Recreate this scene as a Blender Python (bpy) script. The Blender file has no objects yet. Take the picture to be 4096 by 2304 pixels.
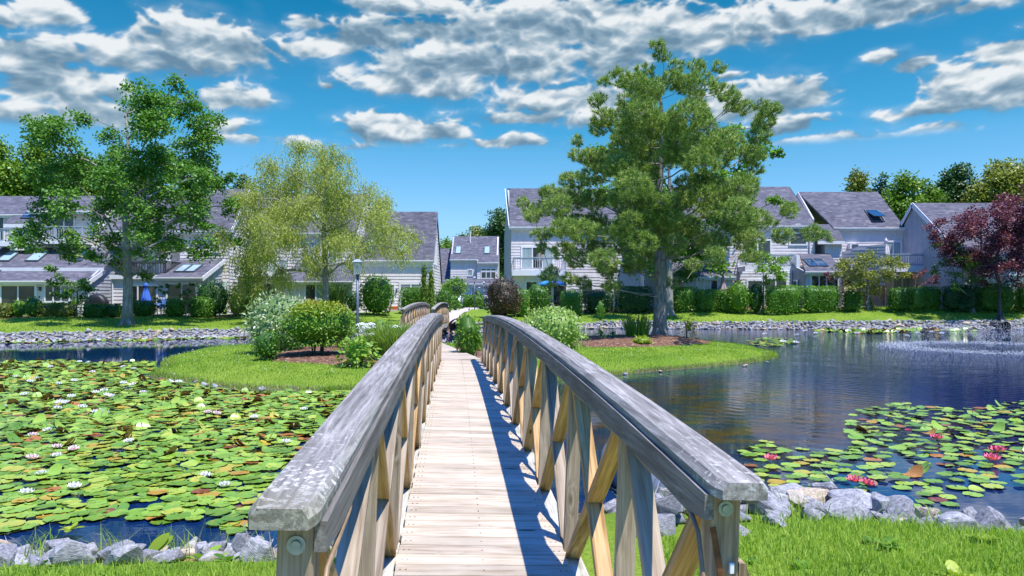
import bpy, bmesh, math, random
import numpy as np
from mathutils import Vector, Matrix
random.seed(7); RNG = np.random.default_rng(7)
SC = bpy.context.scene; COL = SC.collection
R = math.radians
# ------------------------------------------------------------------ camera
CZ = 2.1                       # eye height above the water
F = 750.0; HY = 297.0          # focal length and horizon in 1024-px units (used to turn measurements into metres)
def X(px, D): return (px-512.0)*D/F
def Z(py, D): return CZ+(HY-py)*D/F
cam = bpy.data.cameras.new('camera'); camo = bpy.data.objects.new('camera', cam); COL.objects.link(camo)
camo.location = (0, 0, CZ); camo.rotation_euler = (R(90), 0, 0)
cam.lens = F/1024*36; cam.sensor_width = 36; cam.shift_y = 9.0/1024; cam.clip_end = 3000; cam.clip_start = .05
SC.camera = camo
# ------------------------------------------------------------------ light
SUN_EL, SUN_AZ = 68.0, 134.0   # azimuth clockwise from +Y
sd = Vector((math.sin(R(SUN_AZ))*math.cos(R(SUN_EL)), math.cos(R(SUN_AZ))*math.cos(R(SUN_EL)), math.sin(R(SUN_EL))))
sun = bpy.data.lights.new('sun', 'SUN'); suno = bpy.data.objects.new('sun', sun); COL.objects.link(suno)
suno.rotation_euler = (-sd).to_track_quat('-Z', 'Y').to_euler(); sun.energy = 4.1; sun.angle = R(.5); sun.color = (1, .95, .87)
SC.view_settings.view_transform = 'Standard'; SC.view_settings.look = 'None'; SC.view_settings.exposure = 0.85
SC.view_settings.gamma = 1; SC.view_settings.use_curve_mapping = False

class NT:
    def __init__(s, tree): s.t = tree; s.n = tree.nodes; s.l = tree.links
    def new(s, typ, **kw):
        n = s.n.new(typ)
        for k, v in kw.items(): setattr(n, k, v)
        return n
    def put(s, sock, v):
        if isinstance(v, bpy.types.NodeSocket): s.l.new(v, sock)
        elif v is not None:
            try: sock.default_value = v
            except Exception: sock.default_value = (*v, 1) if len(v) == 3 else v
    def math(s, op, a, b=None, c=None, clamp=False):
        n = s.new('ShaderNodeMath', operation=op, use_clamp=clamp)
        for i, v in enumerate((a, b, c)):
            if v is not None: s.put(n.inputs[i], v)
        return n.outputs[0]
    def vmath(s, op, a, b=None, c=None):
        n = s.new('ShaderNodeVectorMath', operation=op)
        for i, v in enumerate((a, b, c)):
            if v is not None: s.put(n.inputs[i], v)
        return n.outputs['Value' if op in ('LENGTH', 'DOT_PRODUCT', 'DISTANCE') else 0]
    def mix(s, f, a, b, mode='MIX'):
        n = s.new('ShaderNodeMix', data_type='RGBA', blend_type=mode)
        s.put(n.inputs[0], f); s.put(n.inputs[6], a); s.put(n.inputs[7], b); return n.outputs[2]
    def ramp(s, f, stops, interp='LINEAR'):
        n = s.new('ShaderNodeValToRGB'); cr = n.color_ramp; cr.interpolation = interp
        while len(cr.elements) < len(stops): cr.elements.new(.5)
        for e, (p, c) in zip(cr.elements, stops):
            e.position = p; e.color = (*c, 1) if len(c) == 3 else c
        s.put(n.inputs[0], f); return n.outputs[0]
    def noise(s, vec, scale, detail=3, rough=.55, dist=0):
        n = s.new('ShaderNodeTexNoise'); s.put(n.inputs['Vector'], vec)
        n.inputs['Scale'].default_value = scale; n.inputs['Detail'].default_value = detail
        n.inputs['Roughness'].default_value = rough; n.inputs['Distortion'].default_value = dist
        return n.outputs[0]
    def maprange(s, v, a, b, c=0., d=1., smooth=False):
        n = s.new('ShaderNodeMapRange'); n.clamp = True
        if smooth: n.interpolation_type = 'SMOOTHSTEP'
        for i, q in enumerate((v, a, b, c, d)): s.put(n.inputs[i], q)
        return n.outputs[0]
    def sep(s, v):
        n = s.new('ShaderNodeSeparateXYZ'); s.put(n.inputs[0], v); return n.outputs
    def comb(s, x, y, z):
        n = s.new('ShaderNodeCombineXYZ')
        for i, v in enumerate((x, y, z)): s.put(n.inputs[i], v)
        return n.outputs[0]
    def bump(s, h, strength=.3, dist=.01):
        n = s.new('ShaderNodeBump'); n.inputs['Strength'].default_value = strength; n.inputs['Distance'].default_value = dist
        s.put(n.inputs['Height'], h); return n.outputs[0]

# sky: Nishita with procedural cumulus laid out by compass bearing and elevation
W = bpy.data.worlds.new('World'); SC.world = W; W.use_nodes = True
w = NT(W.node_tree); w.n.clear()
tc = w.new('ShaderNodeTexCoord'); dx, dy, dz = w.sep(tc.outputs['Generated'])[:3]
hor = w.math('SQRT', w.math('ADD', w.math('MULTIPLY', dx, dx), w.math('MULTIPLY', dy, dy))); el = w.math('DIVIDE', dz, w.math('MAXIMUM', hor, .05))
sky = w.new('ShaderNodeTexSky', sky_type='NISHITA', sun_disc=False, sun_elevation=R(SUN_EL), sun_rotation=R(SUN_AZ), altitude=50, air_density=1.0, dust_density=.6, ozone_density=3.0)
skc = w.mix(1.0, sky.outputs[0], w.ramp(el, [(0, (.36, .50, .56)), (.10, (.38, .56, .72)), (.19, (.235, .53, .63)), (.215, (.14, .50, .60)), (.4, (.022, .39, .47)), (.75, (.035, .46, 1.1)), (1, (.05, .52, 1.75))]), 'MULTIPLY')
SKY_S = .140
bg = w.new('ShaderNodeBackground'); w.put(bg.inputs[0], skc); bg.inputs[1].default_value = SKY_S
wo = w.new('ShaderNodeOutputWorld'); w.l.new(bg.outputs[0], wo.inputs[0])
W.cycles.sampling_method = 'MANUAL'; W.cycles.sample_map_resolution = 512

# ------------------------------------------------------------------ object helpers
def tag(o, label=None, cat=None, group=None, kind=None):
    if label: o['label'] = label
    if cat: o['category'] = cat
    if group: o['group'] = group
    if kind: o['kind'] = kind
    return o
def thing(name, label, cat, loc=(0, 0, 0), rz=0, group=None):
    o = bpy.data.objects.new(name, None); COL.objects.link(o); o.location = loc; o.rotation_euler = (0, 0, rz); o.empty_display_size = .2
    return tag(o, label, cat, group)
def mk(name, V, Fc, mat=None, parent=None, smooth=False, var=None, uv=None, mats=None, mi=None):
    me = bpy.data.meshes.new(name); V = np.asarray(V, dtype=np.float32).reshape(-1, 3)
    if isinstance(Fc, np.ndarray):
        k = Fc.shape[1]; me.vertices.add(len(V)); me.vertices.foreach_set('co', V.ravel())
        me.loops.add(Fc.size); me.loops.foreach_set('vertex_index', Fc.astype(np.int32).ravel())
        me.polygons.add(len(Fc)); me.polygons.foreach_set('loop_start', np.arange(0, Fc.size, k, dtype=np.int32)); me.update(calc_edges=True)
    else:
        me.from_pydata(V.tolist(), [], Fc); me.update()
    if var is not None:
        a = me.attributes.new('var', 'FLOAT', 'POINT'); a.data.foreach_set('value', np.asarray(var, dtype=np.float32))
    if uv is not None:
        u = me.uv_layers.new(name='UVMap'); u.data.foreach_set('uv', np.asarray(uv, dtype=np.float32).ravel())
    for m in (mats or ([mat] if mat else [])): me.materials.append(m)
    if mi is not None: me.polygons.foreach_set('material_index', np.asarray(mi, dtype=np.int32))
    if smooth: me.polygons.foreach_set('use_smooth', np.ones(len(me.polygons), dtype=bool))
    o = bpy.data.objects.new(name, me); COL.objects.link(o)
    if parent: o.parent = parent
    return o
class MB:
    """collects boxes, bars and tubes into one mesh"""
    def __init__(s): s.v = []; s.f = []; s.a = []
    def add(s, v, f, var=0.):
        b = len(s.v); s.v += [tuple(p) for p in v]; s.f += [tuple(i+b for i in q) for q in f]; s.a += [var]*len(v); return s
    def box(s, x0, x1, y0, y1, z0, z1, var=0.):
        return s.add([(x0,y0,z0),(x1,y0,z0),(x1,y1,z0),(x0,y1,z0),(x0,y0,z1),(x1,y0,z1),(x1,y1,z1),(x0,y1,z1)],
                     [(0,3,2,1),(4,5,6,7),(0,1,5,4),(1,2,6,5),(2,3,7,6),(3,0,4,7)], var)
    def bar(s, a, b, wd, th, up=(0, 0, 1), var=0.):
        a = Vector(a); b = Vector(b); d = (b-a).normalized(); up = Vector(up); sx = d.cross(up)
        if sx.length < 1e-4: sx = d.cross(Vector((1, 0, 0)))
        sx.normalize(); uz = sx.cross(d).normalized(); P = []
        for c in (a, b):
            for i, j in ((-1,-1),(1,-1),(1,1),(-1,1)): P.append(c+sx*wd*.5*i+uz*th*.5*j)
        return s.add(P, [(0,1,2,3),(7,6,5,4),(0,4,5,1),(1,5,6,2),(2,6,7,3),(3,7,4,0)], var)
    def tube(s, pts, rad, n=8, var=0., cap=True):
        pts = [Vector(p) for p in pts]; m = len(pts); rad = rad if hasattr(rad, '__len__') else [rad]*m
        P = []; prev = None
        for i, p in enumerate(pts):
            d = (pts[min(i+1, m-1)]-pts[max(i-1, 0)]).normalized()
            if prev is None: prev = d.orthogonal().normalized()
            sx = (prev-d*prev.dot(d)); sx = sx.normalized() if sx.length > 1e-5 else d.orthogonal().normalized(); prev = sx; sy = d.cross(sx)
            for k in range(n):
                t = 2*math.pi*k/n; P.append(p+(sx*math.cos(t)+sy*math.sin(t))*rad[i])
        Fc = [(i*n+k, i*n+(k+1)%n, (i+1)*n+(k+1)%n, (i+1)*n+k) for i in range(m-1) for k in range(n)]
        if cap: Fc += [tuple(range(n-1, -1, -1)), tuple((m-1)*n+k for k in range(n))]
        return s.add(P, Fc, var)
    def lathe(s, c, prof, n=16, var=0.):
        c = Vector(c); P = []; m = len(prof)
        for (r, z) in prof:
            for k in range(n): t = 2*math.pi*k/n; P.append(c+Vector((r*math.cos(t), r*math.sin(t), z)))
        Fc = [(i*n+k, i*n+(k+1)%n, (i+1)*n+(k+1)%n, (i+1)*n+k) for i in range(m-1) for k in range(n)]
        Fc += [tuple(range(n-1, -1, -1)), tuple((m-1)*n+k for k in range(n))]
        return s.add(P, Fc, var)
    def build(s, name, mat, parent=None, smooth=False, bevel=0):
        o = mk(name, s.v, s.f, mat, parent, smooth, var=s.a)
        if bevel:
            b = o.modifiers.new('bevel', 'BEVEL'); b.width = bevel; b.segments = 2; b.limit_method = 'ANGLE'
        return o
def copy_tree(o, parent=None):
    c = o.copy(); COL.objects.link(c); c.parent = parent
    for ch in list(o.children): copy_tree(ch, c)
    return c

# ------------------------------------------------------------------ clouds: the cloud-bearing part of the sky dome, 1800 m out
def sstep(x): x = np.clip(x, 0, 1); return x*x*(3-2*x)
# cumulus: (bearing, elevation, half width, half height, weight) measured in 1024-px units of the photograph and turned into angles
CL = [(200,50,78,28,1),(130,58,50,16,.75),(45,56,62,13,.75),(52,18,32,15,.85),(6,17,16,11,.8),(55,86,62,26,.95),(20,118,60,18,.75),(95,118,60,14,.6),(120,92,24,14,.7),(226,100,42,13,.9),
      (220,141,20,6,1),(243,143,14,6,1),(370,42,60,16,.85),(430,36,60,16,.8),(330,52,50,9,.8),(303,26,16,8,.7),(475,68,105,22,.95),(430,85,80,16,.85),(560,28,120,26,.95),(690,35,110,24,.95),(850,14,150,17,.95),(415,6,52,11,.9),
      (390,133,46,15,1.05),(440,132,30,9,.8),(505,144,48,7,.85),(570,100,70,14,.8),(520,118,60,8,.6),(600,120,50,8,.6),(765,104,62,17,.95),(790,125,45,8,.7),(985,92,62,26,1),(1020,55,40,18,.9),(930,112,40,10,.8),
      (880,58,17,7,.75),(915,68,22,8,.8),(830,143,52,9,.85),(880,138,30,6,.7),(1000,142,40,10,.95),(935,133,40,7,.85),(700,145,30,6,.7),(790,142,24,5,.6),(345,146,30,4,.6),(290,142,24,5,.5),(990,5,36,9,.7),(735,80,14,4,.5),(325,87,10,4,.45),(228,128,24,6,.4),(612,60,50,24,.8),(520,60,60,20,.8)]
def vnoise(x, y, seed):
    xi = np.floor(x).astype(np.int64); yi = np.floor(y).astype(np.int64); xf = x-xi; yf = y-yi
    def hsh(a, b):
        h = (a*374761393+b*668265263+seed*974634777) & 0xffffffff; h = ((h ^ (h >> 13))*1274126177) & 0xffffffff; h = (h ^ (h >> 16)) & 0xffff
        return h/65535.*2*math.pi
    def gr(a, b, dx, dy): t = hsh(a, b); return np.cos(t)*dx+np.sin(t)*dy
    u = xf*xf*xf*(xf*(xf*6-15)+10); v = yf*yf*yf*(yf*(yf*6-15)+10)
    a = gr(xi, yi, xf, yf); b = gr(xi+1, yi, xf-1, yf); c = gr(xi, yi+1, xf, yf-1); d = gr(xi+1, yi+1, xf-1, yf-1)
    return (a+(b-a)*u+((c-a)+(a-b-c+d)*u)*v)*1.45
def fbm(x, y, oct_, seed, rough=.5, billow=False):
    s = 0; a = 1; t = 0
    for i in range(oct_):
        n_ = vnoise(x*2**i+i*17.3, y*2**i-i*9.1, seed+i); s = s+a*(1-2.6*np.abs(n_) if billow else n_); t += a; a *= rough
    return s/t
def cloud_field(u, v):
    """u bearing (rad), v tan(elevation) -> cover, colour"""
    U = u*9; V_ = v*15
    wu = fbm(U*.9, V_*.9, 4, 11)*.035; wv = fbm(U*.9+50, V_*.9, 4, 23)*.014
    def dens(u, v):
        best = np.full(u.shape, -9.); tb = np.zeros(u.shape); wsum = np.zeros(u.shape)+1e-6
        for (cx, cy, rx, ry, wt) in CL:
            az = math.atan((cx-512)/F); el = (HY-cy)/math.hypot(F, cx-512); sx = F/math.cos(az)**2/(rx*1.12); sy = math.hypot(F, cx-512)/(ry*1.18)
            du = (u+wu-az)*sx; dv = (v+wv-el)*sy; dvb = np.where(dv < 0, dv*1.35, dv*.9)
            d = (1-np.sqrt(du*du+dvb*dvb))*wt; k = np.exp(np.clip(d, -2, 1)*6); tb += dv*k; wsum += k; best = np.maximum(best, d)
        return best, tb/wsum
    best, t = dens(u, v)
    e = .0040
    def field(u, v):
        big = fbm(u*13, v*22, 3, 5, .5); bil = fbm(u*24+big*.4, v*40+big*.4, 3, 71, .5, True); fine = fbm(u*95, v*140, 4, 37, .55)
        return big, bil, fine
    big, bil, fine = field(u, v); b2, l2, f2 = field(u+e*.5, v+e*2.2); b3, l3, f3 = field(u+e, v+e*5)
    D = best*1.15+.12+big*.38+(bil-.45)*.36+fine*.12
    soft = np.interp(t, [-1.0, -.2, .5], [.75, .55, .32])
    cov = np.clip((D+.05)/soft, 0, 1); cov = cov*cov*(3-2*cov)
    wisp = np.clip((big*.9+best*.8+.42)/.9, 0, 1)**1.5*.42; cov = np.maximum(cov, wisp*np.clip(1+best*1.0, 0, 1))
    lay = fbm(u*4+big*.2, v*42, 2, 99, .5); lay2 = fbm(u*9, v*60, 2, 199, .5)
    grad = (bil-l2)*.34+(big-b2)*.9; grad2 = (bil-l3)*.30+(big-b3)*.8
    L = .45+.34*np.clip(t+.05, -1, 1)+grad*.45+grad2*.75+lay*.34+lay2*.10+.05*fine+(bil-.45)*.14  # brightness: sunlit tops and shaded undersides put into the cloud colour
    L = L+.22*np.exp(-(((D-.34)/.20)**2))*np.clip(t+.3, 0, 1)
    L = np.clip(L, 0, 1)
    stops = [0, .25, .5, .72, 1.0]; cols = np.array([(.16,.28,.40), (.24,.37,.49), (.36,.49,.60), (.58,.68,.76), (.90,.94,.96)])
    col = np.stack([np.interp(L, stops, cols[:, i]) for i in range(3)], -1)
    cov = cov*sstep((v-.186)/.016)
    return cov*.97, col

us_ = np.radians(np.concatenate([np.arange(-75, -40, 1.), np.arange(-40, 40, .085), np.arange(40, 75.1, 1.)])); vs_ = np.concatenate([np.arange(.18, .405, .00135), np.arange(.405, .7, .01)])
gu, gv = np.meshgrid(us_, vs_); ccov, ccol_ = cloud_field(gu, gv); RD = 1800.
Vd = np.stack([RD*np.sin(gu), RD*np.cos(gu), CZ+RD*gv], -1).reshape(-1, 3); nx_ = len(us_); i_, j_ = np.meshgrid(np.arange(nx_-1), np.arange(len(vs_)-1)); a_ = (j_*nx_+i_).ravel()
Fd = np.stack([a_, a_+nx_, a_+nx_+1, a_+1], 1); keep_ = ccov.ravel()[Fd].max(1) > .004; Fd = Fd[keep_]; us2 = np.unique(Fd); mp_ = np.zeros(len(Vd), int); mp_[us2] = np.arange(len(us2))
mcl = bpy.data.materials.new('clouds'); mcl.use_nodes = True; nc = NT(mcl.node_tree); nc.n.clear()
at_ = nc.new('ShaderNodeAttribute', attribute_name='cloud'); em = nc.new('ShaderNodeEmission'); nc.put(em.inputs[0], at_.outputs['Color']); em.inputs[1].default_value = .53
tr_ = nc.new('ShaderNodeBsdfTransparent'); mx_ = nc.new('ShaderNodeMixShader'); nc.put(mx_.inputs[0], at_.outputs['Alpha']); nc.l.new(tr_.outputs[0], mx_.inputs[1]); nc.l.new(em.outputs[0], mx_.inputs[2])
ou_ = nc.new('ShaderNodeOutputMaterial'); nc.l.new(mx_.outputs[0], ou_.inputs[0])
sky_o = mk('sky', Vd[us2], mp_[Fd], mcl); sky_o['kind'] = 'structure'; ca_ = sky_o.data.attributes.new('cloud', 'FLOAT_COLOR', 'POINT')
ca_.data.foreach_set('color', np.concatenate([ccol_.reshape(-1, 3), ccov.reshape(-1, 1)], 1)[us2].astype(np.float32).ravel())
# ------------------------------------------------------------------ materials
def material(name):
    m = bpy.data.materials.new(name); m.use_nodes = True; n = NT(m.node_tree)
    return m, n, m.node_tree.nodes['Principled BSDF']
def objvec(n, rnd=True):
    tcn = n.new('ShaderNodeTexCoord'); oi = n.new('ShaderNodeObjectInfo')
    if not rnd: return tcn.outputs['Object'], oi.outputs['Random']
    return n.vmath('ADD', tcn.outputs['Object'], n.comb(n.math('MULTIPLY', oi.outputs['Random'], 37.), n.math('MULTIPLY', oi.outputs['Random'], 91.), 0)), oi.outputs['Random']
def attr(n, name='var'):
    a = n.new('ShaderNodeAttribute', attribute_name=name); return a.outputs['Fac']
def plain(name, col, rough=.5, metal=0, noise=.0, nscale=8, bump=0, spec=None):
    m, n, b = material(name); v, r = objvec(n)
    if noise:
        f = n.noise(v, nscale, 4); c = n.mix(n.maprange(f, .3, .7), tuple(x*(1-noise) for x in col), tuple(min(1, x*(1+noise)) for x in col)); n.put(b.inputs['Base Color'], c)
        if bump: n.put(b.inputs['Normal'], n.bump(f, bump, .02))
    else: b.inputs['Base Color'].default_value = (*col, 1)
    b.inputs['Roughness'].default_value = rough; b.inputs['Metallic'].default_value = metal
    if spec is not None: b.inputs['Specular IOR Level'].default_value = spec
    return m
def wood(name, cols, axis=0, rough=.75, grain=38, lichen=False, knots=True, contrast=1.0, bstr=.35):
    """grain runs along the local axis; cols = dark late wood, mid, light"""
    m, n, b = material(name); v, rnd = objvec(n); va = attr(n)
    v = n.vmath('ADD', v, n.comb(n.math('MULTIPLY', va, 13.7), n.math('MULTIPLY', va, 31.3), n.math('MULTIPLY', va, 7.1)))
    if knots:
        kv = n.new('ShaderNodeTexVoronoi'); ks = [9., 9., 9.]; ks[axis] = 2.6
        n.put(kv.inputs['Vector'], n.vmath('MULTIPLY', v, tuple(ks))); kv.inputs['Scale'].default_value = 1.
        kd = kv.outputs['Distance']; kc = n.sep(kv.outputs['Color'])[0]
        near = n.math('MULTIPLY', n.maprange(kd, .0, .42, 1, 0, True), n.maprange(kc, .78, .80))
    ws = [4., 4., 4.]; ws[axis] = .8; wv = n.noise(n.vmath('MULTIPLY', v, tuple(ws)), 1., 2, .5)
    s = [grain, grain, grain]; s[axis] = 1.1
    q = n.vmath('MULTIPLY', v, tuple(s))
    q = n.vmath('ADD', q, n.comb(n.math('MULTIPLY', wv, 5.), n.math('MULTIPLY', wv, 5.), n.math('MULTIPLY', wv, 5.)))
    if knots: q = n.vmath('ADD', q, n.comb(n.math('MULTIPLY', near, 2.5), n.math('MULTIPLY', near, 2.5), n.math('MULTIPLY', near, 2.5)))
    g1 = n.noise(q, 1.0, 3, .6); s2 = [grain*3.2]*3; s2[axis] = 4
    g2 = n.noise(n.vmath('MULTIPLY', v, tuple(s2)), 1.0, 3, .7)
    gg = n.math('ADD', n.math('MULTIPLY', g1, .68), n.math('MULTIPLY', g2, .32))
    c = n.ramp(gg, [(.5-.16/contrast, cols[0]), (.5, cols[1]), (.5+.14/contrast, cols[2])])
    big = n.noise(v, 2.2, 3, .5)
    tone = n.math('ADD', n.maprange(big, .3, .7, .82, 1.12), n.math('MULTIPLY', n.math('SUBTRACT', n.math('FRACT', n.math('MULTIPLY', n.math('ADD', rnd, va), 7.31)), .5), .30))
    c = n.mix(1.0, c, n.comb(tone, tone, tone), 'MULTIPLY')
    if knots:
        c = n.mix(n.math('MULTIPLY', n.maprange(near, .55, .8), .85), c, tuple(x*.32 for x in cols[0]))
    rr = None
    if lichen:
        o = n.new('ShaderNodeTexCoord').outputs['Object']; yy = n.sep(o)[1]
        ln = n.noise(n.vmath('MULTIPLY', o, (1, .8, 1)), 48, 6, .68); endw = n.maprange(yy, -.15, 1.1, .12, -.03)
        sp = n.maprange(n.math('ADD', ln, endw), .62, .66)
        big2 = n.maprange(n.noise(o, 5, 2), .42, .6); sp = n.math('MULTIPLY', sp, n.maprange(big2, 0, 1, .45, 1))
        c = n.mix(n.math('MULTIPLY', sp, n.maprange(yy, .2, 1.8, .9, .30)), c, n.ramp(n.noise(o, 14, 2), [(.4, (.50, .50, .47)), (.6, (.56, .53, .42))]))
        c = n.mix(n.maprange(yy, -.06, .12, .55, 0), c, (.16, .15, .085))
    n.put(b.inputs['Base Color'], c); b.inputs['Roughness'].default_value = rough; b.inputs['Specular IOR Level'].default_value = .25
    n.put(b.inputs['Normal'], n.bump(gg, bstr, .004))
    return m
def leafmat(name, cols, trans=.35, rough=.45, objv=.35, spec=.35, pos=0.):
    """cols: ramp over a random value per leaf and a little per bush"""
    m, n, b = material(name); va = attr(n); oi = n.new('ShaderNodeObjectInfo')
    f = n.math('ADD', va, n.math('MULTIPLY', n.math('SUBTRACT', oi.outputs['Random'], .5), objv), None, True)
    k = len(cols); c = n.ramp(f, [(i/(k-1) if k > 1 else 0, q) for i, q in enumerate(cols)])
    n.put(b.inputs['Base Color'], c); b.inputs['Roughness'].default_value = rough; b.inputs['Specular IOR Level'].default_value = spec
    tr = n.new('ShaderNodeBsdfTranslucent'); n.put(tr.inputs[0], n.mix(1.0, c, (1.15, 1.25, .55), 'MULTIPLY'))
    mx = n.new('ShaderNodeMixShader'); mx.inputs[0].default_value = trans
    n.l.new(b.outputs[0], mx.inputs[1]); n.l.new(tr.outputs[0], mx.inputs[2])
    n.l.new(mx.outputs[0], m.node_tree.nodes['Material Output'].inputs[0]); return m
M = {}
M['deck'] = wood('deck_wood', [(.27,.20,.125), (.47,.395,.295), (.56,.49,.39)], axis=0, grain=30, rough=.8, contrast=.8, bstr=.25)
M['cap'] = wood('cap_wood', [(.12,.11,.095), (.235,.22,.195), (.37,.35,.315)], axis=1, grain=60, lichen=True, knots=False, contrast=1.1, bstr=.5)
M['rail'] = wood('rail_wood', [(.085,.078,.068), (.16,.148,.132), (.25,.235,.21)], axis=1, grain=50, knots=False, bstr=.4)
M['post'] = wood('post_wood', [(.17,.115,.06), (.34,.255,.165), (.47,.385,.28)], axis=2, grain=42)
M['brace'] = wood('brace_wood', [(.22,.12,.04), (.44,.27,.11), (.55,.39,.20)], axis=0, grain=40)
M['brace2'] = wood('brace_pale_wood', [(.18,.13,.085), (.33,.26,.18), (.45,.375,.28)], axis=0, grain=40)
M['chord'] = wood('chord_wood', [(.24,.22,.16), (.42,.40,.32), (.55,.53,.44)], axis=1, grain=30)
M['steel'] = plain('galvanised_steel', (.32,.36,.38), .45, .7, .25, 30)
M['rust'] = plain('rusty_steel', (.16,.065,.025), .7, .3, .6, 25)
M['white'] = plain('white_plastic', (.75,.76,.78), .4)
M['rope'] = plain('tan_vinyl', (.24,.16,.09), .45, 0, .2, 20)
M['trim'] = plain('white_trim', (.74,.73,.74), .55, 0, .05, 3)
M['siding'] = None

# ------------------------------------------------------------------ pond and ground
YF = np.array([(-140,26),(-60,29),(-35,33),(-24,35),(-14,39.6),(-8,42),(-3.2,43.8),(2,46.5),(6,50.0),(15,48.6),(22.5,48.2),(34,48.0),(60,49),(140,60)], float)
YN = np.array([(-140,8),(-20,6.3),(-4.6,6.05),(-1.2,6.25),(1.0,7.5),(2.4,7.35),(3.2,6.9),(4.1,6.55),(5.2,6.4),(12,6.7),(140,9)], float)
ISL = np.array([(-10.4,22.2),(-9.6,19.8),(-7.7,18.1),(-6.2,16.9),(-4.3,16.6),(-3.6,16.7),(-1.5,17.3),(.8,18.2),(1.8,19.7),(3.4,20.6),(5.6,22.2),(7.8,24),(9.2,25.9),(9.9,28.3),(9.3,30.6),
                (8.2,32.4),(5.5,33.6),(2.5,33.6),(0,32.8),(-2,31.2),(-3.8,30.2),(-6.5,30.4),(-9.2,30.6),(-11.4,29.5),(-12.0,27.4),(-11.6,25.0)], float)
def seg_dist(px, py, poly, closed):
    d = np.full(px.shape, 1e9); n = len(poly); 
    for i in range(n if closed else n-1):
        a = poly[i]; b = poly[(i+1) % n]; e = b-a; t = np.clip(((px-a[0])*e[0]+(py-a[1])*e[1])/(e@e), 0, 1)
        d = np.minimum(d, np.hypot(px-a[0]-t*e[0], py-a[1]-t*e[1]))
    return d
def inpoly(px, py, poly):
    ins = np.zeros(px.shape, bool); n = len(poly); j = n-1
    for i in range(n):
        xi, yi = poly[i]; xj, yj = poly[j]
        c = ((yi > py) != (yj > py)) & (px < (xj-xi)*(py-yi)/((yj-yi) or 1e-9)+xi); ins ^= c; j = i
    return ins
def ground(px, py):
    px = np.asarray(px, float); py = np.asarray(py, float); shp = px.shape; px = px.ravel(); py = py.ravel()
    dF = seg_dist(px, py, YF, False); dN = seg_dist(px, py, YN, False); dI = seg_dist(px, py, ISL, True)
    far = py > np.interp(px, YF[:, 0], YF[:, 1]); near = py < np.interp(px, YN[:, 0], YN[:, 1]); isl = inpoly(px, py, ISL)
    wob = .05*np.sin(px*.9+py*.6)+.04*np.sin(px*.37-py*.53+2)
    hf = .46*sstep(dF/1.3)+ .82*sstep((dF-1.2)/np.interp(px, [20, 30], [8.5, 3.5]))*np.interp(px, [-40, -20, 0, 15, 30], [.48, .5, .75, 1.0, 1.0])+wob*sstep(dF/6)
    hf = np.where((py > 60) , hf*.0+np.maximum(hf-.3*sstep((py-62)/30), .9), hf)
    hn = np.where(px > 0, .47, .43)*sstep(dN/1.75)**.9
    hi = .26*sstep(dI/1.1)+.12*sstep((dI-.8)/3.5)
    hi += .10*np.exp(-(((px-5.6)/2.6)**2+((py-30.3)/2.2)**2))
    hw = -.75*sstep(np.minimum(np.minimum(dF, dN), dI)/2.2)
    h = np.where(isl, hi, np.where(far, hf, np.where(near, hn, hw)))
    return h.reshape(shp)
def gz(x, y): return float(ground(np.array([x]), np.array([y]))[0])
def grid(xs, ys, zf, name, mat, keep=None, lift=0, kind='structure', smooth=True):
    gx, gy = np.meshgrid(xs, ys); z = zf(gx, gy)+lift; V = np.stack([gx, gy, z], -1).reshape(-1, 3); nx = len(xs); ny = len(ys)
    i, j = np.meshgrid(np.arange(nx-1), np.arange(ny-1)); a = (j*nx+i).ravel(); Fc = np.stack([a, a+1, a+nx+1, a+nx], 1)
    if keep is not None:
        c = V[Fc].mean(1); k = keep(c[:, 0], c[:, 1]); Fc = Fc[k]; used = np.unique(Fc); mp = np.zeros(len(V), int); mp[used] = np.arange(len(used)); V = V[used]; Fc = mp[Fc]
    o = mk(name, V, Fc, mat, None, smooth); o['kind'] = kind; return o
def axis_pts(segs):
    out = []
    for a, b, s in segs: out += list(np.arange(a, b, s))
    return np.array(out+[segs[-1][1]])
m, n, b = material('grass_ground'); M['ground'] = m
pos = n.new('ShaderNodeNewGeometry').outputs['Position']; pz = n.sep(pos)[2]
f1 = n.noise(pos, .35, 3); f2 = n.noise(pos, 6, 4, .7); f3 = n.noise(n.vmath('MULTIPLY', pos, (1, 1, .2)), 38, 3, .7)
c = n.mix(n.maprange(f1, .38, .62), (.13, .24, .022), (.29, .38, .05))
c = n.mix(n.maprange(f2, .35, .7), c, (.20, .30, .03)); c = n.mix(n.maprange(f3, .35, .7, 0, .55), c, (.06, .125, .012))
bed = n.mix(n.maprange(f2, .3, .7), (.055, .042, .022), (.13, .08, .035))
bed = n.mix(n.maprange(n.noise(pos, 30, 3), .45, .6), bed, (.22, .20, .16))
gy = n.sep(pos)[1]; bankz = n.math('MULTIPLY', n.maprange(gy, 33.5, 34.5), n.maprange(n.math('ADD', pz, n.math('MULTIPLY', f2, .12)), .44, .38))
c = n.mix(bankz, c, n.mix(n.maprange(f3, .35, .65), (.08,.08,.08), (.34,.33,.33)))
c = n.mix(n.maprange(n.math('ADD', pz, n.math('MULTIPLY', f2, .05)), .075, .12), bed, c)
n.put(b.inputs['Base Color'], c); b.inputs['Roughness'].default_value = .9; b.inputs['Specular IOR Level'].default_value = .1
n.put(b.inputs['Normal'], n.bump(n.math('ADD', f3, f2), .8, .05))
xs = axis_pts([(-900,-140,80),(-140,-44,6),(-44,-14,.8),(-14,14,.28),(14,44,.8),(44,140,6),(140,900,80)])
ys = axis_pts([(-120,-4,12),(-4,14,.2),(14,36,.28),(36,62,.5),(62,110,4),(110,900,60)])
grid(xs, ys, ground, 'ground', M['ground'])
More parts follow.
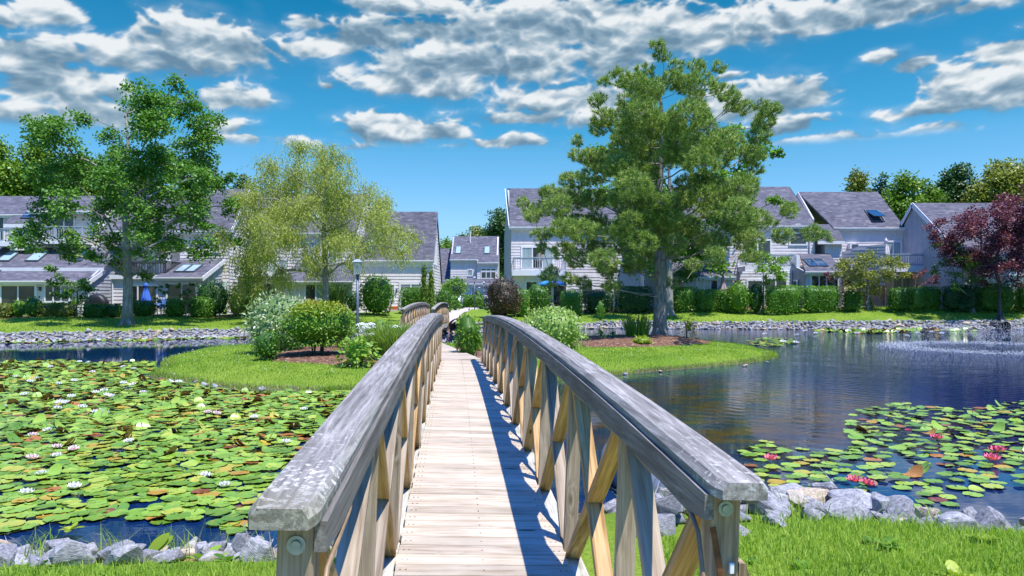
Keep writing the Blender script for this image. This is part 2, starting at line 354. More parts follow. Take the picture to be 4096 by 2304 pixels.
# water
m, n, b = material('pond_water'); M['water'] = m
pos = n.new('ShaderNodeNewGeometry').outputs['Position']; px_, py_, pz_ = n.sep(pos)[:3]
sil = n.noise(n.vmath('MULTIPLY', pos, (.8, 1.6, 1)), 1.1, 5, .65)
dpt = n.vmath('LENGTH', n.vmath('MULTIPLY', n.vmath('SUBTRACT', pos, (3.6, 14.5, 0)), (.22, .16, 1)))
shal = n.maprange(dpt, .35, 1.15, 1, 0, True)
c = n.mix(n.math('MULTIPLY', n.maprange(sil, .42, .60), shal), (.003, .019, .072), (.10, .045, .012))
c = n.mix(n.math('MULTIPLY', shal, .5), c, (.03, .045, .008))
n.put(b.inputs['Base Color'], c); b.inputs['Roughness'].default_value = .025; b.inputs['IOR'].default_value = 1.36; b.inputs['Specular IOR Level'].default_value = .62
# ripples run out from the fountain on the right, nearly calm elsewhere
fv = n.vmath('SUBTRACT', pos, (19.8, 31.5, 0)); fd = n.vmath('LENGTH', fv)
wn = n.noise(pos, .55, 3); wv = n.math('SINE', n.math('ADD', n.math('MULTIPLY', fd, 17.), n.math('MULTIPLY', wn, 16.)))
rip = n.noise(n.vmath('MULTIPLY', pos, (2.2, 7.5, 1)), 1.6, 3, .55)
amp = n.maprange(fd, 3, 27, 1, .10); right = n.maprange(n.math('ADD', px_, n.math('MULTIPLY', py_, .12)), 1.5, 7.5, .04, 1, True)
nearc = n.maprange(py_, 8, 12.5, .07, 1, True)
hgt = n.math('MULTIPLY', n.math('MULTIPLY', n.math('ADD', n.math('MULTIPLY', wv, .42), n.math('MULTIPLY', rip, .7)), amp), n.math('MULTIPLY', right, nearc))
hgt = n.math('ADD', hgt, n.math('MULTIPLY', n.noise(n.vmath('MULTIPLY', pos, (1, 3, 1)), 2.5, 2), .10))
n.put(b.inputs['Normal'], n.bump(hgt, .35, .020))
o = mk('water', [(-300,3,0),(300,3,0),(300,100,0),(-300,100,0)], [(0,1,2,3)], M['water']); o['kind'] = 'structure'
# mulch beds on the island and under the hedges
m, n, b = material('bark_mulch'); M['mulch'] = m
pos = n.new('ShaderNodeNewGeometry').outputs['Position']; vo = n.new('ShaderNodeTexVoronoi'); n.put(vo.inputs['Vector'], n.vmath('MULTIPLY', pos, (16, 30, 16))); vo.inputs['Scale'].default_value = 1
vc = n.sep(vo.outputs['Color'])[0]; c = n.ramp(vc, [(0, (.05,.020,.012)), (.5, (.14,.062,.034)), (.85, (.24,.12,.065)), (1, (.36,.24,.15))])
n.put(b.inputs['Base Color'], c); b.inputs['Roughness'].default_value = .95; n.put(b.inputs['Normal'], n.bump(vc, .9, .03))
def smoothpoly(pts, k=2):
    p = np.array(pts, float)
    for _ in range(k):
        q = np.roll(p, -1, 0); p = np.stack([.75*p+.25*q, .25*p+.75*q], 1).reshape(-1, 2)
    return p
def bed(pts, lift=.03, step=.14, dome=.05):
    p = smoothpoly(pts); x0, y0 = p.min(0); x1, y1 = p.max(0); xs = np.arange(x0-.2, x1+.2, step); ys = np.arange(y0-.2, y1+.2, step)
    def zf(gx, gy):
        d = seg_dist(gx.ravel(), gy.ravel(), p, True).reshape(gx.shape); ins = inpoly(gx, gy, p)
        return ground(gx, gy)+np.where(ins, lift+dome*sstep(d/.8), lift-.5*d)+.012*RNG.standard_normal(gx.shape)
    return grid(xs, ys, zf, 'mulch_bed', M['mulch'], keep=lambda a, c: inpoly(a, c, p) | (seg_dist(a, c, p, True) < .12))
bed([(-7.6,22.4),(-6.6,20.6),(-4.4,19.4),(-2.6,19.0),(-1.75,19.6),(-2.3,22.5),(-3.2,25.8),(-5.8,26.2),(-7.6,25.0)])
bed([(1.7,27.2),(2.3,25.6),(3.6,25.6),(5.4,26.3),(7.6,28.4),(7.9,30.2),(6.6,31.6),(3.6,31.8),(1.2,31.0),(.2,29.4)], dome=.10)
bed([(-.9,19.6),(-.2,19.3),(.2,20.6),(-.4,23.6),(-1.6,25.6),(-2.2,25.2)])
bed([(-34,41.6),(-28,43.4),(-22,45.4),(-16.6,46.6),(-16.6,49.4),(-23,48.8),(-30,47.8),(-34,47)], dome=.02, step=.3)
bed([(1,55.2),(9,56),(16,56.4),(24,56.6),(36,57.8),(44,59),(44,62),(30,61),(14,59),(1,58)], dome=.02, step=.3)
# concrete path beyond the second bridge
M['concrete'] = plain('pale_concrete', (.47,.42,.40), .85, 0, .12, 3)
def strip(name, pts, wd, mat, lift=.02, n_=60, th=.06):
    pts = np.array(pts, float); t = np.linspace(0, len(pts)-1, n_); cx = np.interp(t, range(len(pts)), pts[:, 0]); cy = np.interp(t, range(len(pts)), pts[:, 1])
    tx = np.gradient(cx); ty = np.gradient(cy); L = np.hypot(tx, ty); nx, ny = ty/L, -tx/L
    l = np.stack([cx-nx*wd/2, cy-ny*wd/2], 1); r = np.stack([cx+nx*wd/2, cy+ny*wd/2], 1)
    zl = ground(l[:, 0], l[:, 1])+lift; zr = ground(r[:, 0], r[:, 1])+lift; zz = np.maximum(zl, zr)
    V = np.concatenate([np.c_[l, zz], np.c_[r, zz], np.c_[l, zz-th], np.c_[r, zz-th]]); k = n_; Fc = []
    for i in range(k-1): Fc += [(i, k+i, k+i+1, i+1), (i, i+1, 2*k+i+1, 2*k+i), (k+i, 3*k+i, 3*k+i+1, k+i+1)]
    o = mk(name, V, Fc, mat); o['kind'] = 'structure'; return o
strip('path', [(-4.3,43.6),(-4.15,50),(-3.9,56),(-3.75,64),(-3.6,72),(-3.4,80)], 1.35, M['concrete'], .03)
strip('road', [(-60,86),(-20,86),(20,86),(60,86)], 9, plain('asphalt', (.07,.07,.075), .9, 0, .2, 6), .04)
strip('path', [(.1,1.25),(.12,-1.2),(.2,-5)], 1.3, M['concrete'], .10, 20, .3)

# ------------------------------------------------------------------ the timber footbridge
def make_bridge(L=16.4, rise=.175, zd=.57, label='', nb=12):
    t = thing('footbridge', label, 'footbridge')
    arch = lambda u: rise*(1-(2*min(max(u, -.1), L+.1)/L-1)**2)
    zt = lambda u: zd+arch(u)                       # deck top
    zc = lambda u: zd+1.08+arch(u)                 # cap top
    OFF = lambda u, sg: (.19 if sg > 0 else -.10)*max(0, 1-u/1.2)   # the right rail starts a little later than the left
    d = MB(); u = -.52; k = 0
    while u < L+.25:
        wpl = .138; ua, ub = u, u+wpl; j = random.uniform(-.004, .004); e0 = random.uniform(-.006, .006)
        sl = (zt(ub)-zt(ua))
        za = zt(ua)+j*.4; zb = za+sl
        d.add([(-.470+e0,ua,za-.036),(.470+e0,ua,za-.036),(.470+e0,ub,zb-.036),(-.470+e0,ub,zb-.036),(-.470+e0,ua,za),(.470+e0,ua,za),(.470+e0,ub,zb),(-.470+e0,ub,zb)],
              [(0,3,2,1),(4,5,6,7),(0,1,5,4),(1,2,6,5),(2,3,7,6),(3,0,4,7)], random.random())
        u += wpl+.0075; k += 1
    do = d.build('deck', M['deck'], t, bevel=.003)
    s = MB(); u = -.45
    while u < L+.2:                                 # nail heads
        for xx in (-.44, -.41, 0, .41, .44):
            s.box(xx-.004, xx+.004, u+.03, u+.038, zt(u+.03)-.002, zt(u+.03)+.0025); 
        u += .1435*1
    no = s.build('nail_heads', M['rust'], t); no['kind'] = 'stuff'
    N = 66; us = [L*i/N for i in range(N+1)]
    for sg in (-1, 1):
        # cap, lofted with bevelled corners and cut-off end corners
        prof = [(-.075,.0),(-.075,.024),(-.057,.045),(.057,.045),(.075,.024),(.075,.0)]
        V = []; rings = [(0.0,.78),(.03,.93),(.06,1.0)]+[(x, 1.) for x in us[1:-1] if .1 < x < L-.1]+[(L-.075,1.),(L-.035,.88),(L,.66)]
        for (uu, wf) in rings:
            for (a, bb) in prof: V.append((sg*.545+a*wf, uu+OFF(uu, sg), zc(uu)-.043+bb*(1 if wf == 1 else .97)))
        k = len(prof); Fc = [(i*k+j, i*k+(j+1)%k, (i+1)*k+(j+1)%k, (i+1)*k+j) for i in range(len(rings)-1) for j in range(k)]
        Fc += [tuple(range(k))[::-1], tuple((len(rings)-1)*k+j for j in range(k))]
        Fc = [f[::-1] for f in Fc]
        mk('rail_cap', V, Fc, M['cap'], t)
        # curved sub rails on both faces
        for (s0, s1, hh) in ((.458, .4835, .088), (.5665, .600, .030)):
            V = []; Fc = []
            ring = [x for x in us if x <= L-.03]; ring[0] = .06
            for uu in ring:
                zz = zc(uu)-.045; h2 = hh*(.75 if uu < .07 else 1); uv_ = uu+OFF(uu, sg)
                V += [(sg*s0, uv_, zz), (sg*s1, uv_, zz), (sg*s1, uv_, zz-h2), (sg*s0, uv_, zz-h2)]
            for i in range(len(ring)-1): Fc += [(i*4+j, i*4+(j+1)%4, i*4+4+(j+1)%4, i*4+4+j) for j in range(4)]
            Fc += [(3,2,1,0), tuple(len(V)-4+j for j in range(4))]
            if sg < 0: Fc = [f[::-1] for f in Fc]
            mk('sub_rail', V, Fc, M['rail'], t)
        V = []; Fc = []                              # bottom chord
        for uu in us:
            zz = zt(uu)-.045; V += [(sg*.478, uu, zz), (sg*.575, uu, zz), (sg*.575, uu, zz-.17), (sg*.478, uu, zz-.17)]
        for i in range(N): Fc += [(i*4+j, i*4+(j+1)%4, i*4+4+(j+1)%4, i*4+4+j) for j in range(4)]
        Fc += [(3,2,1,0), tuple(len(V)-4+j for j in range(4))]
        if sg < 0: Fc = [f[::-1] for f in Fc]
        mk('bottom_chord', V, Fc, M['chord'], t)
        def member(name, a, b_, wd, th, mat):
            """timber between two points of the rail plane: own local frame, grain on local X"""
            a = Vector(a); b_ = Vector(b_); dv = b_-a; ln = dv.length; ex = dv.normalized(); ey = Vector((1, 0, 0)); ez = ex.cross(ey).normalized()
            mb = MB(); mb.box(-ln/2, ln/2, -wd/2, wd/2, -th/2, th/2, random.random()); o = mb.build(name, mat, t, bevel=.004)
            o.matrix_local = Matrix.Translation((a+b_)/2) @ Matrix((ex, ey, ez)).transposed().to_4x4(); return o
        sc = sg*.525; bay = L/nb
        for i in range(nb+1):
            uu = min(max(i*bay, .115+OFF(0, sg)), L-.115); top = zc(uu)-.047; bot = zt(uu)-.19
            if i in (0, nb):
                mb = MB(); mb.box(-.039, .039, -.042, .042, bot-.45, top, random.random()); o = mb.build('end_post', M['post'], t, bevel=.004); o.location = (sg*.524, uu, 0)
                fy = -1 if i == 0 else 1
                mb = MB(); y0 = fy*-.03; z1 = top-.20
                P = [(.047,z1),(.065,z1),(.095,z1-.08),(.13,z1-.55),(.13,bot-.45),(.047,bot-.45)]
                V = [(sg*a, -.025, zz) for a, zz in P]+[(sg*a, .025, zz) for a, zz in P]; q = len(P)
                Fc = [tuple(range(q)), tuple(range(2*q-1, q-1, -1))]+[(j, j+q, (j+1)%q+q, (j+1)%q) for j in range(q)]
                o = mk('gusset', V, Fc, M['post'], t, var=[random.random()]*len(V)); o.location = (sg*.524, uu, 0)
                mb = MB(); c0 = Vector((0, 0, 0)); rr = .0165
                ang = [2*math.pi*kk/24 for kk in range(24)]
                for (r0, r1, ya, yb) in ((.0205, .0205, 0, .004), (.012, .011, .004, .0095)):
                    vv = [(r0*math.cos(a), -ya, r0*math.sin(a)) for a in ang]+[(r1*math.cos(a), -yb, r1*math.sin(a)) for a in ang]
                    mb.add(vv, [(kk, (kk+1)%24, 24+(kk+1)%24, 24+kk) for kk in range(24)]+[tuple(range(24, 48))])
                bo = mb.build('bolt', M['steel'], t); bo.location = (sg*.522, uu+fy*.042, top-.050)
                if fy > 0: bo.rotation_euler = (0, 0, math.pi)
            else:
                member('post', (sc, uu, bot), (sc, uu, top), .079, .040, M['brace2'])
        for i in range(nb):
            u0 = max(i*bay, .115+OFF(0, sg))+.03; u1 = min((i+1)*bay, L-.115)-.03
            b0 = zt(u0)-.10; b1 = zt(u1)-.10; t0 = zc(u0)-.075; t1 = zc(u1)-.075
            member('brace', (sc, u0, b0), (sc, u1, t1), .079, .040, M['brace2'] if random.random() < .6 else M['brace'])
            cx = Vector((sc, u0, t0)).lerp(Vector((sc, u1, b1)), .5); dv = (Vector((sc, u1, b1))-Vector((sc, u0, t0))).normalized()*.03
            member('half_brace', (sc, u0, t0), tuple(cx-dv), .079, .040, M['brace'])
            member('half_brace', tuple(cx+dv), (sc, u1, b1), .079, .040, M['brace'])
            ang = [2*math.pi*kk/12 for kk in range(12)]; mb = MB(); rr = .013
            vv = [(rr*math.cos(a), 0, rr*math.sin(a)) for a in ang]+[(rr*.8*math.cos(a), -.008, rr*.8*math.sin(a)) for a in ang]
            mb.add(vv, [(kk, (kk+1)%12, 12+(kk+1)%12, 12+kk) for kk in range(12)]+[tuple(range(12, 24))])
            bo = mb.build('bolt', M['steel'], t); bo.location = (sc, u1-.07, b1+.045); bo.rotation_euler = (R(-36), 0, 0)
        # rope light clipped under the inner sub rail, drooping near the far end on the right
        pts = [(sg*.485, .02+OFF(0, sg), zc(0)-.62 if sg > 0 else zc(0)-.50), (sg*.470, .03+OFF(0, sg), zc(0)-.35), (sg*.460, .10+OFF(0, sg), zc(.1)-.16), (sg*.462, .35, zc(.35)-.141)]
        hooks = [.6, 1.2, 2.0, 2.9, 3.9, 5.0, 6.2, 7.5, 9.0, 10.6, 12.2, 13.8, 15.2, L-.1]
        for a, bb in zip(hooks[:-1], hooks[1:]):
            droop = .02 if (a < 6.0 or sg < 0) else .16
            for q in range(6):
                f = q/6; uu = a+(bb-a)*f; pts.append((sg*(.484 if droop < .05 else .460), uu, zc(uu)-.139-droop*4*f*(1-f)))
        mb = MB(); mb.tube(pts, .0065, 7); mb.build('rope_light', M['rope'], t, True)
    return t, zt, zc
br1, zt1, zc1 = make_bridge(label='nearest wooden arched footbridge with lichened grey rail caps, filling the foreground')
br1.location = (.002, 1.66, 0); br1.rotation_euler = (0, R(2.1), R(4.33))
strap = MB(); x0 = .515; ys_ = .25
strap.bar((x0-.03, ys_, zc1(0)-.13), (x0+.028, ys_, zc1(0)-.40), .016, .004, (0, 1, 0)); strap.bar((x0+.028, ys_, zc1(0)-.40), (x0+.03, ys_, zc1(0)-.62), .016, .004, (0, 1, 0))
strap.build('strap', M['rust'], br1)
cl = MB(); cl.box(x0+.005, x0+.042, .238, .25, zc1(0)-.392, zc1(0)-.376); cl.box(x0+.018, x0+.030, .245, .256, zc1(0)-.25, zc1(0)-.222); cl.build('strap_clip', M['white'], br1, bevel=.002)
# grade stamp on the nearest brace of the right rail, upside down as in the photograph
def text_mesh(body, size):
    cu = bpy.data.curves.new('stamp', 'FONT'); cu.body = body; cu.size = size; cu.align_x = 'CENTER'; cu.align_y = 'CENTER'; cu.extrude = .0004
    tmp = bpy.data.objects.new('stamp_tmp', cu); COL.objects.link(tmp); bpy.context.view_layer.update(); me = bpy.data.meshes.new_from_object(tmp.evaluated_get(bpy.context.evaluated_depsgraph_get())); bpy.data.objects.remove(tmp); return me
M['ink'] = plain('grade_stamp_ink', (.05,.05,.07), .8)
def stamp(body, size, u_, sc_, bay0, f):
    u0, u1 = .115+.19+.03, 16.4/12-.03; b0, t1 = zt1(u0)-.10, zc1(u1)-.075; ex = Vector((0, u1-u0, t1-b0)).normalized(); ez = ex.cross(Vector((1, 0, 0))).normalized()
    c = Vector((sc_, u0, b0)).lerp(Vector((sc_, u1, t1)), f)-ez*.0206; o = bpy.data.objects.new('grade_stamp', text_mesh(body, size)); COL.objects.link(o); o.data.materials.append(M['ink']); o.parent = br1
    o.matrix_local = Matrix.Translation(c) @ Matrix((Vector((-1, 0, 0)), -ex, -ez)).transposed().to_4x4()
stamp('KD 19', .021, 0, .528, 0, .36)
br2 = copy_tree(br1); br2['label'] = 'second arched wooden footbridge, farther off where the pale path begins'
br2.location = (-3.45, 27.4, 0.02); br2.rotation_euler = (0, 0, R(3.0))
for c in list(br2.children):
    if c.name.startswith(('strap', 'strap_clip', 'grade_stamp')): bpy.data.objects.remove(c)
for o in (br1, br2): o['group'] = 'arched footbridges over the pond'
# boardwalk linking both bridges across the island
bw = thing('boardwalk', 'low wooden boardwalk on the island joining the two arched footbridges', 'boardwalk')
p = [(-1.26,18.26), (-2.0,21.3), (-3.0,25.4), (-3.36,27.3)]; q = np.array(p); seg = np.r_[0, np.cumsum(np.hypot(*np.diff(q, axis=0).T))]; d = MB(); s_ = 0
while s_ < seg[-1]-.1:
    cx, cy = np.interp(s_+.07, seg, q[:, 0]), np.interp(s_+.07, seg, q[:, 1]); ex, ey = np.interp(s_+.3, seg, q[:, 0])-cx, np.interp(s_+.3, seg, q[:, 1])-cy
    if math.hypot(ex, ey) < .05: ex, ey = -.17, .98
    l = math.hypot(ex, ey); ex /= l; ey /= l; z = .566+random.uniform(-.002, .002)
    d.bar((cx-ey*-.52, cy+ex*-.52, z), (cx-ey*.52, cy+ex*.52, z), .136, .036, (0, 0, 1), random.random()); s_ += .1435
d.build('planks', M['deck'], bw)
d = MB()
for sg in (-1, 1):
    for a, b_ in zip(p[:-1], p[1:]):
        v = Vector((b_[0]-a[0], b_[1]-a[1], 0)).normalized(); s0 = Vector((v.y, -v.x, 0))*.42*sg
        d.bar(Vector((*a, .46))+s0, Vector((*b_, .46))+s0, .05, .16)
        for f in (.1, .6): c = Vector(a).lerp(Vector(b_), f); d.box(c.x+s0.x-.045, c.x+s0.x+.045, c.y-.045, c.y+.045, .1, .4)
d.build('joists', M['chord'], bw)
# ------------------------------------------------------------------ building materials
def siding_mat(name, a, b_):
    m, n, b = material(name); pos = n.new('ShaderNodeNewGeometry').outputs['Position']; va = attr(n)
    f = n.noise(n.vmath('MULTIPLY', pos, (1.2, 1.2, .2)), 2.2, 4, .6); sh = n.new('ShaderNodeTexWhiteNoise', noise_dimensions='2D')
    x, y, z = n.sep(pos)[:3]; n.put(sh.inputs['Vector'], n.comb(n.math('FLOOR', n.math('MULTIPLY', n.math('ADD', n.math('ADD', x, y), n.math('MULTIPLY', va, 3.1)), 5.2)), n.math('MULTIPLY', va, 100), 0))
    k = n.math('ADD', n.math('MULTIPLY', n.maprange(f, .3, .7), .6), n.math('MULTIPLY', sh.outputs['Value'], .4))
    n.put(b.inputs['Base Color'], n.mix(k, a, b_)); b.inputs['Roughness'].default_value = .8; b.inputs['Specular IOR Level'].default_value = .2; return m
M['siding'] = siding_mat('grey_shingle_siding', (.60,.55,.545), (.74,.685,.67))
M['siding_shaded'] = siding_mat('shaded_shingle_siding', (.33,.345,.38), (.45,.46,.49))  # darker, bluer siding copy for shaded walls: shade put into the colour
m, n, b = material('asphalt_roof'); M['roof'] = m
uvn = n.new('ShaderNodeUVMap'); uvn.uv_map = 'UVMap'; uv = uvn.outputs[0]
def shingle(n, uv, sx, sy, off):
    u, v_ = n.sep(uv)[:2]; row = n.math('FLOOR', n.math('MULTIPLY', v_, sy)); sh = n.new('ShaderNodeTexWhiteNoise', noise_dimensions='1D'); n.put(sh.inputs['W'], n.math('ADD', row, off))
    cellx = n.math('FLOOR', n.math('ADD', n.math('MULTIPLY', u, sx), n.math('MULTIPLY', sh.outputs['Value'], 9.3))); q = n.new('ShaderNodeTexWhiteNoise', noise_dimensions='2D')
    n.put(q.inputs['Vector'], n.comb(cellx, row, off)); return q.outputs['Value'], n.math('FRACT', n.math('MULTIPLY', v_, sy))
a1, fr = shingle(n, uv, 3.1, 5.5, 3.); a2, _ = shingle(n, uv, 1.4, 5.5, 17.)
k = n.math('ADD', n.math('MULTIPLY', a1, .6), n.math('MULTIPLY', a2, .4)); big = n.noise(uv, .6, 3)
c = n.ramp(k, [(.1, (.065,.066,.083)), (.45, (.095,.096,.118)), (.75, (.13,.127,.15)), (.98, (.19,.175,.19))])
c = n.mix(n.maprange(big, .3, .7, 0, .25), c, (.12,.117,.135)); n.put(b.inputs['Base Color'], c); b.inputs['Roughness'].default_value = .9; b.inputs['Specular IOR Level'].default_value = .2
n.put(b.inputs['Normal'], n.bump(n.math('ADD', fr, n.math('MULTIPLY', a1, .3)), .6, .03))
def glassmat(name, col, rough=.05, streak=None):
    m, n, b = material(name); v, r = objvec(n)
    if streak: f = n.noise(n.vmath('MULTIPLY', v, streak[0]), 1, 2); n.put(b.inputs['Base Color'], n.mix(n.maprange(f, .4, .6), col, streak[1]))
    else: b.inputs['Base Color'].default_value = (*col, 1)
    b.inputs['Roughness'].default_value = rough; b.inputs['Specular IOR Level'].default_value = .8; return m
M['glass'] = glassmat('dark_window_glass', (.018,.022,.022), .06, ((1.2, 1, .7), (.05,.055,.05)))
M['curtain'] = glassmat('curtained_glass', (.22,.29,.29), .15, ((14, 14, .3), (.34,.42,.41)))
M['blinds'] = glassmat('blind_glass', (.16,.17,.18), .2, ((.3, .3, 16), (.42,.43,.44)))
M['skyglass'] = glassmat('skylight_glass', (.30,.42,.43), .12)
M['skydark'] = glassmat('dark_skylight_glass', (.02,.06,.10), .05)
M['railing'] = plain('grey_painted_railing', (.36,.41,.45), .6, 0, .1, 4)
M['dark'] = plain('dark_frame_shaded_rail', (.03,.032,.035), .8)
M['lampgrey'] = plain('grey_lamp_metal', (.10,.12,.15), .45, .3, .1, 12)

def wall(parent, p0, p1, z0, tops, mat=None, name='wall', expo=.235, th=.16):
    """lap siding from ground point p0 to p1 (outside on the right hand); tops = [(t, z)] along it"""
    p0 = Vector((*p0, 0)); p1 = Vector((*p1, 0)); d = p1-p0; L = d.length; d.normalize(); nrm = Vector((d.y, -d.x, 0))
    if not hasattr(tops, '__len__'): tops = [(0, tops), (1, tops)]
    T = np.linspace(0, 1, 161); H = np.interp(T, [a for a, _ in tops], [c for _, c in tops]); zm = H.max(); mb = MB(); z = z0; k = 0
    while z < zm-.01:
        ze = min(z+expo, zm); ok = T[H >= (z+ze)/2-1e-4]; ok2 = T[H >= ze-1e-4]
        if len(ok) == 0: break
        if len(ok2) == 0: ok2 = ok
        a0, b0 = ok[0]*L, ok[-1]*L; a1, b1 = max(ok2[0]*L, a0), min(ok2[-1]*L, b0)
        P = [p0+d*a0+nrm*.032, p0+d*b0+nrm*.032, p0+d*b1+nrm*.006, p0+d*a1+nrm*.006, p0+d*a0, p0+d*b0]
        zz = [z, z, ze, ze, z, z]; k += 1; var = (k*.618) % 1
        mb.add([(q.x, q.y, h) for q, h in zip(P, zz)], [(0,1,2,3), (4,5,1,0)], var); z += expo
    # solid behind the boards
    out = [(t, h) for t, h in tops]; pts = [(0, z0), (L, z0)]+[(t*L, h) for t, h in reversed(out)]
    V = [(p0+d*a-nrm*0+Vector((0, 0, h))) for a, h in pts]+[(p0+d*a-nrm*th+Vector((0, 0, h))) for a, h in pts]; q = len(pts)
    mb.add(V, [tuple(range(q)), tuple(range(2*q-1, q-1, -1))]+[(j, j+q, (j+1)%q+q, (j+1)%q) for j in range(q)], .5)
    return mb.build(name, mat or M['siding'], parent)
def roof(parent, x0, x1, ye, ze, yr, zr, th=.16, over=.25, name='roof', xr0=None, xr1=None, fascia=True, gutter=True):
    """slope rising from an eave line (y=ye) to a ridge line (y=yr); xr0/xr1 when the top edge differs"""
    xr0 = x0 if xr0 is None else xr0; xr1 = x1 if xr1 is None else xr1
    d = Vector((0, yr-ye, zr-ze)); sl = d.length; d.normalize(); e = over; ye2 = ye-d.y*e; ze2 = ze-d.z*e
    V = [(x0, ye2, ze2), (x1, ye2, ze2), (xr1, yr, zr), (xr0, yr, zr)]; V += [(a, b_, c-th) for a, b_, c in V]
    Fc = [(0,1,2,3), (7,6,5,4), (0,4,5,1), (1,5,6,2), (2,6,7,3), (3,7,4,0)]
    if ye > yr: Fc = [f[::-1] for f in Fc]
    uvs = []
    for f in Fc:
        for i in f: p = V[i]; uvs.append((p[0]+.37*zr, math.hypot(p[1]-ye2, p[2]-ze2)))
    o = mk(name, V, Fc, M['roof'], parent, uv=uvs)
    if fascia:
        s = 1 if ye < yr else -1
        mb = MB(); mb.box(x0-.02, x1+.02, min(ye2-s*.03, ye2-s*.004), max(ye2-s*.03, ye2-s*.004), ze2-th-.10, ze2-.012)
        if gutter: mb.box(x0-.03, x1+.03, ye2-.13*s if s > 0 else ye2+.033, ye2-.033*s if s > 0 else ye2+.13, ze2-.10, ze2-.02)
        mb.box(x0, x1, min(ye2, ye), max(ye2, ye), ze2-th-.07, ze2-th-.045) # soffit
        mb.build('fascia', M['trim'], parent)
    return o
def rake(parent, x, ye, ze, yr, zr, side=1, th=.30, mat=None):
    mb = MB(); d = Vector((0, yr-ye, zr-ze)).normalized(); a = Vector((x+side*.022, ye-d.y*.27, ze-d.z*.27-.13)); b_ = Vector((x+side*.022, yr, zr-.13))
    mb.bar(a, b_, .04, th, (0, 0, 1)); return mb.build('rake_board', mat or M['trim'], parent)
def window(parent, x0, x1, z0, z1, y, n_=1, glass='glass', name='window', fw=.10, face=0, rails=None, splits=None):
    """frame proud of a wall whose face is y (face 0), or x for side walls (face +1/-1, x0..x1 then run along y)"""
    fr = MB(); gl = MB(); ms = splits or [x0+(x1-x0)*i/n_ for i in range(n_+1)]
    def bx(mb, a0, a1, c0, c1, o0, o1):
        if face == 0: mb.box(a0, a1, y-o1, y-o0, c0, c1)
        elif face > 0: mb.box(y+o0, y+o1, a0, a1, c0, c1)
        else: mb.box(y-o1, y-o0, a0, a1, c0, c1)
    bx(fr, x0-fw, x1+fw, z1, z1+fw*1.2, .0, .075); bx(fr, x0-fw, x1+fw, z0-fw, z0, .0, .085)
    bx(fr, x0-fw, x0, z0, z1, .0, .07); bx(fr, x1, x1+fw, z0, z1, .0, .07)
    for q in ms[1:-1]: bx(fr, q-.045, q+.045, z0, z1, .0, .066)
    for r_ in (rails or []): bx(fr, x0, x1, r_-.03, r_+.03, .0, .06)
    f = fr.build(name, M['trim'], parent); gs = glass if isinstance(glass, (list, tuple)) else [glass]*(len(ms)-1)
    for i in range(len(ms)-1):
        gl = MB(); bx(gl, ms[i]+.004, ms[i+1]-.004, z0+.004, z1-.004, .0, .040); gl.build('pane', M[gs[i]], f)
    return f
def roofwin(parent, x0, x1, t0, t1, ye, ze, yr, zr, glass='skyglass', lift=.0, name='skylight'):
    """skylight lying on a slope; t0,t1 fractions from eave to ridge"""
    d = Vector((0, yr-ye, zr-ze)); nrm = Vector((0, -(zr-ze), (yr-ye))).normalized()
    if nrm.z < 0: nrm = -nrm
    P0 = Vector((0, ye, ze))+d*t0; P1 = Vector((0, ye, ze))+d*t1
    def slab(mb, a0, a1, p, q, h0, h1, hb=0.):
        V = [Vector((a0,0,0))+p+nrm*(h0+hb), Vector((a1,0,0))+p+nrm*(h0+hb), Vector((a1,0,0))+q+nrm*h0, Vector((a0,0,0))+q+nrm*h0]
        V += [Vector((a0,0,0))+p+nrm*(h1+hb), Vector((a1,0,0))+p+nrm*(h1+hb), Vector((a1,0,0))+q+nrm*h1, Vector((a0,0,0))+q+nrm*h1]
        mb.add(V, [(0,3,2,1),(4,5,6,7),(0,1,5,4),(1,2,6,5),(2,3,7,6),(3,0,4,7)])
    f = MB(); w_ = .06; dv = (P1-P0).normalized()*w_
    slab(f, x0-w_, x0, P0-dv, P1+dv, -.02, .11); slab(f, x1, x1+w_, P0-dv, P1+dv, -.02, .11); slab(f, x0, x1, P0-dv, P0, -.02, .11); slab(f, x0, x1, P1, P1+dv, -.02, .11)
    fo = f.build(name, M['lampgrey'], parent); g_ = MB()
    slab(g_, x0, x1, P0, P1, .03, .085, lift); g_.build('pane', M[glass], fo)
    if lift: h = MB(); slab(h, x0-.04, x1+.04, P0-dv*.6, P1, .09, .13, lift); 
    return fo
def balcony(parent, x0, x1, yb, yf, z, h=.95, left=True, right=True, deckth=.3, mat=None, name='balcony'):
    """railing with pickets in front of a deck; yf is the front"""
    mat = mat or M['railing']; pl = MB(); pl.box(x0-.1, x1+.1, yf-.08, yb, z-deckth, z); p = pl.build(name, M['trim'], parent); r_ = MB()
    r_.box(x0, x1, yf-.03, yf+.07, z+h-.06, z+h); r_.box(x0, x1, yf, yf+.05, z+h-.18, z+h-.10); r_.box(x0, x1, yf, yf+.05, z+.09, z+.16)
    for xx in [x0+.05, x1-.05]+([(x0+x1)/2] if x1-x0 > 3.5 else []): r_.box(xx-.05, xx+.05, yf-.02, yf+.08, z, z+h+.02)
    k = int((x1-x0)/.17)
    for i in range(1, k): xx = x0+(x1-x0)*i/k; r_.box(xx-.022, xx+.022, yf+.005, yf+.045, z+.1, z+h-.1)
    for on, xx in ((left, x0), (right, x1)):
        if on:
            r_.box(xx-.03, xx+.04, yf, yb, z+h-.06, z+h-.002); k = int((yb-yf)/.17)
            for i in range(1, k): yy = yf+(yb-yf)*i/k; r_.box(xx-.02, xx+.02, yy-.022, yy+.022, z+.1, z+h-.06)
    r_.build('railing', mat, p); return p
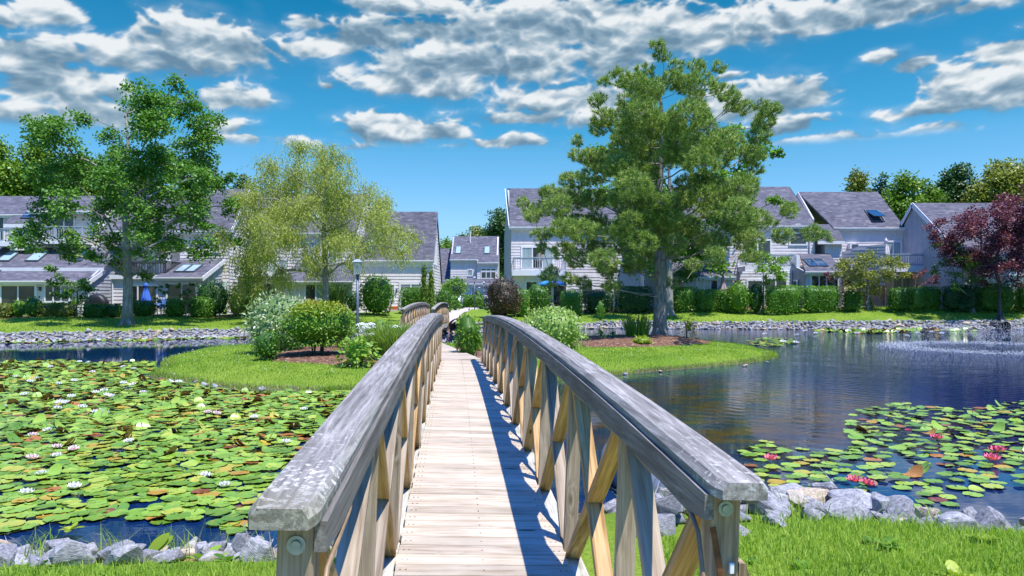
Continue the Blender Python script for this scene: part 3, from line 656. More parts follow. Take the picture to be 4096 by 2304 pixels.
def sconce(parent, x, z, y):
    m_ = MB(); m_.box(x-.07, x+.07, y-.05, y-.005, z-.12, z+.14); m_.box(x-.06, x+.06, y-.2, y-.05, z+.10, z+.14); m_.lathe((x, y-.13, z-.12), [(.03,0),(.055,.03),(.06,.2),(.02,.24)], 8)
    return m_.build('wall_light', M['lampgrey'], parent)
def downspout(parent, pts):
    m_ = MB(); m_.tube(pts, .045, 6); return m_.build('downspout', M['trim'], parent)

# ------------------------------------------------------------------ left row
G0 = .95
A = thing('townhouse', 'grey shingled townhouse at the left edge with three lower roof windows', 'house', (X(40,53), 53, G0), group=None)
def at(root, *objs): pass
def local(root):   # children were built in world space: rebase them on their root
    inv = root.matrix_basis.inverted()
    for c in root.children:
        c.matrix_parent_inverse = Matrix.Identity(4); c.matrix_basis = Matrix.Translation(-root.location) @ c.matrix_basis
xl = -46.
xa = X(89.5, 50)
wall(A, (xl, 50), (xa, 50), .7, 3.25); wall(A, (xa, 50), (xa, 54.2), .7, [(0,3.25),(.36,4.1),(.42,4.2),(1,5.6)], M['siding_shaded'])
roof(A, xl, xa+.12, 50, 3.30, 51.55, 3.98); rake(A, xa+.12, 50, 3.3, 51.55, 3.98, 1)
roof(A, xl, xa+.25, 51.5, 4.25, 54.1, 5.75, gutter=False)
wall(A, (xl, 54), (X(100,54), 54), 5.2, 8.1); wall(A, (X(100,54), 54), (X(100,54), 60), 4, [(0,8.1),(.6,9.7),(1,8.0)])
roof(A, xl, X(33,54), 54, 8.15, 57.6, 9.85); roof(A, X(33,54)+.01, X(101,54), 53.7, 8.35, 57.6, 9.87); roof(A, xl, X(101,54), 61.5, 8.0, 57.6, 9.85, fascia=False)
# bay with its own small roof and roof window
xb0, xb1 = X(10, 53), X(39, 53); wall(A, (xb0, 53), (xb1, 53), 5.4, 7.3); roof(A, xb0-.3, xb1+.05, 53, 7.4, 54.6, 8.6, gutter=False)
wall(A, (xb1, 53), (xb1, 54.2), 5.4, 7.7)
roofwin(A, X(18,53), X(31,53), .25, .85, 53, 7.4, 54.6, 8.6, 'skydark')
sl = MB(); sl.box(xl, X(100,54), 53.86, 53.95, Z(246,54)-.12, Z(246,54)+.02); sl.build('trim_board', M['trim'], A)
balcony(A, X(-8,52.6), X(11,52.6), 54, 52.6, Z(242,52.6), left=False); balcony(A, X(27,52.9), X(83,52.9), 54, 52.9, Z(239.5,52.9))
window(A, X(-6,54), X(4,54), Z(241,54), Z(217,54), 54, 2, 'glass'); window(A, X(45,54), X(74,54), Z(241,54), Z(215,54), 54, 3, ['blinds','glass','glass'])
for a, b_, g_ in ((2, 13, 'skyglass'), (30, 42, 'skyglass'), (73, 84.5, 'skydark')): roofwin(A, X(a,52.5), X(b_,52.5), .22, .72, 51.5, 4.25, 54.1, 5.75, g_)
roofwin(A, X(-12,51), X(-2,51), .2, .8, 50, 3.3, 51.55, 3.98)
window(A, X(2,50), X(35,50), 1.15, Z(286,50), 50, 2, ['glass','glass'], 'patio_door', .16); window(A, X(46,50), X(69,50), Z(301,50), Z(286,50), 50, 3, ['glass','glass','blinds'])
sconce(A, X(40.5,50), Z(289,50), 50); local(A)

B = thing('townhouse', 'townhouse behind the big maple with an arched window and a shaded railed balcony', 'house', (X(160,53), 53, G0))
xr = X(229, 53)
wall(B, (X(180,53), 53), (xr, 53), 3.2, 6.75); wall(B, (xr, 53), (xr, 58), .8, [(0,6.8),(.72,10.0),(1,9.0)])
wall(B, (X(112,55), 55), (X(180,53), 55), .8, 6.9); wall(B, (X(180,53), 55), (X(180,53), 53), 3.2, 6.75)
roof(B, X(112,53), xr+.2, 53, 6.95, 56.7, 10.25); rake(B, xr+.2, 53, 6.95, 56.7, 10.25, 1); roof(B, X(112,53), xr+.2, 60, 7, 56.7, 10.25, fascia=False)
wall(B, (X(112,55),60), (X(112,55),53.3), .8, [(0,7),(.5,10.1),(1,6.9)], M['siding_shaded'])
# sunroom
xs0, xs1 = X(111, 49.5), X(201.5, 49.5)
wall(B, (xs0, 49.5), (xs1, 49.5), .75, 3.42); wall(B, (xs1, 49.5), (xs1, 53.1), .75, [(0,3.4),(1,4.6)], M['siding_shaded']); wall(B, (xs0, 55), (xs0, 49.5), .75, 3.4)
roof(B, X(157,49.5), xs1+.15, 49.5, 3.5, 53.0, 4.75); rake(B, xs1+.15, 49.5, 3.5, 53, 4.75, 1)
fl = MB(); fl.box(xs0, X(157,49.5), 49.3, 55, 3.28, 3.55); fl.build('balcony_floor', M['trim'], B)
balcony(B, X(115,50), X(166,50), 53, 50.0, 3.56, .95, mat=M['dark'])  # near-black railing: the shade on it is put into its colour
po = MB(); po.box(X(166,51), X(169.5,51), 51, 51.2, 3.5, Z(250,51)); po.build('post', M['trim'], B)
window(B, X(148,55), X(158,55), 3.65, Z(250,55), 55, 1, 'curtain', 'door', .12); sconce(B, X(141,55), Z(254,55), 55)
# arched window
ax0, ax1, ay = X(211,53), X(219.5,53), 53; zb, zm_ = Z(251,53), Z(239,53); cx = (ax0+ax1)/2; rr = (ax1-ax0)/2
def arched(parent, cx, rr, zb, zm_, y):
    fr = MB(); N_ = 14
    for i in range(N_):
        a, b_ = math.pi*i/N_, math.pi*(i+1)/N_; pa = (cx+math.cos(a)*(rr+.06), y-.04, zm_+math.sin(a)*(rr+.06)); pb = (cx+math.cos(b_)*(rr+.06), y-.04, zm_+math.sin(b_)*(rr+.06)); fr.bar(pa, pb, .13, .08, (0, 1, 0))
    for s in (-1, 1): fr.box(cx+s*(rr+.06)-.065, cx+s*(rr+.06)+.065, y-.08, y, zb, zm_)
    fr.box(cx-rr-.15, cx+rr+.15, y-.09, y, zb-.12, zb); fr.box(cx-rr, cx+rr, y-.062, y, zm_-.06, zm_+.03)
    f = fr.build('arched_window', M['trim'], parent); g_ = MB(); pts = [(cx-rr, zb), (cx+rr, zb)]+[(cx+rr*math.cos(math.pi*i/N_), zm_+rr*math.sin(math.pi*i/N_)) for i in range(N_+1)]; q = len(pts)
    g_.add([(a, y-.045, c) for a, c in pts]+[(a, y-.01, c) for a, c in pts], [tuple(range(q)), tuple(range(2*q-1, q-1, -1))]); g_.build('pane', M['glass'], f)
arched(B, cx, rr, zb, zm_, 53)
roofwin(B, X(180,51), X(188,51), .2, .6, 49.5, 3.5, 53, 4.75, 'skyglass'); roofwin(B, X(190.5,51), X(198.5,51), .2, .6, 49.5, 3.5, 53, 4.75, 'skyglass')
window(B, X(129,49.5), X(156.5,49.5), 1.05, Z(286,49.5), 49.5, 3, ['glass','glass','glass'], 'patio_door', .13)
window(B, X(168,49.5), X(196,49.5), 1.0, Z(284.5,49.5), 49.5, 2, ['glass','glass'], 'patio_door', .12)
downspout(B, [(X(111,49.4),49.42,3.3),(X(112.5,49.4),49.42,3.0),(X(112.5,49.4),49.4,.9)]); local(B)

Cc = thing('townhouse', 'long townhouse behind the willow whose roof ends beside the gap to the path', 'house', (X(340,58), 58, 1.0))
xe = X(432, 58); xm = X(360, 58)
wall(Cc, (xm, 58), (xe, 58), .9, 4.95); wall(Cc, (xe, 58), (xe, 65.2), .9, [(0,5.0),(.43,8.9),(1,3.4)])
roof(Cc, xm, xe+.12, 58, 5.15, 61.1, 9.05); rake(Cc, xe+.12, 58, 5.15, 61.1, 9.05, 1, .2, M['lampgrey']); roof(Cc, xm, xe+.12, 65.3, 3.5, 61.1, 9.05, fascia=False)
fb = MB(); fb.box(xm, xe+.02, 57.93, 57.995, 4.45, 4.9); fb.build('frieze_board', M['trim'], Cc)
x0_ = X(247, 56.7)
wall(Cc, (X(229,56.5), 56.5), (xm, 56.5), .9, 6.9); wall(Cc, (xm, 56.5), (xm, 64), .9, [(0,7.0),(.53,10.3),(1,7)])
roof(Cc, X(229,56.5), xm+.15, 56.5, 7.1, 60.5, 10.45); rake(Cc, xm+.15, 56.5, 7.1, 60.5, 10.45, 1); roof(Cc, X(229,56.5), xm+.15, 64.5, 7, 60.5, 10.45, fascia=False)
wall(Cc, (X(285,53.5), 53.5), (X(352,53.5), 53.5), .9, 3.3); wall(Cc, (X(352,53.5), 53.5), (X(352,53.5), 56.5), .9, [(0,3.3),(1,4.4)])
wall(Cc, (X(285,53.5), 56.5), (X(285,53.5), 53.5), .9, [(0,4.4),(1,3.3)]); roof(Cc, X(285,53.5)-.1, X(352,53.5)+.1, 53.5, 3.35, 56.5, 4.6)
balcony(Cc, X(238,54.6), X(280,54.6), 56.5, 54.6, 3.9); balcony(Cc, X(300,55), X(345,55), 56.5, 55, Z(276,55), .95)
for a, b_ in ((246,254),(262,276),(303,314),(322,336)): window(Cc, X(a,56.5), X(b_,56.5), 4.0 if a < 290 else 4.4, Z(243,56.5), 56.5, 2, 'curtain')
window(Cc, X(306,53.5), X(346,53.5), 1.1, Z(285,53.5), 53.5, 4, ['glass','curtain','glass','curtain'], 'patio_door', .12); window(Cc, X(240,56.5), X(275,56.5), 1.1, Z(284,56.5), 56.5, 3, 'glass', 'patio_door', .12)
window(Cc, X(401,58), X(421,58), 1.1, Z(284.5,58), 58, 2, ['blinds','blinds'], 'patio_door', .14); window(Cc, X(381,58), X(394,58), Z(299,58), Z(285,58), 58, 2, 'blinds')
sconce(Cc, X(396.7,58), Z(291,58), 58)
for a, b_ in ((398.5,407),(366,374)): roofwin(Cc, X(a,59), X(b_,59), .12, .36, 58, 5.15, 61.1, 9.05, 'skyglass')
roofwin(Cc, X(312,58), X(320,58), .3, .6, 56.5, 7.1, 60.5, 10.45, 'skyglass'); roofwin(Cc, X(272,58), X(279,58), .3, .6, 56.5, 7.1, 60.5, 10.45, 'skydark')
for a, b_ in ((59.3, 59.8), (60.6, 61.1)): window(Cc, a, b_, 4.7, 6.4, xe+.03, 1, 'blinds', 'louvre_vent', .06, 1)
sb = MB(); sb.box(X(386,57), X(404,57), 56.2, 57.9, .6, 1.12); sb.build('patio_step', M['concrete'], Cc); local(Cc)

# ------------------------------------------------------------------ small house at the end of the path
D = thing('townhouse', 'small distant grey house at the end of the path', 'house', (X(475,92), 92, 1.0))
wall(D, (X(450.5,92), 92), (X(477.3,92), 92), 1.0, 6.7, expo=.3); wall(D, (X(477.3,92), 92), (X(477.3,92), 91.4), 3, 6.6); wall(D, (X(477.3,92), 91.4), (X(498,92), 91.4), 1.0, 6.3, expo=.3)
wall(D, (X(450.5,92), 100), (X(450.5,92), 92), 1.0, [(0,6.5),(.5,9.8),(1,6.7)], M['siding_shaded']); wall(D, (X(498,92), 91.4), (X(498,92), 100), 1.0, [(0,6.3),(.55,9.8),(1,6.5)])
roof(D, X(450,92), X(477.6,92), 92, 6.85, 97, 9.95); roof(D, X(477.6,92)+.01, X(498.6,92), 91.4, 6.45, 97, 9.97); roof(D, X(450,92), X(498.6,92), 101.5, 6.6, 97, 9.95, fascia=False)
roof(D, X(451,92), X(499,92), 89, 3.75, 92, 4.4); wall(D, (X(451,89), 89), (X(498,89), 89), 1.0, 3.7)
wall(D, (X(498,89), 89), (X(498,89), 92), 1.0, 3.7); 
roof(D, X(437,95), X(451,95), 91.5, 3.6, 97.5, 8.4, gutter=False); wall(D, (X(437,92), 91.6), (X(451,92), 91.6), 1.0, 3.5)
window(D, X(468,92), X(472,92), Z(275.5,92), Z(270.3,92), 92, 1, 'curtain')
window(D, X(481.6,91.4), X(495.4,91.4), Z(278,91.4), Z(272.2,91.4), 91.4, 3, 'glass'); window(D, X(481.6,91.4), X(495.4,91.4), Z(270.6,91.4), Z(268.8,91.4), 91.4, 3, 'glass')
window(D, X(465,89), X(469.5,89), Z(289,89), Z(287.6,89), 89, 4, 'glass'); window(D, X(471.8,89), X(474.6,89), 1.3, Z(287.6,89), 89, 1, 'curtain', 'door'); window(D, X(484,89), X(490,89), Z(290,89), Z(287.5,89), 89, 4, 'glass')
for a, b_ in ((456,460.4),(484.7,489.4)): roofwin(D, X(a,93.5), X(b_,93.5), .2, .5, 92, 6.85, 97, 9.95, 'skyglass')
vp = MB(); vp.tube([(X(470.2,95.5),95.5,8.9),(X(470.2,95.5),95.5,10.4)], .07, 8); vp.build('vent_pipe', M['trim'], D); local(D)

# ------------------------------------------------------------------ right row (depths scaled to sit behind the wider lawn)
K = 1.05; G1 = 1.25
E = thing('townhouse', 'townhouse just left of the pine with a blue grey railed balcony', 'house', (X(540,62), 62, G1))
YE = 62.; xq = X(511, YE); xE = X(640, YE)
wall(E, (xq, YE), (xE, YE), 1.1, 7.85); roof(E, xq-.12, xE, YE, 8.05, 67.3, 11.85); roof(E, xq-.35, xE, 73, 8, 67.3, 11.85, fascia=False)
wall(E, (xq-.65, 72.5), (xq, YE), 1.1, [(0,8),(.5,11.7),(1,7.9)], M['siding_shaded'])
rk = MB(); rk.bar((xq-.17, YE-.2, 7.85), (xq-.55, 67.3, 11.7), .05, .3); rk.build('rake_board', M['trim'], E)
bal = balcony(E, X(513.5,59.6), X(566,59.6), YE, 59.6, Z(270.3,59.6), 1.05, deckth=.42)
lo = MB(); lo.box(X(513,59.8), X(566,59.8), 59.7, YE, 1.1, Z(275,59.8)); 
wall(E, (X(514,60.2), 60.2), (X(600,60.2), 60.2), 1.1, Z(274.5,60.2)); wall(E, (X(514,60.2), 62), (X(514,60.2), 60.2), 1.1, Z(274.5,60.2), M['siding_shaded'])
window(E, X(522.5,YE), X(552,YE), Z(268,YE), Z(247.8,YE), YE, 3, ['curtain','glass','curtain'], 'balcony_door', .13)
window(E, X(526.5,60.2), X(536.5,60.2), Z(296,60.2), Z(282,60.2), 60.2, 1, 'glass'); window(E, X(539.5,60.2), X(566,60.2), 1.35, Z(282,60.2), 60.2, 2, 'glass', 'patio_door', .12)
window(E, X(582,60.2), X(592,60.2), Z(304,60.2), Z(284,60.2), 60.2, 1, 'glass'); local(E)

Fh = thing('townhouse', 'tall townhouse half hidden behind the pine with an arched upper window', 'house', (X(720,60), 60, G1))
YFh = 60.; xf1 = X(814.7, YFh); xf0 = X(640, 62)
wall(Fh, (xf0, YFh), (xf1, YFh), 1.1, 7.8); roof(Fh, xf0-.5, xf1, YFh, 7.95, 65.6, 11.75); roof(Fh, xf0-.5, xf1, 71.5, 8, 65.6, 11.75, fascia=False); wall(Fh, (xf1, YFh), (xf1, 71), 1.1, [(0,7.8),(.5,11.6),(1,8)]); wall(Fh, (xf0, 62), (xf0, YFh), 1.1, 7.8)
rake(Fh, xf1, YFh, 7.95, 65.6, 11.75, 1, .25, M['roof'])
arched(Fh, X(798,YFh), .62, Z(244,YFh), Z(233,YFh), YFh)
wall(Fh, (X(655,57), 57), (X(733,57), 57), 1.1, 3.6); roof(Fh, X(655,57), X(734.5,57), 57, 3.75, 60, 4.9); wall(Fh, (X(733,57), 57), (X(733,57), 60), 1.1, [(0,3.6),(1,4.8)])
window(Fh, X(697,57), X(717,57), Z(296,57), Z(280.6,57), 57, 3, ['curtain','curtain','glass']); window(Fh, X(664,57), X(684,57), 1.4, Z(281,57), 57, 2, 'glass', 'patio_door')
wall(Fh, (X(740,58), 58), (X(792,58), 58), 1.1, Z(271.5,58)); balcony(Fh, X(745,58.5), X(795,58.5), 60, 58.2, Z(266,58), .95, deckth=.4)
window(Fh, X(748,58), X(762,58), 1.4, Z(281,58), 58, 1, 'glass', 'patio_door', .14); window(Fh, X(765,58), X(786,58), 1.5, Z(279,58), 58, 2, 'glass'); window(Fh, X(680,YFh), X(700,YFh), 5, 6.8, YFh, 2, 'glass'); window(Fh, X(745,YFh), X(770,YFh), 4.8, 6.6, YFh, 2, 'glass')
downspout(Fh, [(X(811.5,59.9),59.85,7.7),(X(810,59.9),59.9,7.2),(X(810,59.9),59.9,Z(262,60))]); wl = MB(); wl.box(X(796.4,57.6), X(799.8,57.6), 57.6, 60, Z(270,57.6), Z(256,57.6)); wl.build('balcony_wall', M['trim'], Fh); local(Fh)

Gh = thing('townhouse', 'townhouse right of the pine with a tilted open roof window and air conditioner', 'house', (X(860,61), 61, G1))
YG = 61.; g0, g1 = X(818, YG), X(903.5, YG); gm = X(836, YG)
wall(Gh, (gm, YG), (g1, YG), 1.1, 7.7); roof(Gh, gm-.3, g1, YG, 7.9, 65.3, 11.25, xr0=X(798,65.3)); roof(Gh, X(798,65.3), g1, 71, 7.4, 65.3, 11.25, fascia=False)
wall(Gh, (X(798,65.3), 70), (X(798,65.3), 62.2), 4, [(0,7.8),(.6,11.1),(1,8.6)], M['siding_shaded']); rake(Gh, X(798,65.3), 62.2, 8.7, 65.3, 11.25, -1)
roof(Gh, xf1+.02, X(843.5,59.6), 59.6, 6.7, 61.3, 8.05, xr1=X(836,61.3), gutter=False)
wall(Gh, (X(824.5,59.7), 59.7), (X(841.5,59.7), 59.7), 1.1, 6.5); wall(Gh, (X(841.5,59.7), 59.7), (X(841.5,59.7), 61), 1.1, 6.6); wall(Gh, (X(824.5,59.7), 62), (X(824.5,59.7), 59.7), 1.1, 6.5, M['siding_shaded'])
wall(Gh, (xf1, 61.5), (X(824.5,59.7), 61.5), 1.1, 6.5, M['siding_shaded']); window(Gh, X(815.8,61.5), X(822,61.5), 4.4, 6.1, 61.5, 1, 'glass', 'door', .07)
ac = MB(); ac.box(X(847.5,YG), X(856.5,YG), YG-.45, YG+.05, Z(249,YG), Z(244,YG)); a_ = ac.build('air_conditioner', M['trim'], Gh); ag = MB(); ag.box(X(849.4,YG), X(855.8,YG), YG-.47, YG-.452, Z(248.3,YG), Z(244.7,YG)); ag.build('grille', M['lampgrey'], a_)
# sunroom with two roof windows
s0, s1 = X(805.5,56.5), X(838,56.5); wall(Gh, (s0, 56.5), (s1, 56.5), 1.1, 3.95); wall(Gh, (s0-.8, 59.7), (s0, 56.5), 1.1, [(0,5.1),(1,4.0)], M['siding_shaded']); wall(Gh, (s1, 56.5), (s1, 59.7), 1.1, [(0,3.95),(1,5.2)])
roof(Gh, s0-.1, s1+.1, 56.5, 4.15, 59.7, 5.55, xr0=X(799.5,59.7), xr1=X(815,59.7)+1.2)
for a, b_ in ((808,816),(817.5,825.5)): roofwin(Gh, X(a,57.5), X(b_,57.5), .2, .6, 56.5, 4.15, 59.7, 5.55, 'skydark')
window(Gh, X(811.5,56.5), X(833.5,56.5), Z(295,56.5), Z(276,56.5), 56.5, 3, 'glass', 'window', .14); window(Gh, X(836.5,56.5)-.1, X(837.5,56.5), 1.4, 3.4, 56.5, 1, 'glass')
window(Gh, 57.3, 58.5, 1.6, 3.3, s0-.32, 1, 'glass', 'side_window', .1, -1)
# balcony with stair wall
balcony(Gh, X(886,58), X(931,58), YG, 58.0, Z(266,58), .95, deckth=.45); wall(Gh, (X(842,60), 60.6), (X(885.5,58.6), 58.6), 3.0, [(0,5.6),(.4,6.1),(1,6.25)], M['siding_shaded'])
roof(Gh, X(842,60), X(858,60), 58.6, 4.6, 60.4, 5.3, gutter=False)
window(Gh, X(886,YG), X(900,YG), 4.7, 6.55, YG, 2, 'curtain', 'balcony_door', .12); window(Gh, X(893.5,YG-.9), X(926,YG-.9)-.6, 1.5, 3.6, YG-.9, 3, 'curtain', 'patio_door', .16); wall(Gh, (X(886,YG-.9), YG-.9), (X(929,YG-.9)-.6, YG-.9), 1.1, 4.0)
roofwin(Gh, X(868.5,62.2), X(880,62.2), .12, .42, YG, 7.9, 65.3, 11.25, 'skydark', .45); local(Gh)

Hh = thing('townhouse', 'townhouse with a shaded blue grey gable wall, behind the purple maple', 'house', (X(940,53), 53, G1))
hx = X(903.5, YG); ya, yb_, yf_ = 59.4, 53.0, 61.2
wall(Hh, (hx, yf_), (hx, yb_), 1.1, [(0,7.7),(.2,9.3),((yf_-55.4)/(yf_-yb_),6.5),(1,5.0)], M['siding_shaded'])
hx1 = X(987.5, ya)
roof(Hh, hx-.15, hx1+12, yb_, 5.15, ya, 9.55); roof(Hh, hx-.15, hx1+12, 66, 4.6, ya, 9.55, fascia=False); rake(Hh, hx-.15, yb_, 5.15, ya, 9.55, -1, .38); rake(Hh, hx-.15, yf_, 8.0, ya, 9.55, -1, .3)
wall(Hh, (hx, yb_), (hx1+12, yb_), 1.1, 4.95)
window(Hh, X(972,yb_), X(990,yb_), 1.9, 3.6, yb_, 2, 'curtain'); window(Hh, X(994,yb_), X(1004,yb_), 1.5, 3.6, yb_, 1, 'blinds', 'door', .14); window(Hh, X(1010,yb_), X(1023,yb_), 1.5, 3.6, yb_, 1, 'curtain', 'door', .14)
local(Hh)

# ------------------------------------------------------------------ patio and street things
def umbrella_closed(name, label, x, y, z0, h, r, col, grp=None):
    t = thing(name, label, 'umbrella', (x, y, z0), group=grp); m_ = MB(); m_.tube([(0,0,0),(0,0,h)], .025, 8); m_.build('pole', M['trim'], t)
    V = []; rings = [(0, .03), (.12, .10), (.2, .16), (.24, .10), (.5, .17), (.8, r), (.97, r*1.05)]; N_ = 24; top = h-.02; cl_ = h*.62
    for f, rad in rings:
        for k in range(N_): a = 2*math.pi*k/N_; q = rad*(1+.22*math.cos(a*6)*min(1, f*3)); V.append((q*math.cos(a), q*math.sin(a), top-cl_*f-(.05*math.cos(a*6) if f > .9 else 0)))
    Fc = [(i*N_+k, i*N_+(k+1)%N_, (i+1)*N_+(k+1)%N_, (i+1)*N_+k) for i in range(len(rings)-1) for k in range(N_)]; mk('canopy', V, [f[::-1] for f in Fc], plain(name+'_cloth', col, .8, 0, .1, 6), t, True)
    return t
umbrella_closed('patio_umbrella', 'closed bright blue umbrella on the patio behind the big maple trunk', X(146,48.3), 48.3, .95, 2.15, .27, (.05,.16,.62))
umbrella_closed('patio_umbrella', 'closed dusty pink umbrella behind the trimmed hedges right of the pine', X(723,55.8), 55.8, 1.3, 2.5, .40, (.33,.24,.24))
umbrella_closed('patio_umbrella', 'closed cream umbrella standing on the railed balcony at right', X(886,59.2), 59.2, Z(266,58), 2.3, .24, (.66,.60,.60))
umbrella_closed('patio_umbrella', 'folded taupe umbrella on the balcony left of the pine', X(540,60.6), 60.6, Z(270.3,59.6), 2.1, .3, (.22,.20,.18))
t = thing('patio_umbrella', 'open blue umbrella over a patio chair left of the pine', 'umbrella', (X(551.5,58.2), 58.2, 1.25)); m_ = MB(); m_.tube([(0,0,0),(0,0,2.15)], .03, 8); m_.build('pole', M['trim'], t)
V = [(0,0,2.25)]; N_ = 8
for r_, z_ in ((.6,2.08),(1.15,1.88),(1.17,1.76)):
    for k in range(N_): a = 2*math.pi*(k+.5)/N_; V.append((r_*math.cos(a), r_*math.sin(a), z_))
Fc = [(0, 1+k, 1+(k+1)%N_) for k in range(N_)]+[(1+i*N_+k, 1+i*N_+N_+k, 1+i*N_+N_+(k+1)%N_, 1+i*N_+(k+1)%N_) for i in range(2) for k in range(N_)]
o = mk('canopy', V, Fc, plain('blue_cloth', (.03,.25,.62), .8), t); so = o.modifiers.new('th', 'SOLIDIFY'); so.thickness = .01
def chair(name, label, x, y, z, rz, mat, seat, grp=None):
    t = thing(name, label, 'chair', (x, y, z), rz, grp); f = MB()
    for sx in (-.25, .25): f.tube([(sx,.25,0),(sx*.96,.2,.42),(sx*.98,-.22,.42),(sx,-.25,0)], .014, 6); f.tube([(sx,-.22,.42),(sx,-.3,.9)], .014, 6); f.tube([(sx*1.1,.2,.42),(sx*1.15,.18,.62),(sx*1.1,-.26,.66)], .014, 6)
    f.tube([(-.25,-.3,.9),(0,-.33,.95),(.25,-.3,.9)], .014, 6); f.build('frame', mat, t)
    s = MB(); s.box(-.24, .24, -.22, .24, .41, .44); s.build('seat', seat, t); s = MB(); s.bar((0,-.23,.46), (0,-.31,.9), .46, .02, (0, 1, 0)); s.build('backrest', seat, t); return t
M['tan'] = plain('tan_sling', (.16,.13,.11), .7); M['blue'] = plain('blue_cushion', (.18,.32,.75), .7); M['blk'] = plain('black_cloth', (.012,.012,.014), .5)
chair('patio_chair', 'tan mesh patio chair with its back to the pond, under the open blue umbrella', X(558.5,58.3), 58.3, 1.25, math.pi*.0+3.3-math.pi, M['dark'], M['tan'], 'patio chairs left of the pine')
chair('patio_chair', 'dark thin patio chair the seated person uses, beside the round shrub', X(549,58.0), 58.0, 1.25, -1.57, M['dark'], M['tan'], 'patio chairs left of the pine')
c_ = chair('patio_chair', 'light blue patio armchair in the gap between clipped hedges', X(160,48.2), 48.2, .93, math.pi, M['blue'], M['blue']); c_.scale = (1.3, 1.2, 1.15)
# barbecue under a black cover
t = thing('barbecue', 'barbecue under a black cover behind the hedge by the left wing wall', 'barbecue', (X(97,48.6), 48.6, .95)); V = []; N_ = 20
for f, (rx, ry, z_) in enumerate([(.68,.36,0),(.70,.36,.6),(.74,.36,.85),(.55,.33,1.1),(.35,.28,1.28),(.1,.1,1.33)]):
    for k in range(N_): a = 2*math.pi*k/N_; V.append((rx*math.copysign(abs(math.cos(a))**.6, math.cos(a))*(1+.02*math.sin(a*7+f)), ry*math.copysign(abs(math.sin(a))**.6, math.sin(a)), z_))
mk('cover', V, [(i*N_+k, i*N_+(k+1)%N_, (i+1)*N_+(k+1)%N_, (i+1)*N_+k) for i in range(5) for k in range(N_)]+[tuple(range(5*N_, 6*N_))], M['blk'], t, True)
# planter
t = thing('planter', 'orange terracotta trough planter on the step beside the patio door', 'planter', (X(393.7,57), 57, 1.12)); V = []
p_ = MB(); p_.add([(-.28,-.12,0),(.28,-.12,0),(.28,.12,0),(-.28,.12,0),(-.34,-.16,.24),(.34,-.16,.24),(.34,.16,.24),(-.34,.16,.24)], [(0,3,2,1),(0,1,5,4),(1,2,6,5),(2,3,7,6),(3,0,4,7),(4,5,6,7)]); p_.box(-.36,.36,-.18,.18,.235,.28); p_.build('trough', plain('terracotta', (.62,.16,.05), .7), t)
# lamp posts
def lamp(label, x, y, h, z, k=1., grp='lamp posts by the path and on the island'):
    t = thing('lamp_post', label, 'lamp', (x, y, z), group=grp); m_ = MB(); m_.tube([(0,0,-.1),(0,0,h-.42)], .038*k, 12); m_.lathe((0,0,h-.45), [(.03,0),(.05,.03),(.05,.05),(.03,.07)], 12); m_.build('post', M['lampgrey'], t, True)
    l = MB(); z0, z1 = h-.38, h-.08
    for sx in (-1, 1):
        for sy in (-1, 1): l.bar((sx*.075, sy*.075, z0), (sx*.10, sy*.10, z1), .014, .014)
    l.box(-.085,.085,-.085,.085,z0-.02,z0); l.box(-.12,.12,-.12,.12,z1,z1+.02); l.add([(-.13,-.13,z1+.02),(.13,-.13,z1+.02),(.13,.13,z1+.02),(-.13,.13,z1+.02),(-.05,-.05,z1+.09),(.05,-.05,z1+.09),(.05,.05,z1+.09),(-.05,.05,z1+.09)], [(0,1,5,4),(1,2,6,5),(2,3,7,6),(3,0,4,7),(4,5,6,7)])
    ln = l.build('lantern', plain('pale_lantern_metal', (.42,.47,.50), .4, .4), t); g_ = MB(); g_.add([(-.07,-.07,z0),(.07,-.07,z0),(.07,.07,z0),(-.07,.07,z0),(-.095,-.095,z1),(.095,-.095,z1),(.095,.095,z1),(-.095,.095,z1)], [(0,1,5,4),(1,2,6,5),(2,3,7,6),(3,0,4,7)])
    gm_, n_, b_ = material('lantern_glass'); b_.inputs['Base Color'].default_value = (.8,.9,.95,1); b_.inputs['Transmission Weight'].default_value = .9; b_.inputs['Roughness'].default_value = .15; g_.build('glass', gm_, ln)
    bb = MB(); bb.lathe((0,0,z0), [(.02,0),(.02,.08),(.038,.13),(.03,.2),(.008,.23)], 10); bb.build('bulb', M['white'], ln, True); return t
lamp('tall near lamp post with a square lantern rising from the island', X(357.6,20.7), 20.7, 2.75, gz(X(357.6,20.7),20.7))
lamp('left and taller one of the two lamp posts beside the far path', X(474.5,58), 58, 2.55, gz(X(474.5,58),58)); lamp('lamp post beside the far path, just left of the purple shrub', X(484,62), 62, 2.35, gz(X(484,62),62))
lamp('tiny distant lamp post in front of the far house door', X(479.3,84), 84, 2.3, gz(X(479.3,84),84))
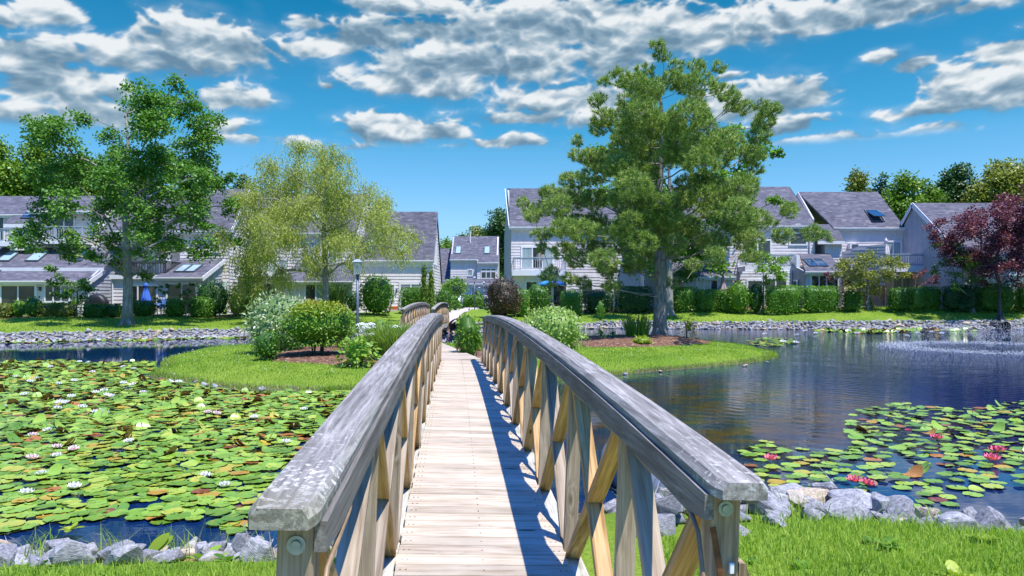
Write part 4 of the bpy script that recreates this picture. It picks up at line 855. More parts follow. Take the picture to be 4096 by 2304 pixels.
# cars
def car(label, x, y, z, rz, col):
    t = thing('parked_car', label, 'car', (x, y, z), rz, 'cars parked before the far house'); L_ = 2.25
    prof = [(-2.25,.35),(-2.25,.75),(-2.1,.95),(-1.75,1.0),(-1.1,1.42),(.35,1.45),(1.05,1.0),(2.0,.88),(2.25,.65),(2.25,.35)]; V = []
    for sy, kx in ((-.88,1),(.88,1)):
        for a, b_ in prof: V.append((a, sy*(.80 if b_ > 1.2 else 1), b_))
    q = len(prof); mt = plain('car_paint', col, .25, .2)
    bo = mk('body', V, [tuple(range(q)), tuple(range(2*q-1, q-1, -1))]+[(j, j+q, (j+1)%q+q, (j+1)%q) for j in range(q)], mt, t); bv = bo.modifiers.new('b', 'BEVEL'); bv.width = .07; bv.segments = 2
    for s in (-1, 1):
        g_ = MB(); yy = s*.80; P = [(-1.55,1.04),(-1.08,1.34),(.32,1.37),(.85,1.04)]; g_.add([(a, yy*(1.02 if b_ > 1.2 else 1.1), b_) for a, b_ in P]+[(a, yy*.9, b_) for a, b_ in P], [(0,1,2,3),(4,7,6,5),(0,4,5,1),(1,5,6,2),(2,6,7,3),(3,7,4,0)]); g_.build('side_window', M['glass'], t)
        for xx in (-1.35, 1.4):
            w_ = MB(); w_.tube([(xx, s*.70, .33),(xx, s*.90, .33)], .33, 18); wo_ = w_.build('wheel', M['blk'], t, False); h_ = MB(); h_.tube([(xx, s*.895, .33),(xx, s*.915, .33)], .2, 14); h_.build('hubcap', M['steel'], wo_)
    for P, nm in (([(1.0,1.02),(.38,1.40)], 'windscreen'), ([(-1.72,1.03),(-1.13,1.38)], 'rear_window')):
        g_ = MB(); (a, b_), (c_, d_) = P; s = 1 if a > 0 else -1; g_.add([(a+s*.03,-.72,b_),(a+s*.03,.72,b_),(c_+s*.04,.64,d_),(c_+s*.04,-.64,d_),(a-s*.1,-.72,b_-.1),(a-s*.1,.72,b_-.1),(c_-s*.1,.64,d_-.1),(c_-s*.1,-.64,d_-.1)], [(0,1,2,3),(4,7,6,5),(0,4,5,1),(1,5,6,2),(2,6,7,3),(3,7,4,0)]); g_.build(nm, M['glass'], t)
    for s in (-1, 1):
        h_ = MB(); h_.box(2.2, 2.27, s*.65-.14, s*.65+.14, .66, .78); h_.build('headlight', M['white'], t)
        h_ = MB(); h_.box(-2.27, -2.2, s*.68-.12, s*.68+.12, .74, .92); h_.build('tail_light', M['rust'], t)
    return t
car('white parked car mostly hidden left of the path end', X(457.5,83), 83, 1.0, 1.35, (.72,.74,.77)); car('dark blue parked car whose roof shows above the far hedge', X(475.5,88), 88, 1.0, .1, (.03,.06,.18))
# seated person, partly behind the shrub
def skinned(name, mat, chains, parent=None, levels=1):
    bm = bmesh.new(); lay = bm.verts.layers.skin.verify(); idx = {}
    for (k, p, r_) in chains['v']:
        v = bm.verts.new(p); v[lay].radius = (r_, r_) if not hasattr(r_, '__len__') else r_; idx[k] = v
    for a, b_ in chains['e']: bm.edges.new((idx[a], idx[b_]))
    idx[chains['v'][0][0]][lay].use_root = True
    me = bpy.data.meshes.new(name); bm.to_mesh(me); bm.free(); me.materials.append(mat); o = bpy.data.objects.new(name, me); COL.objects.link(o); o.parent = parent
    s = o.modifiers.new('skin', 'SKIN'); s.use_smooth_shade = True; u = o.modifiers.new('sub', 'SUBSURF'); u.levels = levels; u.render_levels = levels; return o
M['skin'] = plain('skin', (.50,.27,.19), .55, 0, .06, 5)
pr = thing('person', 'person seated on the patio with one bare leg stretched out behind a shrub', 'person', (X(545,57.9), 57.9, 1.25), 0)
bodyv = [('pel',(0,0,.50),(.16,.13)),('sp',(-.05,0,.72),(.14,.11)),('ch',(-.09,0,.95),(.17,.12)),('nk',(-.09,0,1.13),.055),('hd',(-.07,0,1.24),.085),('tp',(-.06,0,1.36),.075),
         ('hl',(.06,-.1,.5),.09),('kl',(.46,-.14,.54),.065),('al',(.62,-.15,.10),.04),('tl',(.80,-.16,.05),.03),('hr',(.06,.1,.5),.09),('kr',(.44,.12,.58),.065),('ar',(.86,.06,.50),.042),('tr',(.90,.05,.66),.028),
         ('sl',(-.10,-.18,1.04),.06),('el',(.02,-.25,.80),.042),('wl',(.26,-.20,.72),.028),('ml',(.34,-.18,.71),.03),('sr',(-.10,.18,1.04),.06),('er',(.02,.25,.80),.042),('wr',(.26,.20,.74),.028),('mr',(.34,.18,.73),.03)]
bodye = [('pel','sp'),('sp','ch'),('ch','nk'),('nk','hd'),('hd','tp'),('pel','hl'),('hl','kl'),('kl','al'),('al','tl'),('pel','hr'),('hr','kr'),('kr','ar'),('ar','tr'),('ch','sl'),('sl','el'),('el','wl'),('wl','ml'),('ch','sr'),('sr','er'),('er','wr'),('wr','mr')]
for sd_, mm in (('l', -1), ('r', 1)):
    base = dict((k, p) for k, p, _ in bodyv)['m'+sd_]
    for i, ln in enumerate((.055, .065, .06, .045)): bodyv.append((f'f{sd_}{i}', (base[0]+ln, base[1]+(i-1.5)*.018, base[2]-.012), .008)); bodye.append(('m'+sd_, f'f{sd_}{i}'))
    bodyv.append((f't{sd_}h', (base[0]+.01, base[1]-mm*.05, base[2]+.01), .009)); bodye.append(('m'+sd_, f't{sd_}h'))
skinned('body', M['skin'], dict(v=bodyv, e=bodye), pr)
skinned('shirt', plain('pale_shirt', (.62,.60,.62), .8), dict(v=[('a',(-.02,0,.56),(.19,.155)),('b',(-.06,0,.78),(.165,.135)),('c',(-.09,0,1.0),(.185,.14)),('d',(-.1,-.19,1.03),.085),('e',(-.04,-.23,.90),.065),('f',(-.1,.19,1.03),.085),('g',(-.04,.23,.90),.065)], e=[('a','b'),('b','c'),('c','d'),('d','e'),('c','f'),('f','g')]), pr)
skinned('shorts', plain('grey_shorts', (.12,.13,.16), .8), dict(v=[('a',(0,0,.50),(.17,.15)),('b',(.08,-.1,.5),.11),('c',(.32,-.13,.53),.095),('d',(.08,.1,.5),.11),('e',(.30,.12,.55),.095)], e=[('a','b'),('b','c'),('a','d'),('d','e')]), pr)
h_ = MB(); h_.lathe((-.085,0,1.20), [(.05,0),(.098,.03),(.105,.12),(.07,.19),(.01,.215)], 14); h_.build('hair', plain('brown_hair', (.08,.05,.03), .7), pr, True)
# ------------------------------------------------------------------ vegetation
LM = {}
LM['maple'] = leafmat('maple_leaves', [(.04,.12,.022), (.08,.20,.030), (.13,.29,.040), (.21,.38,.06)], .35)
LM['willow'] = leafmat('willow_leaves', [(.26,.31,.07), (.40,.45,.11), (.52,.55,.17), (.62,.63,.26)], .5)
LM['pine'] = leafmat('pine_needles', [(.12,.22,.045), (.23,.35,.075), (.36,.47,.11), (.50,.57,.17)], .15)
LM['yew'] = leafmat('clipped_evergreen_leaves', [(.035,.10,.014), (.08,.20,.022), (.15,.32,.032), (.24,.43,.05)], .25)
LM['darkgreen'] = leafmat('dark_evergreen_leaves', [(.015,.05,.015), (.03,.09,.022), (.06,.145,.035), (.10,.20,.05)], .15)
LM['yellowgreen'] = leafmat('yellow_green_leaves', [(.08,.11,.020), (.15,.19,.030), (.24,.27,.045), (.33,.34,.06)], .3)
LM['bright'] = leafmat('bright_green_leaves', [(.06,.15,.015), (.12,.26,.022), (.19,.36,.032), (.28,.46,.05)], .35)
LM['purple'] = leafmat('purple_maple_leaves', [(.06,.018,.035), (.13,.032,.055), (.22,.06,.085), (.30,.13,.15)], .3)
LM['rust'] = leafmat('red_green_leaves', [(.03,.05,.015), (.08,.035,.030), (.13,.05,.04), (.10,.10,.03)], .2)
LM['arbor'] = leafmat('arborvitae_sprays', [(.06,.12,.010), (.12,.20,.016), (.19,.29,.022), (.26,.37,.032)], .2)
LM['varieg'] = leafmat('variegated_leaves', [(.10,.20,.05), (.21,.32,.11), (.42,.50,.27), (.62,.66,.46)], .3, objv=.0)
LM['varieg2'] = leafmat('pale_edged_leaves', [(.13,.25,.04), (.24,.38,.07), (.38,.50,.14), (.52,.60,.26)], .3, objv=.0)
LM['euon'] = leafmat('burning_bush_leaves', [(.05,.15,.015), (.11,.25,.02), (.20,.34,.03), (.34,.38,.04), (.42,.28,.05)], .3, objv=0.)
LM['lime'] = leafmat('lime_leaves', [(.20,.30,.02), (.34,.44,.03), (.48,.56,.05)], .35)
LM['hydr'] = leafmat('hydrangea_leaves', [(.10,.24,.03), (.18,.36,.04), (.28,.45,.06), (.40,.42,.08), (.42,.24,.10)], .35, objv=0.)
LM['grassy'] = leafmat('ornamental_grass_blades', [(.10,.20,.03), (.20,.33,.05), (.34,.43,.10), (.50,.54,.24)], .35)
LM['blades'] = leafmat('lawn_blades', [(.13,.25,.025), (.22,.37,.035), (.33,.48,.055), (.45,.55,.10)], .4, objv=0., rough=.6)
LM['backg'] = leafmat('woodland_leaves', [(.06,.13,.015), (.11,.21,.022), (.18,.31,.03), (.26,.40,.045)], .25)
LM['backy'] = leafmat('olive_woodland_leaves', [(.11,.14,.022), (.19,.22,.03), (.28,.31,.045), (.36,.38,.06)], .25)
LM['backd'] = leafmat('dark_woodland_leaves', [(.03,.08,.025), (.055,.13,.035), (.09,.18,.045), (.13,.24,.06)], .2)
m, n, b = material('bark'); M['bark'] = m; v, r = objvec(n); f1 = n.noise(n.vmath('MULTIPLY', v, (7, 7, 1.6)), 2.2, 6, .7); f2 = n.noise(v, 1.5, 3)
n.put(b.inputs['Base Color'], n.mix(n.maprange(f2, .55, .65, 0, .35), n.ramp(f1, [(.30, (.10,.09,.08)), (.5, (.29,.27,.25)), (.68, (.47,.45,.42))]), (.20,.25,.16))); b.inputs['Roughness'].default_value = .95; b.inputs['Specular IOR Level'].default_value = .1; n.put(b.inputs['Normal'], n.bump(f1, 1.0, .06))
M['bark_dk'] = plain('dark_bark', (.09,.075,.065), .95, 0, .5, 12, 1); M['bark_lt'] = plain('pale_limb_bark', (.27,.24,.21), .95, 0, .35, 10, 1)
def unit(v): return v/np.maximum(np.linalg.norm(v, axis=-1, keepdims=True), 1e-9)
def rdir(n_): return unit(RNG.standard_normal((n_, 3)))
def leaf_arrays(P, d, nrm, L, Wd, var, fold=.0, mid=.45):
    n_ = len(P); s = unit(np.cross(d, nrm)); L = np.broadcast_to(np.asarray(L, float), (n_,))[:, None]; Wd = np.broadcast_to(np.asarray(Wd, float), (n_,))[:, None]
    up = np.cross(s, d)*fold*L
    V = np.stack([P, P+d*L*mid+s*Wd/2+up, P+d*L, P+d*L*mid-s*Wd/2+up], 1).reshape(-1, 3)
    return V, np.arange(n_*4).reshape(-1, 4), np.repeat(var, 4)
def leaves(name, mat, parent, P, outn, L, Wd, var=None, rnd=.9, droop=.0, face=.55, upb=.5, extra=None):
    """scatter leaf blades: outn = outward direction; blades point out/down, faces turned partly up and out"""
    n_ = len(P); d = unit(outn*.8+rdir(n_)*rnd+np.array([0, 0, -droop])); nr = unit(outn*face+rdir(n_)*.7+np.array([0, 0, upb])); nr = unit(nr-d*(nr*d).sum(1, keepdims=True))
    if var is None: var = np.clip(RNG.normal(.5, .24, n_), 0, 1)
    V, Fc, va = leaf_arrays(P, d, nr, L*RNG.uniform(.7, 1.3, n_), Wd*RNG.uniform(.7, 1.3, n_), var)
    if extra is not None:
        V2, F2, v2 = extra; Fc = np.concatenate([Fc, F2+len(V)]); V = np.concatenate([V, V2]); va = np.concatenate([va, v2])
    return mk(name, V, Fc, mat, parent, False, va)
def super_pt(d, a, b_, c, p):
    q = (np.abs(d/np.array([a, b_, c]))**p).sum(1)**(-1/p); return d*q[:, None]
def lump(P, amp, sc, seed=0):
    return amp*(np.sin(P[:, 0]*sc+seed)*np.cos(P[:, 2]*sc*1.1+seed*2.3)+.6*np.sin(P[:, 1]*sc*1.7+P[:, 2]*sc*1.3+seed*.7))
def bush(name, label, cat, px0, px1, py0, pyb, D, leaf='yew', shape='box', L=.10, Wd=None, dens=1.5, depth=.7, group=None, lumpy=.06, ragged=.06, droop=.2, base=None, stems=False, upb=.5, varfn=None, fullbase=.0, core=.84):
    x0, x1 = X(px0, D), X(px1, D); zb = gz((x0+x1)/2, D) if base is None else base; zt_ = Z(py0, D); a = (x1-x0)/2; h = max(zt_-zb, .3); c = h/2*(1+fullbase); b_ = a*depth if shape != 'hedge' else min(a, .55); p = {'box': 8, 'hedge': 9., 'round': 2.2, 'egg': 2.5, 'cone': 2.}[shape if shape in ('box','hedge','round','egg','cone') else 'round']
    t = thing(name, label, cat, ((x0+x1)/2, D, zb), group=group); Wd = Wd or L*.55
    area = 2*(2*a*2*b_+2*a*2*c+2*b_*2*c)*(.62 if p < 3 else .85); N_ = int(min(area/(L*Wd)*dens, 26000)); sd_ = random.uniform(0, 9)
    d = rdir(N_); d[:, 2] = np.where((d[:, 2] < -.55), -d[:, 2], d[:, 2]) if stems else d[:, 2]
    P = super_pt(d, a, b_, c, p)
    if shape == 'cone': k = np.clip(1-(P[:, 2]+c)/(2*c), .0, 1)**.75; ang = np.arctan2(d[:, 1], d[:, 0]); hh = RNG.uniform(0, 1, N_)**1.15; k = (1-hh)**.42*.94+.06; P = np.stack([a*k*np.cos(ang), b_*k*np.sin(ang), (hh*2-1)*c], 1); d = unit(np.stack([np.cos(ang), np.sin(ang), np.full(N_, .35)], 1))
    P *= (1+lump(P, lumpy, 3.2/max(a, .4), sd_)+RNG.normal(0, ragged, N_)*.8-RNG.exponential(ragged*.9, N_))[:, None]; P[:, 2] += c
    if shape in ('round', 'egg') and not stems: P[:, 2] = np.maximum(P[:, 2], .03)
    P[:, 2] = np.abs(P[:, 2])
    var = None if varfn is None else varfn(P, a, b_, h)
    # core that closes the view through the twigs
    u_ = np.linspace(0, 2*math.pi, 25)[:-1]; w_ = np.linspace(-math.pi/2, math.pi/2, 14); gu_, gw_ = np.meshgrid(u_, w_); dd = np.stack([np.cos(gw_)*np.cos(gu_), np.cos(gw_)*np.sin(gu_), np.sin(gw_)], -1).reshape(-1, 3)
    if shape == 'cone': hh = (dd[:, 2]+1)/2; k = (1-hh)**.42*.94+.06; an = np.arctan2(dd[:, 1], dd[:, 0]); C = np.stack([a*k*np.cos(an), b_*k*np.sin(an), dd[:, 2]*c], 1)
    else: C = super_pt(dd, a, b_, c, p)
    C = C*(core+lump(C, lumpy, 3.2/max(a, .4), sd_)+RNG.normal(0, .03, len(C)))[:, None]; C[:, 2] = np.abs(C[:, 2]+c)+.02
    if stems: C[:, 2] = C[:, 2]*.80+h*.17
    F2 = np.array([(i*24+k, i*24+(k+1) % 24, (i+1)*24+(k+1) % 24, (i+1)*24+k) for i in range(13) for k in range(24)])
    outn = unit(d+np.array([0, 0, .15]))
    leaves('foliage', LM[leaf], t, P, outn, L, Wd, var, droop=droop, upb=upb, extra=(C, F2, np.full(len(C), .25)))
    s = MB()
    for k in range(7 if stems else 3):
        an = random.uniform(0, 6.28); r_ = random.uniform(.1, .5); s.tube([(a*.15*math.cos(an), b_*.15*math.sin(an), -.1), (a*r_*.6*math.cos(an), b_*r_*.6*math.sin(an), h*.3), (a*r_*math.cos(an), b_*r_*math.sin(an), h*.62)], [.03, .022, .012], 5)
    s.build('stems', M['bark_dk'], t); return t
def tree(name, label, cat, D, bx, by, zb, blobs, leaf, r0, L=.17, Wd=.12, per=1., trunk_top=None, forks=None, bark='bark', depth=.75, kind='leafy', clump=.30, group=None, lean=0., fill=1., limbr=.30, curve=.35, straight=True, zsq=.6, var0=None):
    """blobs: (px, py, radius px) of the foliage masses at distance D; they are spread in depth like a round crown"""
    x0 = X(bx, D); t = thing(name, label, cat, (x0, D, zb), group=group); rnd = random.Random(len(blobs)*7+int(bx))
    pts = []; xs_ = [X(q[0], D)-x0 for q in blobs]; zs_ = [Z(q[1], D)-zb for q in blobs]; top = max(zs_); cxm = np.mean(xs_)
    hw = max(abs(a-cxm) for a in xs_)+.3
    for (q, a, c) in zip(blobs, xs_, zs_):
        room = math.sqrt(max(hw*hw-(a-cxm)**2, .05))*depth; same = [abs(a2-cxm) for a2, c2 in zip(xs_, zs_) if abs(c2-c) < 1.2]; lim = max(same+[.4]); room = min(room, math.sqrt(max((lim+.2)**2-(a-cxm)**2, .1))*depth*1.1)
        pts.append((a, rnd.uniform(-1, 1)*room, c, q[2]*D/F))
    tt = trunk_top or top*.9; tm = MB(); n_ = 10
    tx = lambda z: lean*z/top+.12*math.sin(z*.9)*(z/top)
    tp = [(tx(z), .08*math.sin(z*.7), z) for z in np.linspace(-.2, tt, n_)]; rad = [r0*(1.25 if i == 0 else 1)*(1-.86*i/(n_-1)) for i in range(n_)]
    tm.tube(tp, rad, 12)
    for k in range(5): an = k*1.26+.4; tm.tube([(math.cos(an)*r0*1.9, math.sin(an)*r0*1.9, -.14), (math.cos(an)*r0*1.05, math.sin(an)*r0*1.05, .10), (math.cos(an)*r0*.6, math.sin(an)*r0*.6, .6)], [r0*.28, r0*.42, r0*.2], 7)
    tm.build('trunk', M[bark], t, True)
    lm = MB(); P = []; O = []; tw = MB(); zmin = forks if forks else top*.12
    nodes = [(Vector((tx(z), .08*math.sin(z*.7), z)), -1) for z in np.linspace(min(zmin, tt*.8), tt, 14)]; nt0 = len(nodes); cost = [0.]*nt0; tipw = {}
    order = sorted(range(len(pts)), key=lambda i: math.hypot(pts[i][0]-tx(pts[i][2]), pts[i][1])+.15*abs(pts[i][2]-tt*.6)); tipnode = {}
    for i in order:
        a, b_, c, rr = pts[i]; e0 = Vector((a, b_, c)); best = None
        for j, (q, pa) in enumerate(nodes):
            dv = e0-q; d = dv.length
            if d < .05: continue
            up = dv.z/d; pen = (max(0, (.45 if kind != 'pine' else .05)-up)*1.6)*d
            cst = d+cost[j]*.45+pen
            if best is None or cst < best[0]: best = (cst, j, d)
        _, j, d = best; q = nodes[j][0]; ns = max(int(d/.45), 2); prev = j; sag = Vector((rnd.uniform(-.12, .12), rnd.uniform(-.12, .12), (.10 if kind != 'pine' else -.06)))*d
        for k in range(1, ns+1):
            f = k/ns; pnt = q.lerp(e0, f)+sag*math.sin(math.pi*f)+Vector((rnd.gauss(0, .03), rnd.gauss(0, .03), rnd.gauss(0, .03)))*(1 if f < 1 else 0); nodes.append((pnt, prev)); cost.append(cost[prev]+d/ns); prev = len(nodes)-1
        tipnode[i] = prev
    wgt = [0.]*len(nodes)
    for i in order: wgt[tipnode[i]] += pts[i][3]
    for j in range(len(nodes)-1, nt0-1, -1): wgt[nodes[j][1]] += wgt[j]
    tot = sum(q[3] for q in pts); rad_ = lambda w_: max(r0*.80*(max(w_, 1e-4)/tot)**.50*(1 if kind != 'pine' else .62), .010)
    kids = {}
    for j in range(nt0, len(nodes)): kids.setdefault(nodes[j][1], []).append(j)
    starts = [(p_, c_) for p_, cs in kids.items() for c_ in cs if p_ < nt0 or c_ != max(cs, key=lambda q: wgt[q])]
    for (p_, c_) in starts:
        path = [nodes[p_][0], nodes[c_][0]]; rr_ = [rad_(wgt[c_])*1.15, rad_(wgt[c_])]; cur = c_
        while cur in kids: cur = max(kids[cur], key=lambda q: wgt[q]); path.append(nodes[cur][0]); rr_.append(rad_(wgt[cur]))
        lm.tube(path, rr_, 6 if rr_[0] < .06 else 8)
    for i, (a, b_, c, rr) in enumerate(pts):
        e0 = Vector((a, b_, c)); mid = nodes[nodes[tipnode[i]][1]][0]; lat = math.hypot(a-tx(c), b_)
        nt = int(5+rr*6)
        for k in range(nt):
            dv = Vector((rnd.gauss(0, 1), rnd.gauss(0, 1), rnd.gauss(.3, .6))).normalized()*rr*rnd.uniform(.5, 1.0); st = mid.lerp(e0, rnd.uniform(.4, 1)); tw.tube([st, st.lerp(e0+dv, .5)+Vector((0, 0, .05)), e0+dv], [.012, .008, .004], 4)
        if kind == 'pine':
            nn = int(125*per*(rr/.6)**2*fill); dv = rdir(nn)*np.cbrt(RNG.uniform(.12, 1, nn))[:, None]*rr*np.array([1, 1, .72]); P.append(np.array([a, b_, c])+dv); O.append(unit(dv+np.array([a-tx(c), b_, 0])*.5/max(lat, .3)+np.array([0, 0, .5*rr])))
        else:
            nc_ = max(int(10*(rr/.7)**2), 3); cc = rdir(nc_)*np.cbrt(RNG.uniform(.08, 1, nc_))[:, None]*rr; nl = int(70*per*fill)
            k = np.repeat(np.arange(nc_), nl); off = RNG.normal(0, 1, (len(k), 3))*clump*np.array([1, 1, zsq])*min(1, rr/.6); off[:, 2] -= (off[:, 0]**2+off[:, 1]**2)*.35
            P.append(np.array([a, b_, c])+cc[k]+off); O.append(unit(off+np.array([0, 0, .25])+cc[k]*.4))
    lm.build('limbs', M['bark_lt' if kind == 'pine' else bark], t, True); tag(tw.build('twigs', M['bark_lt' if kind == 'pine' else bark], t), kind='stuff')
    P = np.concatenate(P); O = np.concatenate(O); n_ = len(P)
    if kind == 'pine':
        K_ = 26; Pk = np.repeat(P, K_, 0); Ok = np.repeat(O, K_, 0); sh = unit(O+np.array([0, 0, .55])); Pk = Pk+np.repeat(sh, K_, 0)*RNG.uniform(0, .13, n_*K_)[:, None]; d = unit(np.repeat(sh, K_, 0)*.8+rdir(n_*K_)*.9); nr = rdir(n_*K_); nr = unit(nr-d*(nr*d).sum(1, keepdims=True))
        va = np.clip(np.repeat(RNG.normal(.46, .2, n_), K_)+RNG.normal(0, .12, n_*K_), 0, 1); s = np.cross(d, nr); LL = (L*RNG.uniform(.75, 1.2, n_*K_))[:, None]
        V = np.stack([Pk+s*Wd/2, Pk+d*LL, Pk-s*Wd/2], 1).reshape(-1, 3); mk('crown', V, np.arange(len(V)).reshape(-1, 3), LM[leaf], t, False, np.repeat(va, 3))
    elif kind == 'willow':
        V = []; Fc = []; S = P[RNG.random(n_) < .20]; va = []; k = 0; ln = RNG.uniform(.35, 1.25, len(S)); steps = 9
        al = []; dirs = []
        sw = RNG.normal(0, .16, (len(S), 2)); base = O[:len(S)]
        for j in range(steps):
            f = (j+.5)/steps; al.append(S+np.stack([sw[:, 0]*f*2, sw[:, 1]*f*2, -ln*f**1.15], 1)+RNG.normal(0, .03, S.shape)); dirs.append(np.stack([sw[:, 0], sw[:, 1], -np.full(len(S), .9)], 1)+rdir(len(S))*.75)
        Pw_ = np.concatenate(al); dw = unit(np.concatenate(dirs)); nr = rdir(len(Pw_))+np.array([0, -.3, .5]); nr = unit(nr-dw*(nr*dw).sum(1, keepdims=True)); v_ = np.clip(RNG.normal(.52, .22, len(Pw_)), 0, 1)
        A1 = leaf_arrays(Pw_, dw, nr, L*RNG.uniform(.7, 1.3, len(Pw_)), Wd, v_); keep = RNG.random(n_) < .45; P2 = P[keep]; O2 = O[keep]
        leaves('crown', LM[leaf], t, P2, O2, L*.9, Wd, droop=.8, extra=A1)
    else: leaves('crown', LM[leaf], t, P, O, L, Wd, var0(P) if var0 else None, droop=.25, upb=.65)
    return t
# --- the three big trees
T1 = [(122,100,8),(128,108,7),(147,98,11),(160,104,12),(172,97,12),(180,90,7),(190,98,7),(186,110,11),(192,121,9),(199,133,7),(192,135,10),(80,118,8),(88,128,9),(47,129,7),(56,140,10),(72,138,11),(88,142,11),(101,150,9),(45,141,6),
      (62,160,13),(80,160,13),(98,168,12),(116,158,11),(132,138,9),(140,152,13),(152,125,12),(158,142,14),(170,118,13),(178,138,13),(190,152,10),(150,170,15),(170,165,14),(185,175,13),(203,176,9),(222,173,6),(214,182,8),(50,176,10),
      (40,182,6),(66,182,13),(85,188,13),(105,186,12),(125,180,13),(140,192,13),(160,190,13),(180,195,12),(197,198,10),(215,203,8),(210,216,7),(78,206,12),(62,210,10),(98,210,12),(118,208,11),(136,215,11),(156,214,12),(175,216,11),(193,220,9),
      (60,226,8),(45,232,7),(34,241,7),(22,246,5),(50,244,7),(66,246,8),(82,238,8),(95,232,8),(108,240,9),(124,233,8),(145,237,10),(163,236,10),(180,240,9),(198,243,8),(212,238,7),(219,228,5),(195,255,7),(186,250,6),(70,256,5),(88,256,6),(100,262,6),(116,262,7),(125,272,6),(145,250,7),(160,256,6)]
tree('maple_tree', 'tall green leafy maple with forked pale trunk on the left lawn', 'tree', 41.5, 127, 327, gz(X(127,41.5),41.5)-.05, [(a,b_,c*1.18) for a,b_,c in T1], 'maple', .30, .16, .13, 1.1, forks=2.6, depth=.7, clump=.24, limbr=.55)
T2 = [(302,150,9),(318,144,8),(335,147,7),(345,158,7),(290,160,10),(275,168,10),(262,166,7),(308,164,12),(326,163,11),(252,178,9),(268,184,12),(288,180,14),(308,184,14),(328,183,13),(346,178,10),(360,184,10),(375,194,10),(386,202,7),(384,212,7),
      (243,195,9),(258,203,12),(276,205,13),(296,208,14),(316,208,14),(336,205,13),(355,204,12),(370,212,10),(240,214,9),(250,226,11),(266,226,12),(284,230,12),(303,230,12),(322,228,12),(342,226,11),(360,228,10),(376,228,10),(392,226,9),(405,232,8),(414,236,6),(398,240,7),
      (234,238,9),(245,248,10),(260,250,11),(277,252,11),(295,254,10),(313,252,10),(334,248,10),(352,246,9),(368,244,8),(384,244,7),(404,252,5),(230,258,8),(240,268,9),(255,272,9),(270,274,9),(286,272,8),(302,270,7),(320,268,7),(342,264,7),(356,260,6),(236,284,6),(250,288,6),(266,288,5)]
tree('willow_tree', 'pale yellow green willow with drooping twigs behind the island bushes', 'tree', 45.5, 325, 320, gz(X(325,45.5),45.5)-.05, [(a,b_,c*1.02) for a,b_,c in T2], 'willow', .23, .16, .05, 1.15, bark='bark', kind='willow', depth=.7, clump=.30, limbr=.45, forks=2.8)
T3 = [(651,58,5),(656,66,6),(664,72,7),(676,66,6),(684,64,5),(690,74,6),(670,84,9),(656,84,9),(640,82,7),(625,83,5),(683,88,9),(699,90,6),(707,80,5),(700,100,8),(684,104,11),(666,102,12),(648,100,10),(632,96,8),(604,90,5),(610,98,6),(622,106,8),
      (640,118,12),(660,120,13),(682,120,12),(700,114,8),(592,118,6),(600,126,8),(614,124,10),(628,134,12),(648,138,13),(668,138,13),(690,136,12),(708,128,9),(718,112,6),(730,109,5),(727,120,7),(742,122,6),(755,122,7),(765,117,5),(762,126,5),(748,134,8),(730,136,9),(712,146,11),
      (578,144,5),(580,154,6),(592,152,8),(606,150,10),(620,156,12),(640,158,13),(660,158,13),(682,158,13),(702,162,12),(722,156,11),(742,148,8),(757,144,5),(735,166,9),(572,172,7),(584,172,9),(598,174,11),(614,178,12),(634,180,13),(655,180,13),(676,180,12),(696,182,12),(716,180,11),(733,182,9),(746,176,5),
      (548,190,5),(556,188,7),(568,192,9),(582,196,10),(598,198,11),(616,202,12),(636,204,12),(658,202,12),(678,204,12),(698,204,12),(718,202,11),(736,202,10),(750,200,8),(524,206,5),(532,210,6),(544,206,8),(556,214,10),(572,216,10),(588,220,11),(606,222,11),(626,226,11),(646,226,11),
      (666,226,10),(686,226,10),(706,224,11),(726,224,11),(744,222,10),(760,220,9),(774,216,7),(786,211,5),(789,219,4),(534,222,6),(545,230,8),(560,236,9),(576,240,10),(594,244,10),(612,246,10),(630,250,10),(690,246,9),(708,246,10),(726,244,10),(744,242,10),(762,240,9),(778,238,8),(792,238,7),(806,238,6),(814,241,4),
      (546,246,6),(560,256,8),(576,262,8),(592,266,9),(608,268,8),(622,272,7),(640,268,7),(545,278,4),(556,272,6),(572,280,6),(588,284,6),(602,288,5),(612,286,4),(668,250,6),(684,262,6),(700,264,6),(718,262,7),(738,260,6),(760,256,5),(552,284,4),(680,284,5),(630,286,4),(750,232,8)]
T3 += [(650+(k*37)%34-17, 92+k*7.5, 9) for k in range(24)]+[(600+(k*53)%130, 130+(k*41)%120, 8) for k in range(40)]
ptree = tree('pine_tree', 'big broad two-needle pine standing on the mulch bed of the island', 'tree', 31.0, 660, 338, gz(X(660,31),31)-.04, [(a,b_,c*1.42) for a,b_,c in T3], 'pine', .29, .17, .020, 1.0, bark='bark', kind='pine', depth=.72, limbr=.18, trunk_top=10.6, forks=1.9)
T4 = [(700,120,7),(735,130,7),(755,138,6),(770,146,4),(762,150,7),(745,155,9),(720,140,9),(690,150,11),(660,160,12),(630,165,11),(605,150,7),(600,170,9),(640,190,12),(670,195,12),(700,190,12),(730,185,10),(750,170,8),(765,176,6),(600,200,9),(580,195,6),(660,220,12),(690,225,12),(720,215,11),(745,205,8),(765,196,5),(640,240,12),(670,250,12),(700,250,11),(725,240,9),(620,225,9),(655,268,9),(690,270,8),(715,265,7),(740,225,7),(770,205,5),(782,152,4),(752,190,5)]
tree('maple_tree', 'bright green maple mostly hidden behind the big pine', 'tree', 54.5, 669, 313, gz(X(669,54.5),54.5)-.05, T4, 'bright', .33, .22, .2, 1.0, depth=.6, clump=.32, forks=3)
